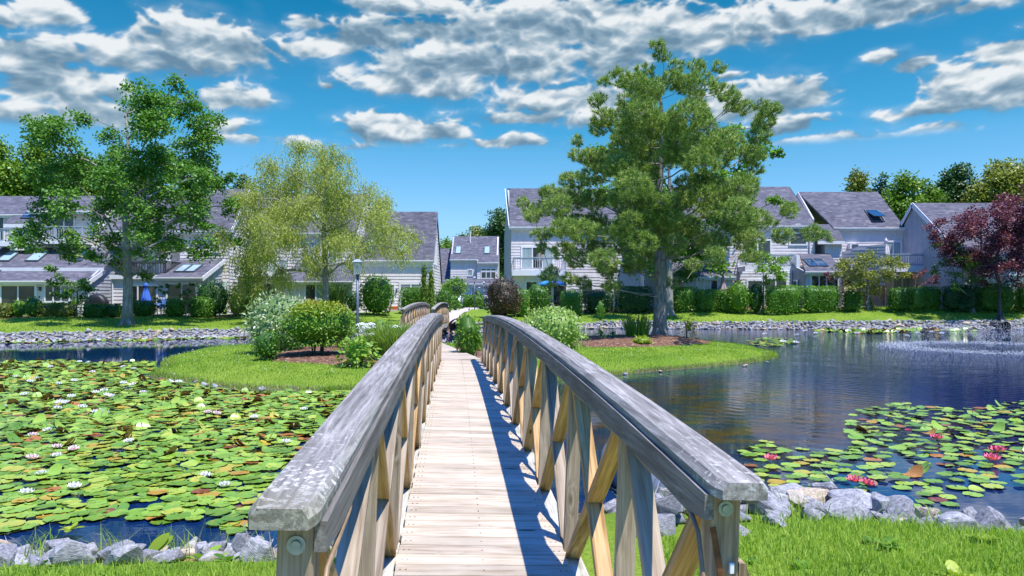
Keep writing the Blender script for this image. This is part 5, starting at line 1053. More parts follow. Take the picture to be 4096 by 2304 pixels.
T5 = [(975,218,7),(990,212,8),(1004,208,8),(1018,204,9),(1032,202,10),(946,222,6),(958,224,8),(972,228,9),(988,226,10),(1004,222,10),(1020,218,10),(1036,216,10),(942,236,5),(954,238,7),(968,242,8),(984,242,10),(1000,240,10),(1016,236,10),(1032,234,10),(962,254,7),(978,256,8),(994,256,9),(1010,254,9),(1028,252,9),(976,268,6),(992,270,7),(1010,268,8),(1028,266,8),(1044,240,9),(1044,222,9),(1008,196,6),(1024,190,7),(996,280,5),(1020,280,6)]
tree('purple_maple', 'purple leaved japanese maple with dark forked trunk at the right edge', 'tree', 50.0, 1000, 307, gz(X(1000,50),50)-.05, [(a,b_,c*1.2) for a,b_,c in T5], 'purple', .18, .14, .11, 1.3, bark='bark_dk', depth=.7, clump=.25, forks=.7, trunk_top=2.4)
T6 = [(944,246,6),(955,250,8),(966,252,8),(972,262,8),(958,264,8),(946,262,6),(940,270,5),(952,276,7),(965,276,7),(950,286,5),(977,272,5)]
tree('small_tree', 'small green tree under the left side of the purple maple', 'tree', 51.5, 972, 300, gz(X(972,51.5),51.5), T6, 'yew', .13, .14, .10, .9, depth=.6, forks=.8, clump=.2)
T7 = [(848,262,7),(858,258,8),(868,262,8),(876,256,6),(885,262,7),(895,262,8),(904,268,6),(842,272,7),(854,272,9),(868,274,9),(882,274,8),(896,276,7),(906,276,5),(848,284,7),(860,286,9),(874,288,8),(887,288,6),(862,298,7),(872,300,6)]
tree('small_tree', 'bushy two-stemmed dogwood with yellowing leaves in front of the railed balcony', 'tree', 54.0, 868, 307, gz(X(868,54),54), T7, 'yellowgreen', .12, .15, .11, 1.0, depth=.6, forks=.5, clump=.22)
T8 = [(752,258,6),(764,256,7),(776,262,7),(786,258,5),(757,268,7),(770,272,7),(782,272,6),(764,282,5),(776,280,5)]
tree('small_tree', 'small green tree between the pine and the arched window', 'tree', 54.5, 763, 307, gz(X(763,54.5),54.5), T8, 'bright', .09, .15, .12, .9, depth=.6, forks=1.2, clump=.2)
T9 = [(58,270,5),(62,278,6),(54,285,6),(66,288,7),(76,282,7),(85,284,6),(72,296,8),(83,294,7),(50,294,4),(62,300,6),(78,306,7),(68,310,5)]
tree('small_tree', 'young magnolia shrub before the left patio windows', 'tree', 46.0, 76, 320, gz(X(76,46),46), T9, 'yew', .07, .16, .11, .8, depth=.6, forks=.4, clump=.2)
for lb, px, bl in (('thin flowering sapling in front of the blue umbrella patio', 161, [(158,288,3),(163,294,4),(159,300,4),(166,286,3),(162,306,3)]), ('thin sapling between two hedges at the far window right of the maple trunk', 186, [(182,288,4),(188,292,4),(184,298,4),(190,284,3),(186,304,3)]), ('slim yellow green sapling just right of the maple trunk', 130, [(129,290,3),(132,298,3),(129,304,3),(131,310,3)])):
    tree('sapling', lb, 'tree', 45.4, px, 318, gz(X(px,45.4),45.4), bl, 'yew', .03, .10, .07, .7, depth=.6, forks=.6, clump=.12)
tree('small_tree', 'round headed small tree above the hedge beside the path', 'tree', 64., 455, 310, gz(X(455,64),64), [(447,287,6),(455,284,7),(462,288,6),(450,293,5),(459,293,5)], 'yew', .08, .15, .1, 1.4, depth=.8, forks=1.2, clump=.25)
tree('small_tree', 'small purple leaved tree in front of the right balcony doors', 'tree', 54., 915, 302, gz(X(915,54),54), [(916,276,4),(924,272,5),(933,276,4),(927,283,5),(938,281,4),(920,286,3)], 'purple', .05, .12, .09, .6, depth=.7, forks=.9, clump=.18)
tree('small_tree', 'wispy burgundy shrub between two clipped hedges', 'tree', 54.3, 838, 306, gz(X(838,54.3),54.3), [(830,282,5),(838,278,5),(845,284,5),(834,291,5),(843,293,5),(838,301,5),(828,275,3)], 'purple', .04, .10, .08, .5, depth=.7, forks=.3, clump=.2)
# woods behind the houses
def back(label, px, pt, wpx, D, leaf, kind='leafy', zb=1.0, k=1.):
    h = (Z(pt, D)-zb); r_ = random.Random(int(px*3+pt)); hp = h*F/D; bl = []; n_ = int(13*k)
    for i in range(n_):
        f = (i+.6)/n_; yy = pt+hp*(1-f)*.62+5; wd = wpx/2*(math.sin(min((1-f)*1.9+.25, 1.9))**.8 if kind != 'pine' else (1.05-f)**.8)
        for s in ((-1, -.35, .35, 1) if f < .8 else (-.5, .5)): bl.append((px+s*wd*r_.uniform(.6, 1.0), yy+r_.uniform(-4, 4), wpx*.17*r_.uniform(.8, 1.3)))
    bl.append((px, pt+3, wpx*.09))
    return tree('woodland_tree', label, 'tree', D, px, 0, zb, bl, leaf, h*.022, .34, .24 if kind != 'pine' else .05, .32 if kind != 'pine' else .45, kind='leafy', depth=.8, clump=.42, group='woodland trees behind the houses', bark='bark_dk')
for a in [('bright green broad tree above the roofs at the left edge',-8,141,60,82,'backg'),('rounded green tree above the left roofs, next to the big maple',38,148,56,84,'backg'),('green woodland tree glimpsed through the left side of the maple crown',88,158,52,86,'backg'),('dark woodland tree behind the middle of the maple crown',140,165,50,88,'backd'),
          ('blue green pine to the right of the maple crown, above the roof',203,163,46,86,'backd'),('lower dark pine peeping between the maple and willow',243,176,30,90,'backd'),
          ('small green treetop over the roof gap left of the far house',446,238,22,125,'backg'),('wide pine treetop behind the far house roof',478,226,30,122,'backy'),('tall dark evergreen behind the right end of the far house',500,209,34,112,'backd'),('short green tree behind the ridge of the far house',462,234,22,126,'backd'),
          ('round olive pine above the roof with the open roof window',857,173,34,96,'backy'),('slender pine just right of the round olive pine',881,174,24,98,'backd'),('light green tree over the gap between two right roofs',903,176,40,94,'backg'),('light green tree above the left end of the far right roof',926,181,34,96,'backg'),
          ('big dark green tree above the middle of the far right roof',957,168,54,98,'backd'),('big yellow green tree above the right edge roofs',1003,163,58,94,'backy'),('yellow green tree cut by the right edge of the view',1045,168,50,96,'backy')]: back(*a)
# --- hedges and shrubs: (label, px0, px1, top, base, D, leaf, shape, group)
HG = 'clipped hedges below the left houses'; HR = 'clipped hedges below the right houses'
for a in [('yellowish clipped hedge cut off by the left edge',-8,12,304.5,321.5,43.8,'yellowgreen','hedge',HG),('yellowish clipped box hedge left of the young magnolia',40,76,304.5,321.5,44.2,'yellowgreen','hedge',HG),
          ('clipped hedge block just right of the young magnolia',84,107,305,319.5,45.2,'yew','hedge',HG),('clipped hedge block left of the maple trunk',108,123,305,319,45.4,'yew','hedge',HG),
          ('dark clipped hedge right of the maple trunk, below the blue umbrella',134,154,301.5,317.5,45.8,'yew','hedge',HG),('dark clipped hedge between the two thin saplings',167,184,299.5,317.5,46.0,'yew','hedge',HG),('dark clipped hedge beside the rounded evergreen',191,213,297.8,316.5,46.3,'yew','hedge',HG),
          ('narrow clipped yew box left of the loose shrub, by the pine',509.5,528.5,290,312,52.,'yew','box',HR),('dark clipped box at the left foot of the pine crown',561,581.5,291,310,55.,'yew','box',HR),
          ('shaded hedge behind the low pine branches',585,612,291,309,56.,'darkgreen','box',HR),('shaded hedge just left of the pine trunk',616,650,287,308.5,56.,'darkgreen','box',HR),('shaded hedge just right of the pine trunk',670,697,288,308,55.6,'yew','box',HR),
          ('clipped box left of the closed pink umbrella',697,717,290,308,55.2,'yew','box',HR),('bright clipped box under the closed pink umbrella',718,736,290,307.8,55.0,'yew','box',HR),
          ('long bright clipped hedge left of the glazed sunroom',764.5,801,286,308,54.0,'yew','hedge',HR),('long bright clipped hedge in front of the glazed sunroom',801.5,838.5,286.5,307.5,53.8,'yew','hedge',HR),('small clipped box left of the yellowing dogwood',844.5,860,290,306.6,53.5,'yew','box',HR),
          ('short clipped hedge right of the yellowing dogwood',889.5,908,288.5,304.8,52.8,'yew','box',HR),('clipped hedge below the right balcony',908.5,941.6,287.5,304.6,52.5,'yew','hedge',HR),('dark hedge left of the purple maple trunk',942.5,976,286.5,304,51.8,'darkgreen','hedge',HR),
          ('hedge directly behind the purple maple trunk',977,1013.5,284.5,303,51.8,'yew','hedge',HR),('clipped hedge at the right edge of the view',1015,1046,284.5,303,51.6,'yew','hedge',HR),
          ('clipped yew hedge left of the two pointed arborvitae',400,432,288.5,311.6,52.,'yew','hedge','clipped hedges by the middle path'),('clipped yew hedge right of the two pointed arborvitae',435,453,288.5,311.6,52.5,'yew','round','clipped hedges by the middle path'),
          ('low rounded hedge across the end of the path',461.5,486,296,306.4,76.,'yew','hedge','clipped hedges by the middle path'),('small round shrub in front of the far house door',472.5,482.5,290,297,86.,'yew','round','clipped hedges by the middle path')]:
    sh = a[7]; bush('hedge', a[0], 'hedge', *a[1:6], leaf=a[6], shape=sh, L=.11 if a[5] < 70 else .2, dens=1.5, depth=.8, group=a[8], lumpy=.035, ragged=.028, base=gz(X((a[1]+a[2])/2, a[5]), a[5])-.03)
for lb, x0, x1, y0, yb, D_, lf, sh, L_ in [('loose feathery yew between two yellowish hedges',11,26,300,323,44.,'bright','round',.16),('second loose feathery yew left of the yellowish box hedge',24,44,297.5,322.5,44.1,'yew','round',.16),
          ('dark rounded evergreen in front of the left sunroom wall',196.5,229.5,280,313,47.,'darkgreen','round',.15),('rounded green boxwood under the left side of the willow',238,260,294,314,48.,'yew','round',.12),('pale green loose shrub left of the boxwood under the willow',229,244,290,311,47.2,'willow','round',.14),
          ('very large round dark green evergreen near the patio step',360.5,392.5,275.5,312,50.,'yew','egg',.16),('left and taller of two pointed arborvitae',419.5,428.6,263,313,49.5,'arbor','cone',.14),('right and shorter of two pointed arborvitae',426.5,435.4,267,313,49.8,'arbor','cone',.14),
          ('rounded shrub right of the yew hedge, beside the far path',451.5,460,295,310.6,57.,'yew','round',.16),('purple and green mottled shrub right of the far lamp posts',485,521,276.5,314,50.,'rust','round',.14),('loose green shrub between the narrow yew box and the patio chair',526,550,282.6,310,53.,'yew','round',.15),
          ('loose bright green shrub right of the closed pink umbrella',727,751,281,307,54.4,'bright','round',.16),('shaded dark shrub right of the loose bright green shrub',748,763,281,307,54.6,'darkgreen','round',.15),('dark low shrub behind the pine trunk',652,672,291,309,57.5,'darkgreen','round',.15),('dark bush at the foot of the tall ornamental grass by the willow house',346,360,290,313,52.,'darkgreen','round',.14),('low green bush under the pine at its far left',597,604,300,310,52.,'yew','round',.12)]:
    bush('shrub', lb, 'shrub', x0, x1, y0, yb, D_, leaf=lf, shape=sh, L=L_, dens=1.2 if sh != 'round' else .95, depth=.85, lumpy=.07 if sh == 'round' else .03, ragged=.10 if sh == 'round' else .04, base=gz(X((x0+x1)/2, D_), D_)-.03)
# island shrubs
sv = lambda P, a, b_, h: np.clip(RNG.normal(.28, .14, len(P))+np.clip((P[:, 2]/h-.6)*1.2, 0, .5)+RNG.normal(0, .05, len(P)), 0, 1)
bush('shrub', 'tall shrub with cream-edged pale leaves at the left of the island bed', 'shrub', 247, 312, 295, 353, 23.6, 'varieg', 'round', .13, .055, 1.3, .8, lumpy=.09, ragged=.11, varfn=lambda P, a, b_, h: np.clip(RNG.normal(.55, .28, len(P)), 0, 1))
bush('shrub', 'rounded burning bush with orange tinted top at the centre of the island bed', 'shrub', 282, 357, 302, 358, 21.6, 'euon', 'round', .085, .05, 1.9, .8, lumpy=.045, ragged=.06, stems=True, varfn=sv, droop=.5)
bush('shrub', 'low shrub with small pink blossoms at the left front of the island bed', 'shrub', 254, 280, 331, 360, 21.0, 'yew', 'round', .08, .045, 1.2, .8, lumpy=.08, ragged=.1)
fm = MB()
hy = bush('shrub', 'bright green hydrangea at the front of the island bed beside the lamp post', 'shrub', 339, 376, 339, 366, 19.2, 'hydr', 'round', .14, .09, 2.0, .8, lumpy=.10, ragged=.14, core=.55, varfn=lambda P, a, b_, h: np.clip(RNG.normal(.42, .16, len(P))+np.where(P[:, 2] < h*.3, .35, 0)*RNG.random(len(P)), 0, 1), upb=.9)
bush('shrub', 'bright leafy perennial clump behind the hydrangea', 'shrub', 371, 391, 318, 345, 21.2, 'bright', 'round', .12, .05, 1.0, .8, lumpy=.1, ragged=.14)
bush('shrub', 'green leafy shrub with faint pink flowers just right of the bridge end', 'shrub', 456.5, 480, 313, 355, 20.6, 'bright', 'round', .11, .05, 1.15, .9, lumpy=.09, ragged=.12)
bush('shrub', 'large rounded pale green shrub on the island right of the bridge', 'shrub', 519, 584, 309, 354, 22.4, 'varieg2', 'round', .12, .05, 1.25, .85, lumpy=.05, ragged=.08, varfn=lambda P, a, b_, h: np.clip(RNG.normal(.55, .24, len(P)), 0, 1))
bush('shrub', 'small lime green spirea at the front of the right mulch bed', 'shrub', 633, 652, 339.5, 352.5, 26.6, 'lime', 'round', .10, .05, 1.3, .9, lumpy=.06, ragged=.08)
bush('shrub', 'thin airy upright shrub right of the pine trunk', 'shrub', 679, 698, 311, 342, 28.6, 'yellowgreen', 'round', .09, .035, .45, .8, lumpy=.1, ragged=.35, core=.25)
bush('shrub', 'small leafy plant at the back left of the right mulch bed', 'shrub', 596, 606, 324, 342, 28., 'yew', 'round', .11, .045, .5, .8, lumpy=.1, ragged=.3, core=.3)
bush('shrub', 'sparse seedling left of the cattail clump', 'shrub', 608, 618, 327, 340, 29., 'yew', 'round', .09, .04, .4, .8, lumpy=.1, ragged=.35, core=.2)
# blade clumps
def blades(name, label, cat, x, y, z, n_, h, spread, wd, mat, lean=.35, group=None, parent=None, rx=None):
    t = parent or thing(name, label, cat, (x, y, z), group=group); an = RNG.uniform(0, 6.283, n_); r_ = np.sqrt(RNG.uniform(0, 1, n_))*spread; B0 = np.stack([r_*np.cos(an)*(rx or 1), r_*np.sin(an), np.zeros(n_)], 1)
    hh = h*RNG.uniform(.6, 1.1, n_); ln = RNG.normal(0, lean, (n_, 2))*hh[:, None]+B0[:, :2]*.5; s = rdir(n_); s[:, 2] = 0; s = unit(s)*wd/2; V = []
    for f, wf, cv in ((0, 1, 0), (.5, .9, .28), (.85, .6, .75), (1, .05, 1.05)):
        c = B0+np.stack([ln[:, 0]*cv, ln[:, 1]*cv, hh*f*(1-.12*cv*np.abs(RNG.normal(0, 1, n_)*0+1))], 1); V += [c-s*wf, c+s*wf]
    V = np.stack(V, 1).reshape(-1, 3); b0 = np.arange(n_)[:, None]*8; Fc = np.concatenate([b0+np.array([2*k, 2*k+1, 2*k+3, 2*k+2]) for k in range(3)]); va = np.repeat(np.clip(RNG.normal(.5, .25, n_), 0, 1), 8)
    mk('blades', V, Fc, mat, t, False, va); return t
blades('ornamental_grass', 'clump of variegated ornamental grass left of the bridge rail', 'grass clump', X(394,20.4), 20.4, gz(X(394,20.4),20.4), 1400, 1.15, .50, .022, LM['grassy'], .33)
blades('ornamental_grass', 'tall dark ornamental grass against the willow house wall', 'grass clump', X(335,52.5), 52.5, gz(X(335,52.5),52.5), 500, 2.3, .6, .05, LM['backd'], .2)
blades('ornamental_grass', 'wispy grass clump behind the far end of the right bridge rail', 'grass clump', X(494,23.6), 23.6, gz(X(494,23.6),23.6), 900, .55, .75, .02, LM['grassy'], .3)
ct = blades('cattail_clump', 'upright cattail clump with brown heads left of the pine trunk', 'cattails', X(637,29.4), 29.4, gz(X(637,29.4),29.4), 260, 1.05, .33, .028, LM['bright'], .10, rx=1.25)
for k in range(14):
    a = random.uniform(-.38, .38); b_ = random.uniform(-.25, .25); hh = random.uniform(.75, 1.05); s = MB(); s.tube([(a, b_, 0), (a*1.1, b_, hh)], .006, 5); st = s.build('stalk', LM['yellowgreen'], ct); s = MB(); s.lathe((a*1.1, b_, hh-.12), [(.006,0),(.018,.02),(.018,.09),(.006,.12)], 7); s.build('seed_head', M['rust'], st)
# white phlox beside the lamp
M['petal'] = plain('white_petals', (.80,.80,.78), .6); M['pink'] = plain('pale_pink_petals', (.75,.42,.45), .6)
ph = bush('flowering_plant', 'white flowered perennial right behind the lamp post on the island', 'flowers', 358, 375, 334, 350, 20.9, 'bright', 'round', .12, .04, .7, .9, lumpy=.1, ragged=.25, core=.4)
for (fx, fy) in [(360,324),(362,323.5),(369,324),(371,323.4),(361,327),(366,327),(372,326.5),(359,334),(364,334),(368,334),(372,333.6),(396,326),(363,330)]:
    D_ = 20.2+random.uniform(-.15, .15); wx, wz = X(fx, D_)-ph.location.x, Z(fy, D_)-ph.location.z; s = MB()
    for k in range(16): an = k*2.4; rr = .03*math.sqrt(k); s.lathe((wx+rr*math.cos(an), D_-20.9+rr*math.sin(an), wz-rr*rr*4), [(.006,0),(.026,.010),(.022,.022),(.006,.028)], 6)
    hd = s.build('flower_head', M['petal'], ph, True); s = MB(); s.tube([(wx*.6, 0, 0), (wx, D_-20.9, wz)], .006, 4); s.build('stalk', LM['yew'], ph)
# ------------------------------------------------------------------ stones
m, n, b = material('riprap_stone'); M['stone'] = m; v, rnd = objvec(n); va = attr(n); v = n.vmath('ADD', v, n.comb(n.math('MULTIPLY', va, 9), n.math('MULTIPLY', va, 5), va))
f1 = n.noise(v, 7, 6, .65); f2 = n.noise(n.vmath('MULTIPLY', v, (3, 3, 14)), 2.5, 4, .6); k = n.math('ADD', n.math('MULTIPLY', f1, .5), n.math('MULTIPLY', f2, .5))
c = n.ramp(k, [(.36, (.11,.11,.115)), (.5, (.26,.26,.265)), (.64, (.42,.415,.40))]); tone = n.math('FRACT', n.math('ADD', n.math('MULTIPLY', rnd, 5.3), n.math('MULTIPLY', va, 3.7)))
c = n.mix(n.maprange(tone, .80, .86), c, n.ramp(k, [(.4, (.24,.19,.13)), (.6, (.46,.38,.27))])); c = n.mix(1., c, n.comb(n.maprange(tone, 0, .8, .75, 1.15), n.maprange(tone, 0, .8, .75, 1.15), n.maprange(tone, 0, .8, .78, 1.15)), 'MULTIPLY')
n.put(b.inputs['Base Color'], c); b.inputs['Roughness'].default_value = .8; n.put(b.inputs['Normal'], n.bump(k, .6, .02))
def rock_mesh(seed):
    r_ = np.random.default_rng(seed); bm = bmesh.new(); q = unit(r_.standard_normal((13, 3)))*r_.uniform(.75, 1.05, (13, 1)); q *= np.array([1, r_.uniform(.55, .85), r_.uniform(.38, .62)])
    for p in q: bm.verts.new(p)
    g_ = bmesh.ops.convex_hull(bm, input=bm.verts); bmesh.ops.delete(bm, geom=[e for e in g_['geom_interior'] if isinstance(e, bmesh.types.BMVert)], context='VERTS')
    bmesh.ops.bevel(bm, geom=list(bm.edges), offset=.05, segments=1, affect='EDGES'); bmesh.ops.triangulate(bm, faces=bm.faces[:])
    for v_ in bm.verts: v_.co += Vector(r_.normal(0, .012, 3))
    me = bpy.data.meshes.new('riprap_stone'); bm.to_mesh(me); bm.free(); me.materials.append(M['stone']); return me
RM = [rock_mesh(100+i) for i in range(9)]
rocks = []      # x, y, z, size, group index
def rot_mat(): 
    return Matrix.Rotation(random.uniform(0, 6.28), 4, 'Z') @ Matrix.Rotation(random.gauss(0, .35), 4, 'X') @ Matrix.Rotation(random.gauss(0, .35), 4, 'Y')
def yn(x): return float(np.interp(x, YN[:, 0], YN[:, 1]))
def yf(x): return float(np.interp(x, YF[:, 0], YF[:, 1]))
def place_band(x0, x1, y0f, y1f, num, smin, smax, gi, lift=.0):
    kept = []; tries = 0
    while len(kept) < num and tries < num*60:
        tries += 1; x = random.uniform(x0, x1); f = random.random(); y = y0f(x)+(y1f(x)-y0f(x))*f; s = random.uniform(smin, smax)
        if any((x-a)**2+(y-c)**2 < ((s+q)*.50)**2 for a, c, q in kept): continue
        kept.append((x, y, s)); rocks.append((x, y, gz(x, y)+s*.12+lift*random.random(), s, gi))
place_band(-9.0, -.75, lambda x: yn(x)-1.35, lambda x: yn(x)-.02, 190, .09, .24, 0)
place_band(-9.0, -.75, lambda x: yn(x)-1.1, lambda x: yn(x)-.2, 70, .10, .2, 0, .12)
def rb0(x): return yn(x)-np.interp(x, [1.2, 2.0, 3.2, 4.6, 6.0], [2.6, 1.9, 1.5, .6, .2])
place_band(.9, 5.7, rb0, lambda x: yn(x)-.02, 130, .10, .27, 1); place_band(1.0, 4.2, lambda x: rb0(x)+.2, lambda x: yn(x)-.1, 40, .10, .2, 1, .14)
for (px_, py_, D_, s) in [(790,497,7.2,.27),(808,500,7.1,.30),(832,496,7.2,.30),(856,502,6.9,.34),(876,508,6.8,.25),(748,502,7.0,.30),(732,508,6.8,.26),(770,505,6.9,.27),(816,512,6.6,.25),(842,513,6.6,.28),(900,516,6.6,.26),(925,520,6.5,.22),(785,514,6.5,.24),(700,505,7.0,.25),(640,512,6.7,.26),(655,500,7.1,.24),(668,511,6.6,.22),(648,528,6.2,.22)]:
    rocks.append((X(px_, D_), D_, Z(py_, D_), s, 1))
place_band(-34, -4.6, lambda x: yf(x)-.05, lambda x: yf(x)+1.0, 1150, .13, .27, 2); place_band(-4.5, 1.5, lambda x: yf(x)-.3, lambda x: yf(x)+1.6, 190, .13, .28, 3)
place_band(1.5, 40, lambda x: yf(x)-.05, lambda x: yf(x)+1.05+.03*max(0, x-15), 1900, .15, .33, 4)
for px_, py_, D_, s in [(284,386,17.2,.12),(290,386.5,17.1,.1),(262,388,16.9,.12),(196,383,18.2,.1),(205,385.5,17.7,.13),(745,367,22.6,.12),(767,364,23.6,.1),(625,376,20.2,.09),(660,374.5,20.9,.1),(345,389,17.0,.08),(215,387,17.4,.12)]: rocks.append((X(px_, D_), D_, .03, s, 5))
rocks = [q for q in rocks if not (q[4] == 1 and abs(q[0]-(1.72-.17*(q[1]-6.6))) < .42 and q[1] > 6.75)]
rocks.sort(key=lambda r_: -r_[3]/r_[1]); RG = [('angular grey stone of the bank at bottom left, below the lily pads','stones of the near left bank'),('angular grey stone of the bank at bottom right, near the culvert pipe','stones of the near right bank'),
    ('small grey stone of the far left bank, below the maple lawn','stones of the far left bank'),('grey stone around the far culvert by the second footbridge','stones by the second footbridge'),('small grey stone of the far right bank, below the long lawn','stones of the far right bank'),('low flat stone at the grassy edge of the island','stones at the island edge')]
for (x, y, z, s, gi) in rocks[:300]:
    o = bpy.data.objects.new('riprap_stone', random.choice(RM)); COL.objects.link(o); o.matrix_world = Matrix.Translation((x, y, z)) @ rot_mat() @ Matrix.Diagonal((s, s, s, 1)); lb, gp = RG[gi]; q_ = 512+x*F/y; big_ = s > .2
    if gi == 0: w_ = 'beside the left bridge post' if q_ > 190 else ('near the dock leaf' if q_ > 90 else 'in the bottom left corner'); lb = ('large ' if big_ else 'smaller ')+'angular grey bank stone '+w_; gp = lb
    elif gi == 1: w_ = 'seen through the right railing' if q_ < 715 else ('just right of the end post' if q_ < 830 else 'toward the right edge'); lb = ('large ' if big_ else 'smaller ')+'angular grey bank stone '+w_; gp = lb
    tag(o, lb, 'stone', gp)
for gi in range(6):
    V = []; Fc = []; va = []; nv = 0
    base = []
    for me in RM: co = np.empty(len(me.vertices)*3, np.float32); me.vertices.foreach_get('co', co); fi = np.empty(len(me.loops), np.int32); me.loops.foreach_get('vertex_index', fi); base.append((co.reshape(-1, 3), fi.reshape(-1, 3)))
    for (x, y, z, s, g_) in rocks[300:]:
        if g_ != gi: continue
        c0, f0 = random.choice(base); mt = np.array(rot_mat().to_3x3()); V.append(c0@mt.T*s+np.array([x, y, z])); Fc.append(f0+nv); nv += len(c0); va.append(np.full(len(c0), random.random()))
    if V: o = mk('riprap', np.concatenate(V), np.concatenate(Fc), M['stone'], var=np.concatenate(va)); tag(o, ['','','band of small grey stones along the far left shore','grey stones heaped at the far end of the second footbridge','band of small grey stones along the far right shore',''][gi] or 'smaller grey stones between the larger ones on the near '+['left','right'][gi % 2]+' bank', 'stones', kind='stuff')
# culverts
def culvert(name, label, p, ax, r_, ln, n_, mat_):
    t = thing(name, label, 'pipe', p); ax = Vector(ax).normalized(); sx = ax.orthogonal().normalized(); sy = ax.cross(sx); V = []; K_ = 40
    seq = [(i*ln/(n_*6), r_+.026*math.cos(2*math.pi*i/6)) for i in range(n_*6+1)]; seq = seq+[(a, q-.022) for a, q in reversed(seq)]
    for a, q in seq:
        for k in range(K_): an = 2*math.pi*k/K_; V.append(ax*a+(sx*math.cos(an)+sy*math.sin(an))*q)
    m_ = len(seq); mk('pipe_shell', V, [(i*K_+k, i*K_+(k+1)%K_, ((i+1)%m_)*K_+(k+1)%K_, ((i+1)%m_)*K_+k) for i in range(m_) for k in range(K_)], mat_, t, True); return t
M['culv'] = plain('dull_galvanised', (.30,.35,.42), .45, .5, .18, 9)
cp = culvert('culvert_pipe', 'large corrugated metal culvert pipe poking out of the bank beside the right bridge rail', (1.72, 6.6, .22), (-.17, .98, -.02), .31, 2.2, 17, M['culv'])
cs = MB(); 
for i in range(9): cs.bar((1.79, 6.75+i*.17, .24), (1.80, 6.75+i*.17+.07, .24), .012, .012)
culvert('culvert_pipe', 'small dark culvert pipe among the stones by the second footbridge', (X(457.5,43.6), 43.5, .28), (0, 1, 0), .55, 1.6, 8, plain('rusty_pipe', (.20,.11,.07), .8, 0, .4, 6))
culvert('culvert_pipe', 'black culvert pipe in the stones at the far right shore', (X(1005,47.6), 47.5, .22), (0, 1, 0), .30, 1.2, 8, M['blk'])
cdt = thing('conduit', 'white plastic conduit standing outside the right bridge rail', 'pipe', (.66, 6.6, -.1)); c_ = MB(); c_.tube([(0,0,.05),(0,0,.63),(-.02,.1,.68)], .016, 10); c_.build('pipe', M['white'], cdt, True); c_ = MB(); c_.lathe((0,0,.45), [(.018,0),(.024,.005),(.024,.04),(.018,.045)], 12); c_.build('clamp', M['steel'], cdt)

# ------------------------------------------------------------------ water lilies
m, n, b = material('lily_pad'); M['pad'] = m; va = attr(n); oi = n.new('ShaderNodeObjectInfo'); rnd = n.math('FRACT', n.math('ADD', va, n.math('MULTIPLY', oi.outputs['Random'], 3.7))); pos = n.new('ShaderNodeNewGeometry')
c = n.ramp(rnd, [(0, (.09,.20,.018)), (.25, (.14,.28,.022)), (.5, (.20,.36,.035)), (.72, (.27,.42,.045)), (.90, (.36,.42,.05)), (.94, (.42,.30,.035)), (.975, (.38,.15,.03)), (1, (.16,.035,.022))])
sp = n.noise(pos.outputs['Position'], 16, 4, .65); c = n.mix(n.math('MULTIPLY', n.maprange(sp, .56, .68), .65), c, (.36,.26,.04)); c = n.mix(n.maprange(n.noise(pos.outputs['Position'], 60, 2), .66, .72), c, (.14,.06,.02))
c = n.mix(pos.outputs['Backfacing'], c, n.mix(sp, (.20,.045,.02), (.26,.10,.04)))
n.put(b.inputs['Base Color'], c); b.inputs['Roughness'].default_value = .30; b.inputs['Specular IOR Level'].default_value = .45; b.inputs['Coat Weight'].default_value = .15
def pad_arrays(seed, curl=0.):
    r_ = np.random.default_rng(seed); K_ = 18; an0 = r_.uniform(0, 6.28); V = [(0, 0, 0)]; notch = .22
    for ring, rr in enumerate((.45, .82, 1.0)):
        for k in range(K_+1):
            an = an0+notch/2+(2*math.pi-notch)*k/K_; q = rr*(1+.035*math.sin(an*5+seed)*(ring == 2)); up = (.05 if ring == 2 else 0)*(1+math.sin(an*3+seed))*.6; x, y = q*math.cos(an), q*math.sin(an)
            if curl: s_ = max(0, x*math.cos(seed)+y*math.sin(seed)-.05); up += curl*s_**1.5; 
            V.append((x, y, up+.012*math.sin(an*9)*ring))
    n1 = K_+1; Fc = [(0, 1+k, 2+k) for k in range(K_)]; Fq = []
    for ring in range(2):
        for k in range(K_): a = 1+ring*n1+k; Fq += [(a, a+n1, a+1), (a+1, a+n1, a+n1+1)]
    return np.array(V, float), np.array(Fc+Fq)
PA = [pad_arrays(i) for i in range(6)]+[pad_arrays(20+i, .35) for i in range(5)]+[pad_arrays(30+i, 1.1) for i in range(3)]
PM = [mk('proto', v_, f_, M['pad'], smooth=True, var=[i*.21 % 1]*len(v_)) for i, (v_, f_) in enumerate(PA)]
PMd = [o.data for o in PM]
for o, d_ in zip(PM, PMd): bpy.data.objects.remove(o); d_.name = 'lily_pad'
pads = []
def scatter_pads(polyfn, box_, rmin, rmax, spacing, gi, num, curlf):
    x0, x1, y0, y1 = box_; cell = rmax; gr = {}; tries = 0; cnt = 0; cand = RNG.uniform(0, 1, (num, 4))
    for (a, c_, e, f) in cand:
        x = x0+(x1-x0)*a; y = y0+(y1-y0)*c_
        dn = polyfn(x, y)
        if dn <= 0 or f > dn: continue
        r_ = rmin+(rmax-rmin)*e; ix, iy = int(x//cell), int(y//cell); ok = True
        for i in (-1, 0, 1):
            for j in (-1, 0, 1):
                for (qx, qy, qr) in gr.get((ix+i, iy+j), ()):
                    if (qx-x)**2+(qy-y)**2 < (spacing*(qr+r_))**2: ok = False; break
                if not ok: break
            if not ok: break
        if not ok: continue
        gr.setdefault((ix, iy), []).append((x, y, r_)); pads.append((x, y, r_, gi, curlf(x, y)))
def wet(x, y, mrg=.1):
    a = np.array([x]); c_ = np.array([y]); 
    return not inpoly(a, c_, ISL)[0] and seg_dist(a, c_, ISL, True)[0] > mrg
dens_n = lambda x, y: vnoise(np.array([x*.8]), np.array([y*.8]), 5)[0]
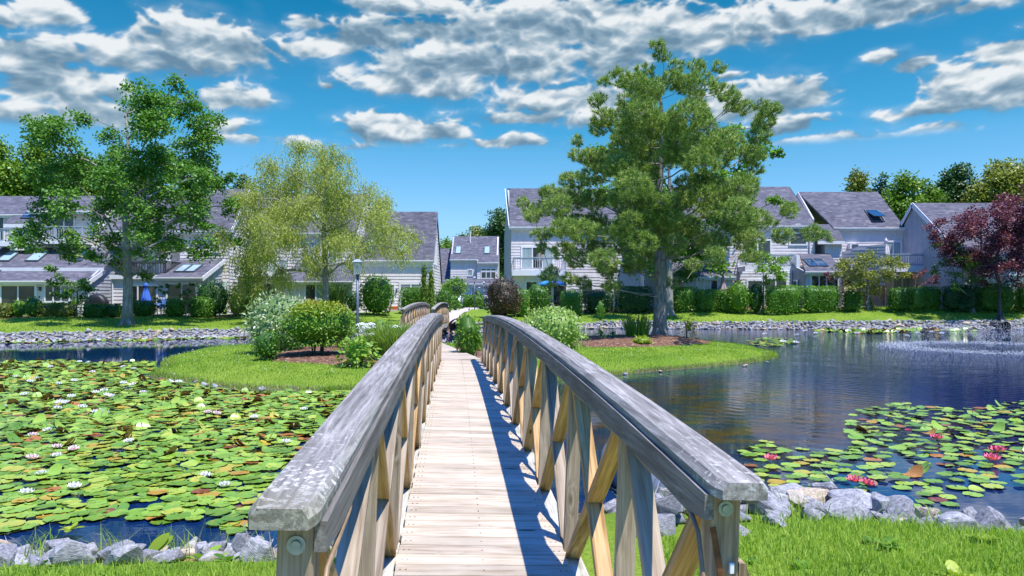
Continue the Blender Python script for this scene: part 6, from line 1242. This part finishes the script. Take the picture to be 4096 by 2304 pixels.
def left_fn(x, y):
    back_ = np.interp(x, [-17, -13, -11.5, -10.5], [24.5, 24.2, 23.6, 22.5]); 
    if y > back_+.6*math.sin(x*2) or y < 6.85+.25*math.sin(x*3)+max(0, (x+1.3))*1.2: return 0
    if y < 8.6 and dens_n(x*1.5, y*1.5) < -.28+.5*(7.2-y): return 0
    if x > -1.15-.078*(y-1.6)+.55+(.35 if y > 8 else 0): return 0
    return 1. if wet(x, y) else 0
scatter_pads(left_fn, (-18.5, -.3, 6.2, 25.3), .082, .125, .50, 0, 52000, lambda x, y: .09 if y > 9 else .025)
def rpoly(x, y):
    px_, py_ = 512+x*F/y, HY+CZ*F/y
    R1 = [(846,418),(870,408),(905,404),(960,411),(1024,402),(1120,400),(1130,470),(1060,470),(1000,497),(930,509),(872,509),(800,505),(770,497),(752,487),(742,470),(744,450),(770,441),(800,446),(835,452),(852,440)]
    if not inpoly(np.array([px_]), np.array([py_]), np.array(R1, float))[0]: return 0
    q = dens_n(x*1.3+9, y*1.3); 
    if py_ < 460 and px_ > 846: return 1. if q > -.42 else .15
    return .9 if q > -.12 else .12
scatter_pads(rpoly, (1.9, 11.5, 7.3, 15.6), .075, .118, .84, 1, 5200, lambda x, y: .08 if y > 10 else .015)
def near_bridge(x, y): return .35 if (x > .75+0 and x < 2.6 and y > 8.4 and y < 12.5 and dens_n(x*2, y*2) > .15) else 0
def far_left(x, y): d_ = yf(x)-y; return 1. if .25 < d_ < 1.9+math.sin(x*1.7)*.5 else 0
scatter_pads(far_left, (-33, -9.5, 30, 41), .11, .17, .75, 2, 9000, lambda x, y: .12)
def far_right(x, y): px_, py_ = 512+x*F/y, HY+CZ*F/y; d_ = yf(x)-y; return 1. if (815 < px_ < 925 and .6 < d_ < 5.5-abs(px_-870)*.055) or (925 <= px_ < 975 and .8 < d_ < 2.4) else 0
scatter_pads(far_right, (5, 30, 40, 49), .14, .22, .62, 3, 11000, lambda x, y: .5)
def pine_pads(x, y): px_, py_ = 512+x*F/y, HY+CZ*F/y; return .9 if (abs(px_-772)/24)**2+(abs(py_-342)/4.2)**2 < 1 else 0
scatter_pads(pine_pads, (8, 14, 31, 40), .12, .18, .8, 4, 1500, lambda x, y: .0)
pads.sort(key=lambda p: -p[2]/p[1]**1.0); PG = [('round green pad in the dense mat of lily pads left of the bridge','lily pads left of the bridge'),('round lily pad on the blue water right of the bridge','lily pads right of the bridge'),('lily pad by the far left shore','lily pads at the far left shore'),('lily pad by the far right shore','lily pads at the far right shore'),('lily pad behind the island tip','lily pads behind the island tip')]
def pad_xf(x, y, r_, fl=False):
    tl = .035 if not fl else .015; return Matrix.Translation((x, y, random.uniform(.006, .035))) @ Matrix.Rotation(random.uniform(0, 6.28), 4, 'Z') @ Matrix.Rotation(random.gauss(0, tl*(1+min(y, 25)*.06)), 4, 'X') @ Matrix.Rotation(random.gauss(0, tl*(1+min(y, 25)*.06)), 4, 'Y') @ Matrix.Diagonal((r_, r_, r_, 1))
def pick(cf):
    q = random.random(); return random.randrange(11, 14) if q < cf*.45 else (random.randrange(6, 11) if q < cf*3 else random.randrange(0, 6))
for (x, y, r_, gi, cf) in pads[:300]:
    o = bpy.data.objects.new('lily_pad', PMd[pick(cf)]); COL.objects.link(o); o.matrix_world = pad_xf(x, y, r_, cf < .03 or y < 9); lb, gp = PG[gi]; q_ = 512+x*F/y
    if gi == 0:
        k_ = PMd.index(o.data); w_ = 'by the left rail' if q_ > 235 else ('in the middle' if q_ > 110 else 'at the left edge'); v_ = 'near the stones' if y < 7.1 else 'farther out'
        lb = ('curled red-backed lily pad ' if k_ >= 11 else 'flat green lily pad ')+w_+' of the left mat, '+v_; gp = ('curled ' if k_ >= 11 else 'flat ')+'lily pads '+w_+' of the left mat '+v_
    elif gi == 1 and q_ < 800: lb, gp = 'round lily pad near the pink flower by the right rail', 'lily pads beside the right rail'
    tag(o, lb, 'lily pad', gp)
for gi in range(5):
    V = []; Fc = []; va = []; nv = 0
    for (x, y, r_, g_, cf) in pads[300:]:
        if g_ != gi: continue
        v_, f_ = PA[pick(cf)]; mt = np.array(pad_xf(x, y, r_, cf < .03)); V.append(v_@mt[:3, :3].T+mt[:3, 3]); Fc.append(f_+nv); nv += len(v_); va.append(np.full(len(v_), random.random()))
    if V: o = mk('lily_pads', np.concatenate(V), np.concatenate(Fc), M['pad'], smooth=True, var=np.concatenate(va)); tag(o, ['more distant lily pads filling the left pond','more distant lily pads on the right pond','strip of lily pads along the far left shore','upright crowded lily pads by the far right shore','flat lily pads behind the island tip'][gi], 'lily pads', kind='stuff')
# blooms
def petalmat(name, a, b_):
    m, n, b = material(name); v, r = objvec(n, False); z = n.vmath('LENGTH', v); n.put(b.inputs['Base Color'], n.mix(n.maprange(z, .2, 1.), a, b_)); b.inputs['Roughness'].default_value = .5; b.inputs['Subsurface Weight'].default_value = 0; return m
def bloom_mesh(name, mat, open_=1.):
    V = []; Fc = []
    for ring, (nn, el, ln) in enumerate(((9, .28, 1.0), (8, .62, .9), (7, 1.0, .72))):
        for k in range(nn):
            an = 2*math.pi*(k+.5*ring)/nn; ca, sa = math.cos(an), math.sin(an); e_ = el*open_+(1-open_)*1.3; wd = .20*ln; b0 = len(V)
            for f, w_, l_ in ((0, .25, 0), (.4, 1, -.04), (.75, .8, .02), (1, 0.02, .10)):
                r_ = .06+ln*f*math.cos(e_+l_*3); z_ = ln*f*math.sin(e_+l_*3)
                for s in (-1, 0, 1): V.append((r_*ca-s*wd*w_*sa, r_*sa+s*wd*w_*ca, z_+abs(s)*w_*.07+.03))
            for i in range(3):
                for s in range(2): a = b0+i*3+s; Fc.append((a, a+3, a+4, a+1))
    o = mk(name, V, Fc, mat, smooth=True); so = None; return o
WP = petalmat('white_lily_petals', (.85,.84,.78), (.86,.84,.86)); PP = petalmat('pink_lily_petals', (.80,.45,.30), (.85,.10,.28)); BP = petalmat('blush_lily_petals', (.85,.60,.55), (.86,.72,.76)); YS = plain('yellow_stamens', (.80,.50,.04), .6)
def stam():
    s = MB()
    for k in range(14): an = k*2.4; r_ = .05*math.sqrt(k); s.tube([(r_*math.cos(an)*.6, r_*math.sin(an)*.6, .05), (r_*math.cos(an), r_*math.sin(an), .38)], .022, 4)
    return s
protos = {}
for key, mt in (('w', WP), ('p', PP), ('b', BP)):
    t = thing('water_lily', 'x y z q', 'water lily'); pe = bloom_mesh('petals', mt); pe.parent = t; st = stam().build('stamens', YS, t); protos[key] = (t, pe, st)
first = {}
def bloom(key, px_, py_, s, label, grp, h=.03):
    t, pe, st = protos[key]; y = (CZ-h)*F/(py_-HY); x = X(px_, y)
    if key in first: t2 = t.copy(); COL.objects.link(t2); [None for c_ in (pe, st) for q in [c_.copy()] if (COL.objects.link(q), setattr(q, 'parent', t2))]; t = t2
    first[key] = 1; t.location = (x, y, h); t.scale = (s, s, s); t.rotation_euler = (random.gauss(0, .12), random.gauss(0, .12), random.uniform(0, 6)); tag(t, label, 'water lily', grp)
GW = 'white water lilies on the left pads'
for (dx_, dy_) in [(720,1115),(565,1225),(325,1113),(105,1195),(67,1243),(516,1200),(765,1032),(143,1150),(187,1228),(640,1052),(120,1085)]: bloom('w', dx_/2.5156, dy_/2.5156, .085, 'white water lily open among the left pads, in the nearer half', GW)
for (dx_, dy_) in [(523,1040),(545,1043),(83,1098),(186,1133),(80,1155),(143,1128)]: bloom('b', dx_/2.5156, dy_/2.5156, .088, 'blush white water lily with pinkish outer petals, left pads', 'blush water lilies on the left pads')
for (dx_, dy_) in [(62,995),(40,950),(148,968),(150,1015),(166,1016),(207,1027),(254,1037),(145,1030),(233,938),(127,925),(187,960),(262,985),(281,1000),(270,997),(310,925),(334,970),(240,1040),(240,990),(428,963),(450,963),(337,930),(75,962),(93,955),(200,912),(222,914),(6,1025),(115,918),(265,1043),(180,1000),(360,990),(310,966)]: bloom('w', dx_/2.5156, dy_/2.5156, .10, 'small looking white water lily on the far half of the left pads', 'distant white water lilies on the left pads')
for lb, dx_, dy_, s in [('bright pink water lily nearest the right bridge rail',1940,1157,.10),('left flower of the pair of pink water lilies near the stones',2150,1213,.10),('right flower of the pair of pink water lilies near the stones',2183,1222,.105),('orange hearted pink water lily in the middle of the right pads',2357,1105,.11),('upper flower of the pink water lily pair at the right edge',2510,1138,.13),('lower flower of the pink water lily pair at the right edge',2496,1158,.12),('pale pink bud at the upper side of the right pads',2284,1085,.06)]: bloom('p', dx_/2.5156, dy_/2.5156, s, lb, None, .05)
for k in range(46):
    px_ = random.uniform(2, 250); Df = yf(X(px_, 37))-random.uniform(.2, 1.5); bloom('w', px_, HY+(CZ-.03)*F/Df, .10, 'tiny white water lily in the strip of pads by the far left shore', 'white water lilies by the far left shore')
for (px_, py_) in [(806,331.5),(816,334),(783,342.5),(796,343.5),(849,332),(862,330.5),(871,332.5),(880,329.5),(888,330.5),(906,328.6),(915,329),(907,337),(918,333.5),(932,333),(942,334),(943,331),(897,332.5),(840,329.5),(765,335),(797,336),(857,334)]: bloom('w', px_, py_, .17, 'white water lily floating toward the far right shore', 'white water lilies by the far right shore')
# ------------------------------------------------------------------ fountain spray
m, n, b = material('spray'); M['spray'] = m; b.inputs['Base Color'].default_value = (.9,.93,.97,1); b.inputs['Roughness'].default_value = .2; b.inputs['Alpha'].default_value = .8
fx, fy = X(990, 30.6), 30.6; nd = 3600; th = RNG.uniform(0, 6.283, nd); vr = RNG.normal(1, .09, nd); tt_ = RNG.uniform(0, 1, nd)**.8; H_ = .8*vr**2; Rr = 3.5*vr
rr = Rr*tt_; zz = 4*H_*tt_*(1-tt_)+.05; Pd = np.stack([fx+rr*np.cos(th), fy+rr*np.sin(th), zz], 1)+RNG.normal(0, .03, (nd, 3))
n2_ = 5200; th = RNG.uniform(0, 6.283, n2_); rr = 3.5*RNG.normal(1, .13, n2_); Pd = np.concatenate([Pd, np.stack([fx+rr*np.cos(th), fy+rr*np.sin(th), np.abs(RNG.normal(0, .05, n2_))+.01], 1)])
sz = np.concatenate([RNG.uniform(.005, .010, nd), RNG.uniform(.007, .020, n2_)])[:, None]; tet = np.array([(1,1,1),(1,-1,-1),(-1,1,-1),(-1,-1,1)], float); stretch = np.concatenate([np.tile([.7,.7,1.6], (nd,1)), np.tile([1.2,1.2,.8], (n2_,1))])
V = (Pd[:, None, :]+tet[None]*(sz*stretch)[:, None, :]).reshape(-1, 3); b0 = np.arange(len(Pd))[:, None]*4; Fc = np.concatenate([b0+np.array(q) for q in ((0,1,2),(0,3,1),(0,2,3),(1,3,2))])
o = mk('fountain_spray', V, Fc, M['spray'], smooth=True); tag(o, 'fine white fountain spray falling on the blue water at right', 'fountain spray', kind='stuff')
ft = thing('fountain', 'small floating fountain nozzle in the middle of the spray ring', 'fountain', (fx, fy, 0)); s = MB(); s.lathe((0,0,-.12), [(.30,0),(.32,.05),(.25,.10),(.1,.13),(.05,.16)], 16); s.build('float', M['blk'], ft, True); s = MB(); s.lathe((0,0,.03), [(.04,0),(.03,.08)], 10); s.build('nozzle', M['steel'], ft)
# ------------------------------------------------------------------ grass blades and weeds
def lawn(name, label, pts, hmin, hmax, wd, clumpn=0, leanv=.35):
    n_ = len(pts); z = ground(pts[:, 0], pts[:, 1])-.01; h = RNG.uniform(hmin, hmax, n_); ln = RNG.normal(0, leanv, (n_, 2))*h[:, None]; s = rdir(n_); s[:, 2] = 0; s = unit(s)*wd/2; B0 = np.c_[pts, z]
    mid = B0+np.c_[ln*.35, h*.6]; tip = B0+np.c_[ln*1.1, h*RNG.uniform(.75, 1, n_)]; V = np.stack([B0-s, B0+s, mid+s*.7, tip, mid-s*.7], 1).reshape(-1, 3); b0 = np.arange(n_)[:, None]*5
    me_f = np.concatenate([b0+np.array([0, 1, 2]), b0+np.array([0, 2, 4]), b0+np.array([4, 2, 3])]); va = np.repeat(np.clip(RNG.normal(.5, .20, n_)+.55*fbm(pts[:, 0]*1.1, pts[:, 1]*1.1, 3, 8)+.3*fbm(pts[:, 0]*.25, pts[:, 1]*.25, 2, 9), 0, 1), 5)
    o = mk(name, V, me_f, LM['blades'], None, False, va); tag(o, label, 'grass', kind='stuff')
def rand_in(n_, x0, x1, y0, y1): return np.stack([RNG.uniform(x0, x1, n_), RNG.uniform(y0, y1, n_)], 1)
p_ = rand_in(60000, .95, 6.2, 3.3, 7.0); k_ = (p_[:, 1] < np.array([rb0(x) for x in p_[:, 0]])+RNG.normal(.05, .18, len(p_))) ; p_ = p_[k_]; lawn('lawn_grass', 'bright green lawn grass at the bottom right corner', p_, .03, .10, .0065)
p_ = rand_in(34000, -5.2, -.62, 3.3, 5.9); k_ = p_[:, 1] < np.interp(p_[:, 0], YN[:, 0], YN[:, 1])-1.48+RNG.normal(.0, .10, len(p_)); p_ = p_[k_]; lawn('lawn_grass', 'green lawn grass along the bottom left edge', p_, .03, .085, .0065)
p_ = rand_in(2600, -5.2, -.8, 5.0, 6.6); lawn('lawn_grass', 'stray grass tufts between the near left bank stones', p_[dens := (np.sin(p_[:, 0]*9)*np.sin(p_[:, 1]*7+p_[:, 0]*3) > .45)], .12, .28, .007); p_ = rand_in(2600, 1.0, 5.8, 5.3, 7.4); lawn('lawn_grass', 'stray grass tufts between the near right bank stones', p_[np.sin(p_[:, 0]*9+1)*np.sin(p_[:, 1]*7+p_[:, 0]*3) > .4], .12, .28, .007)
p_ = rand_in(150000, -12, 10, 16.6, 34); bedsP = [smoothpoly(q) for q in ([(-7.6,22.4),(-6.6,20.6),(-4.4,19.4),(-2.6,19.0),(-1.75,19.6),(-2.3,22.5),(-3.2,25.8),(-5.8,26.2),(-7.6,25.0)],[(1.7,27.2),(2.3,25.6),(3.6,25.6),(5.4,26.3),(7.6,28.4),(7.9,30.2),(6.6,31.6),(3.6,31.8),(1.2,31.0),(.2,29.4)],[(-.9,19.6),(-.2,19.3),(.2,20.6),(-.4,23.6),(-1.6,25.6),(-2.2,25.2)])]
k_ = inpoly(p_[:, 0], p_[:, 1], ISL) & (seg_dist(p_[:, 0], p_[:, 1], ISL, True) > .12)
for q in bedsP: k_ &= ~inpoly(p_[:, 0], p_[:, 1], q)
k_ &= np.abs(p_[:, 0]-np.interp(p_[:, 1], [17, 18.26, 21.3, 25.4, 27.3, 45], [-1.2, -1.26, -2.0, -3.0, -3.36, -4.3])) > .55
isl_p = p_[k_]; lawn('island_grass', 'short bright grass of the island lawn', isl_p, .03, .085, .016)
# longer fringe at the island edge
n_ = 9000; ed = np.array([ISL[i % len(ISL)]+(ISL[(i+1) % len(ISL)]-ISL[i % len(ISL)])*f for i, f in zip(RNG.integers(0, len(ISL), n_), RNG.random(n_))]); ct_ = np.array([-1.5, 25.5]); ed = ed+(ct_-ed)/np.linalg.norm(ct_-ed, axis=1, keepdims=True)*RNG.uniform(-.03, .35, n_)[:, None]; lawn('shore_grass', 'ragged taller grass fringe around the island shore', ed, .06, .17, .014)
p_ = rand_in(90000, -36, 40, 33, 60); yy = np.interp(p_[:, 0], YF[:, 0], YF[:, 1]); k_ = (p_[:, 1] > yy+1.2) & (p_[:, 1] < np.where(p_[:, 0] < 0, 47.5, 56.5)) & (np.abs(p_[:, 0]+4.1) > .8); lawn('far_lawn_grass', 'mown grass of the lawns beyond the pond', p_[k_], .05, .11, .035)
# clover heads
def dots(name, label, pts, r_, mat, hz):
    n_ = len(pts); z = ground(pts[:, 0], pts[:, 1])+hz; oc = np.array([(1,0,0),(-1,0,0),(0,1,0),(0,-1,0),(0,0,1),(0,0,-1)], float)*r_; V = (np.c_[pts, z][:, None]+oc[None]*RNG.uniform(.7, 1.3, (n_, 1, 1))).reshape(-1, 3); b0 = np.arange(n_)[:, None]*6
    Fc = np.concatenate([b0+np.array(q) for q in ((0,2,4),(2,1,4),(1,3,4),(3,0,4),(2,0,5),(1,2,5),(3,1,5),(0,3,5))]); o = mk(name, V, Fc, mat, smooth=True); tag(o, label, 'clover', kind='stuff')
q = isl_p[RNG.random(len(isl_p)) < .007]; dots('clover_heads', 'tiny white clover heads dotting the island grass', q[q[:, 1] < 28], .011, M['petal'], .10)
# broad weeds in the near lawns
def weed(lb, x, y, n_, L_, mat='bright', zz=None, up=.6, name='weed_plant'):
    t = thing(name, lb, 'weed', (x, y, gz(x, y) if zz is None else zz)); V = []; Fc = []; va = []
    for k in range(n_):
        an = k*2.4+random.random(); e_ = random.uniform(up*.5, up*1.5); l_ = L_*random.uniform(.7, 1.1); d = np.array([math.cos(an)*math.cos(e_), math.sin(an)*math.cos(e_), math.sin(e_)]); s = np.array([-math.sin(an), math.cos(an), 0]); b0 = len(V); v_ = random.random()
        for f, w_ in ((0, .05), (.3, .75), (.6, 1), (.85, .7), (1, .05)):
            c = d*l_*f; c[2] -= .35*l_*f*f*math.cos(e_); V += [c-s*l_*.24*w_, c+np.array([0,0,-.03*l_*w_]), c+s*l_*.24*w_]; va += [v_]*3
        for i in range(4):
            for j in range(2): a = b0+i*3+j; Fc.append((a, a+1, a+4, a+3))
    mk('leaves', V, Fc, LM[mat], t, True, va); return t
for lb, px_, D_, n_, L_, mt, z_ in [('tall crinkled dock leaf standing between the bottom left stones',143,5.3,5,.30,'lime',None),('red tinged broad leaved weed right of the tall dock leaf',203,5.15,9,.20,'hydr',None),('round leaved weed at the bottom left corner grass',44,5.1,9,.13,'bright',None),('small leafy weed growing between the left stones and rail',228,5.0,6,.12,'bright',None),('small spiky weed at the water edge left',70,6.5,8,.13,'lime',.08),
     ('broad leaved weed in the middle of the bottom right lawn',886,4.9,12,.16,'bright',None),('pale round leaved weed toward the right edge of the near lawn',985,5.0,9,.15,'lime',None),('leafy weed near the bottom of the right lawn',955,4.35,9,.14,'lime',None),('small weed beside the right end post on the lawn',802,4.5,7,.10,'bright',None),('clump of clover leaves just right of the bridge post',752,4.6,10,.08,'bright',None)]:
    weed(lb, X(px_, D_), D_, n_, L_, mt, z_)
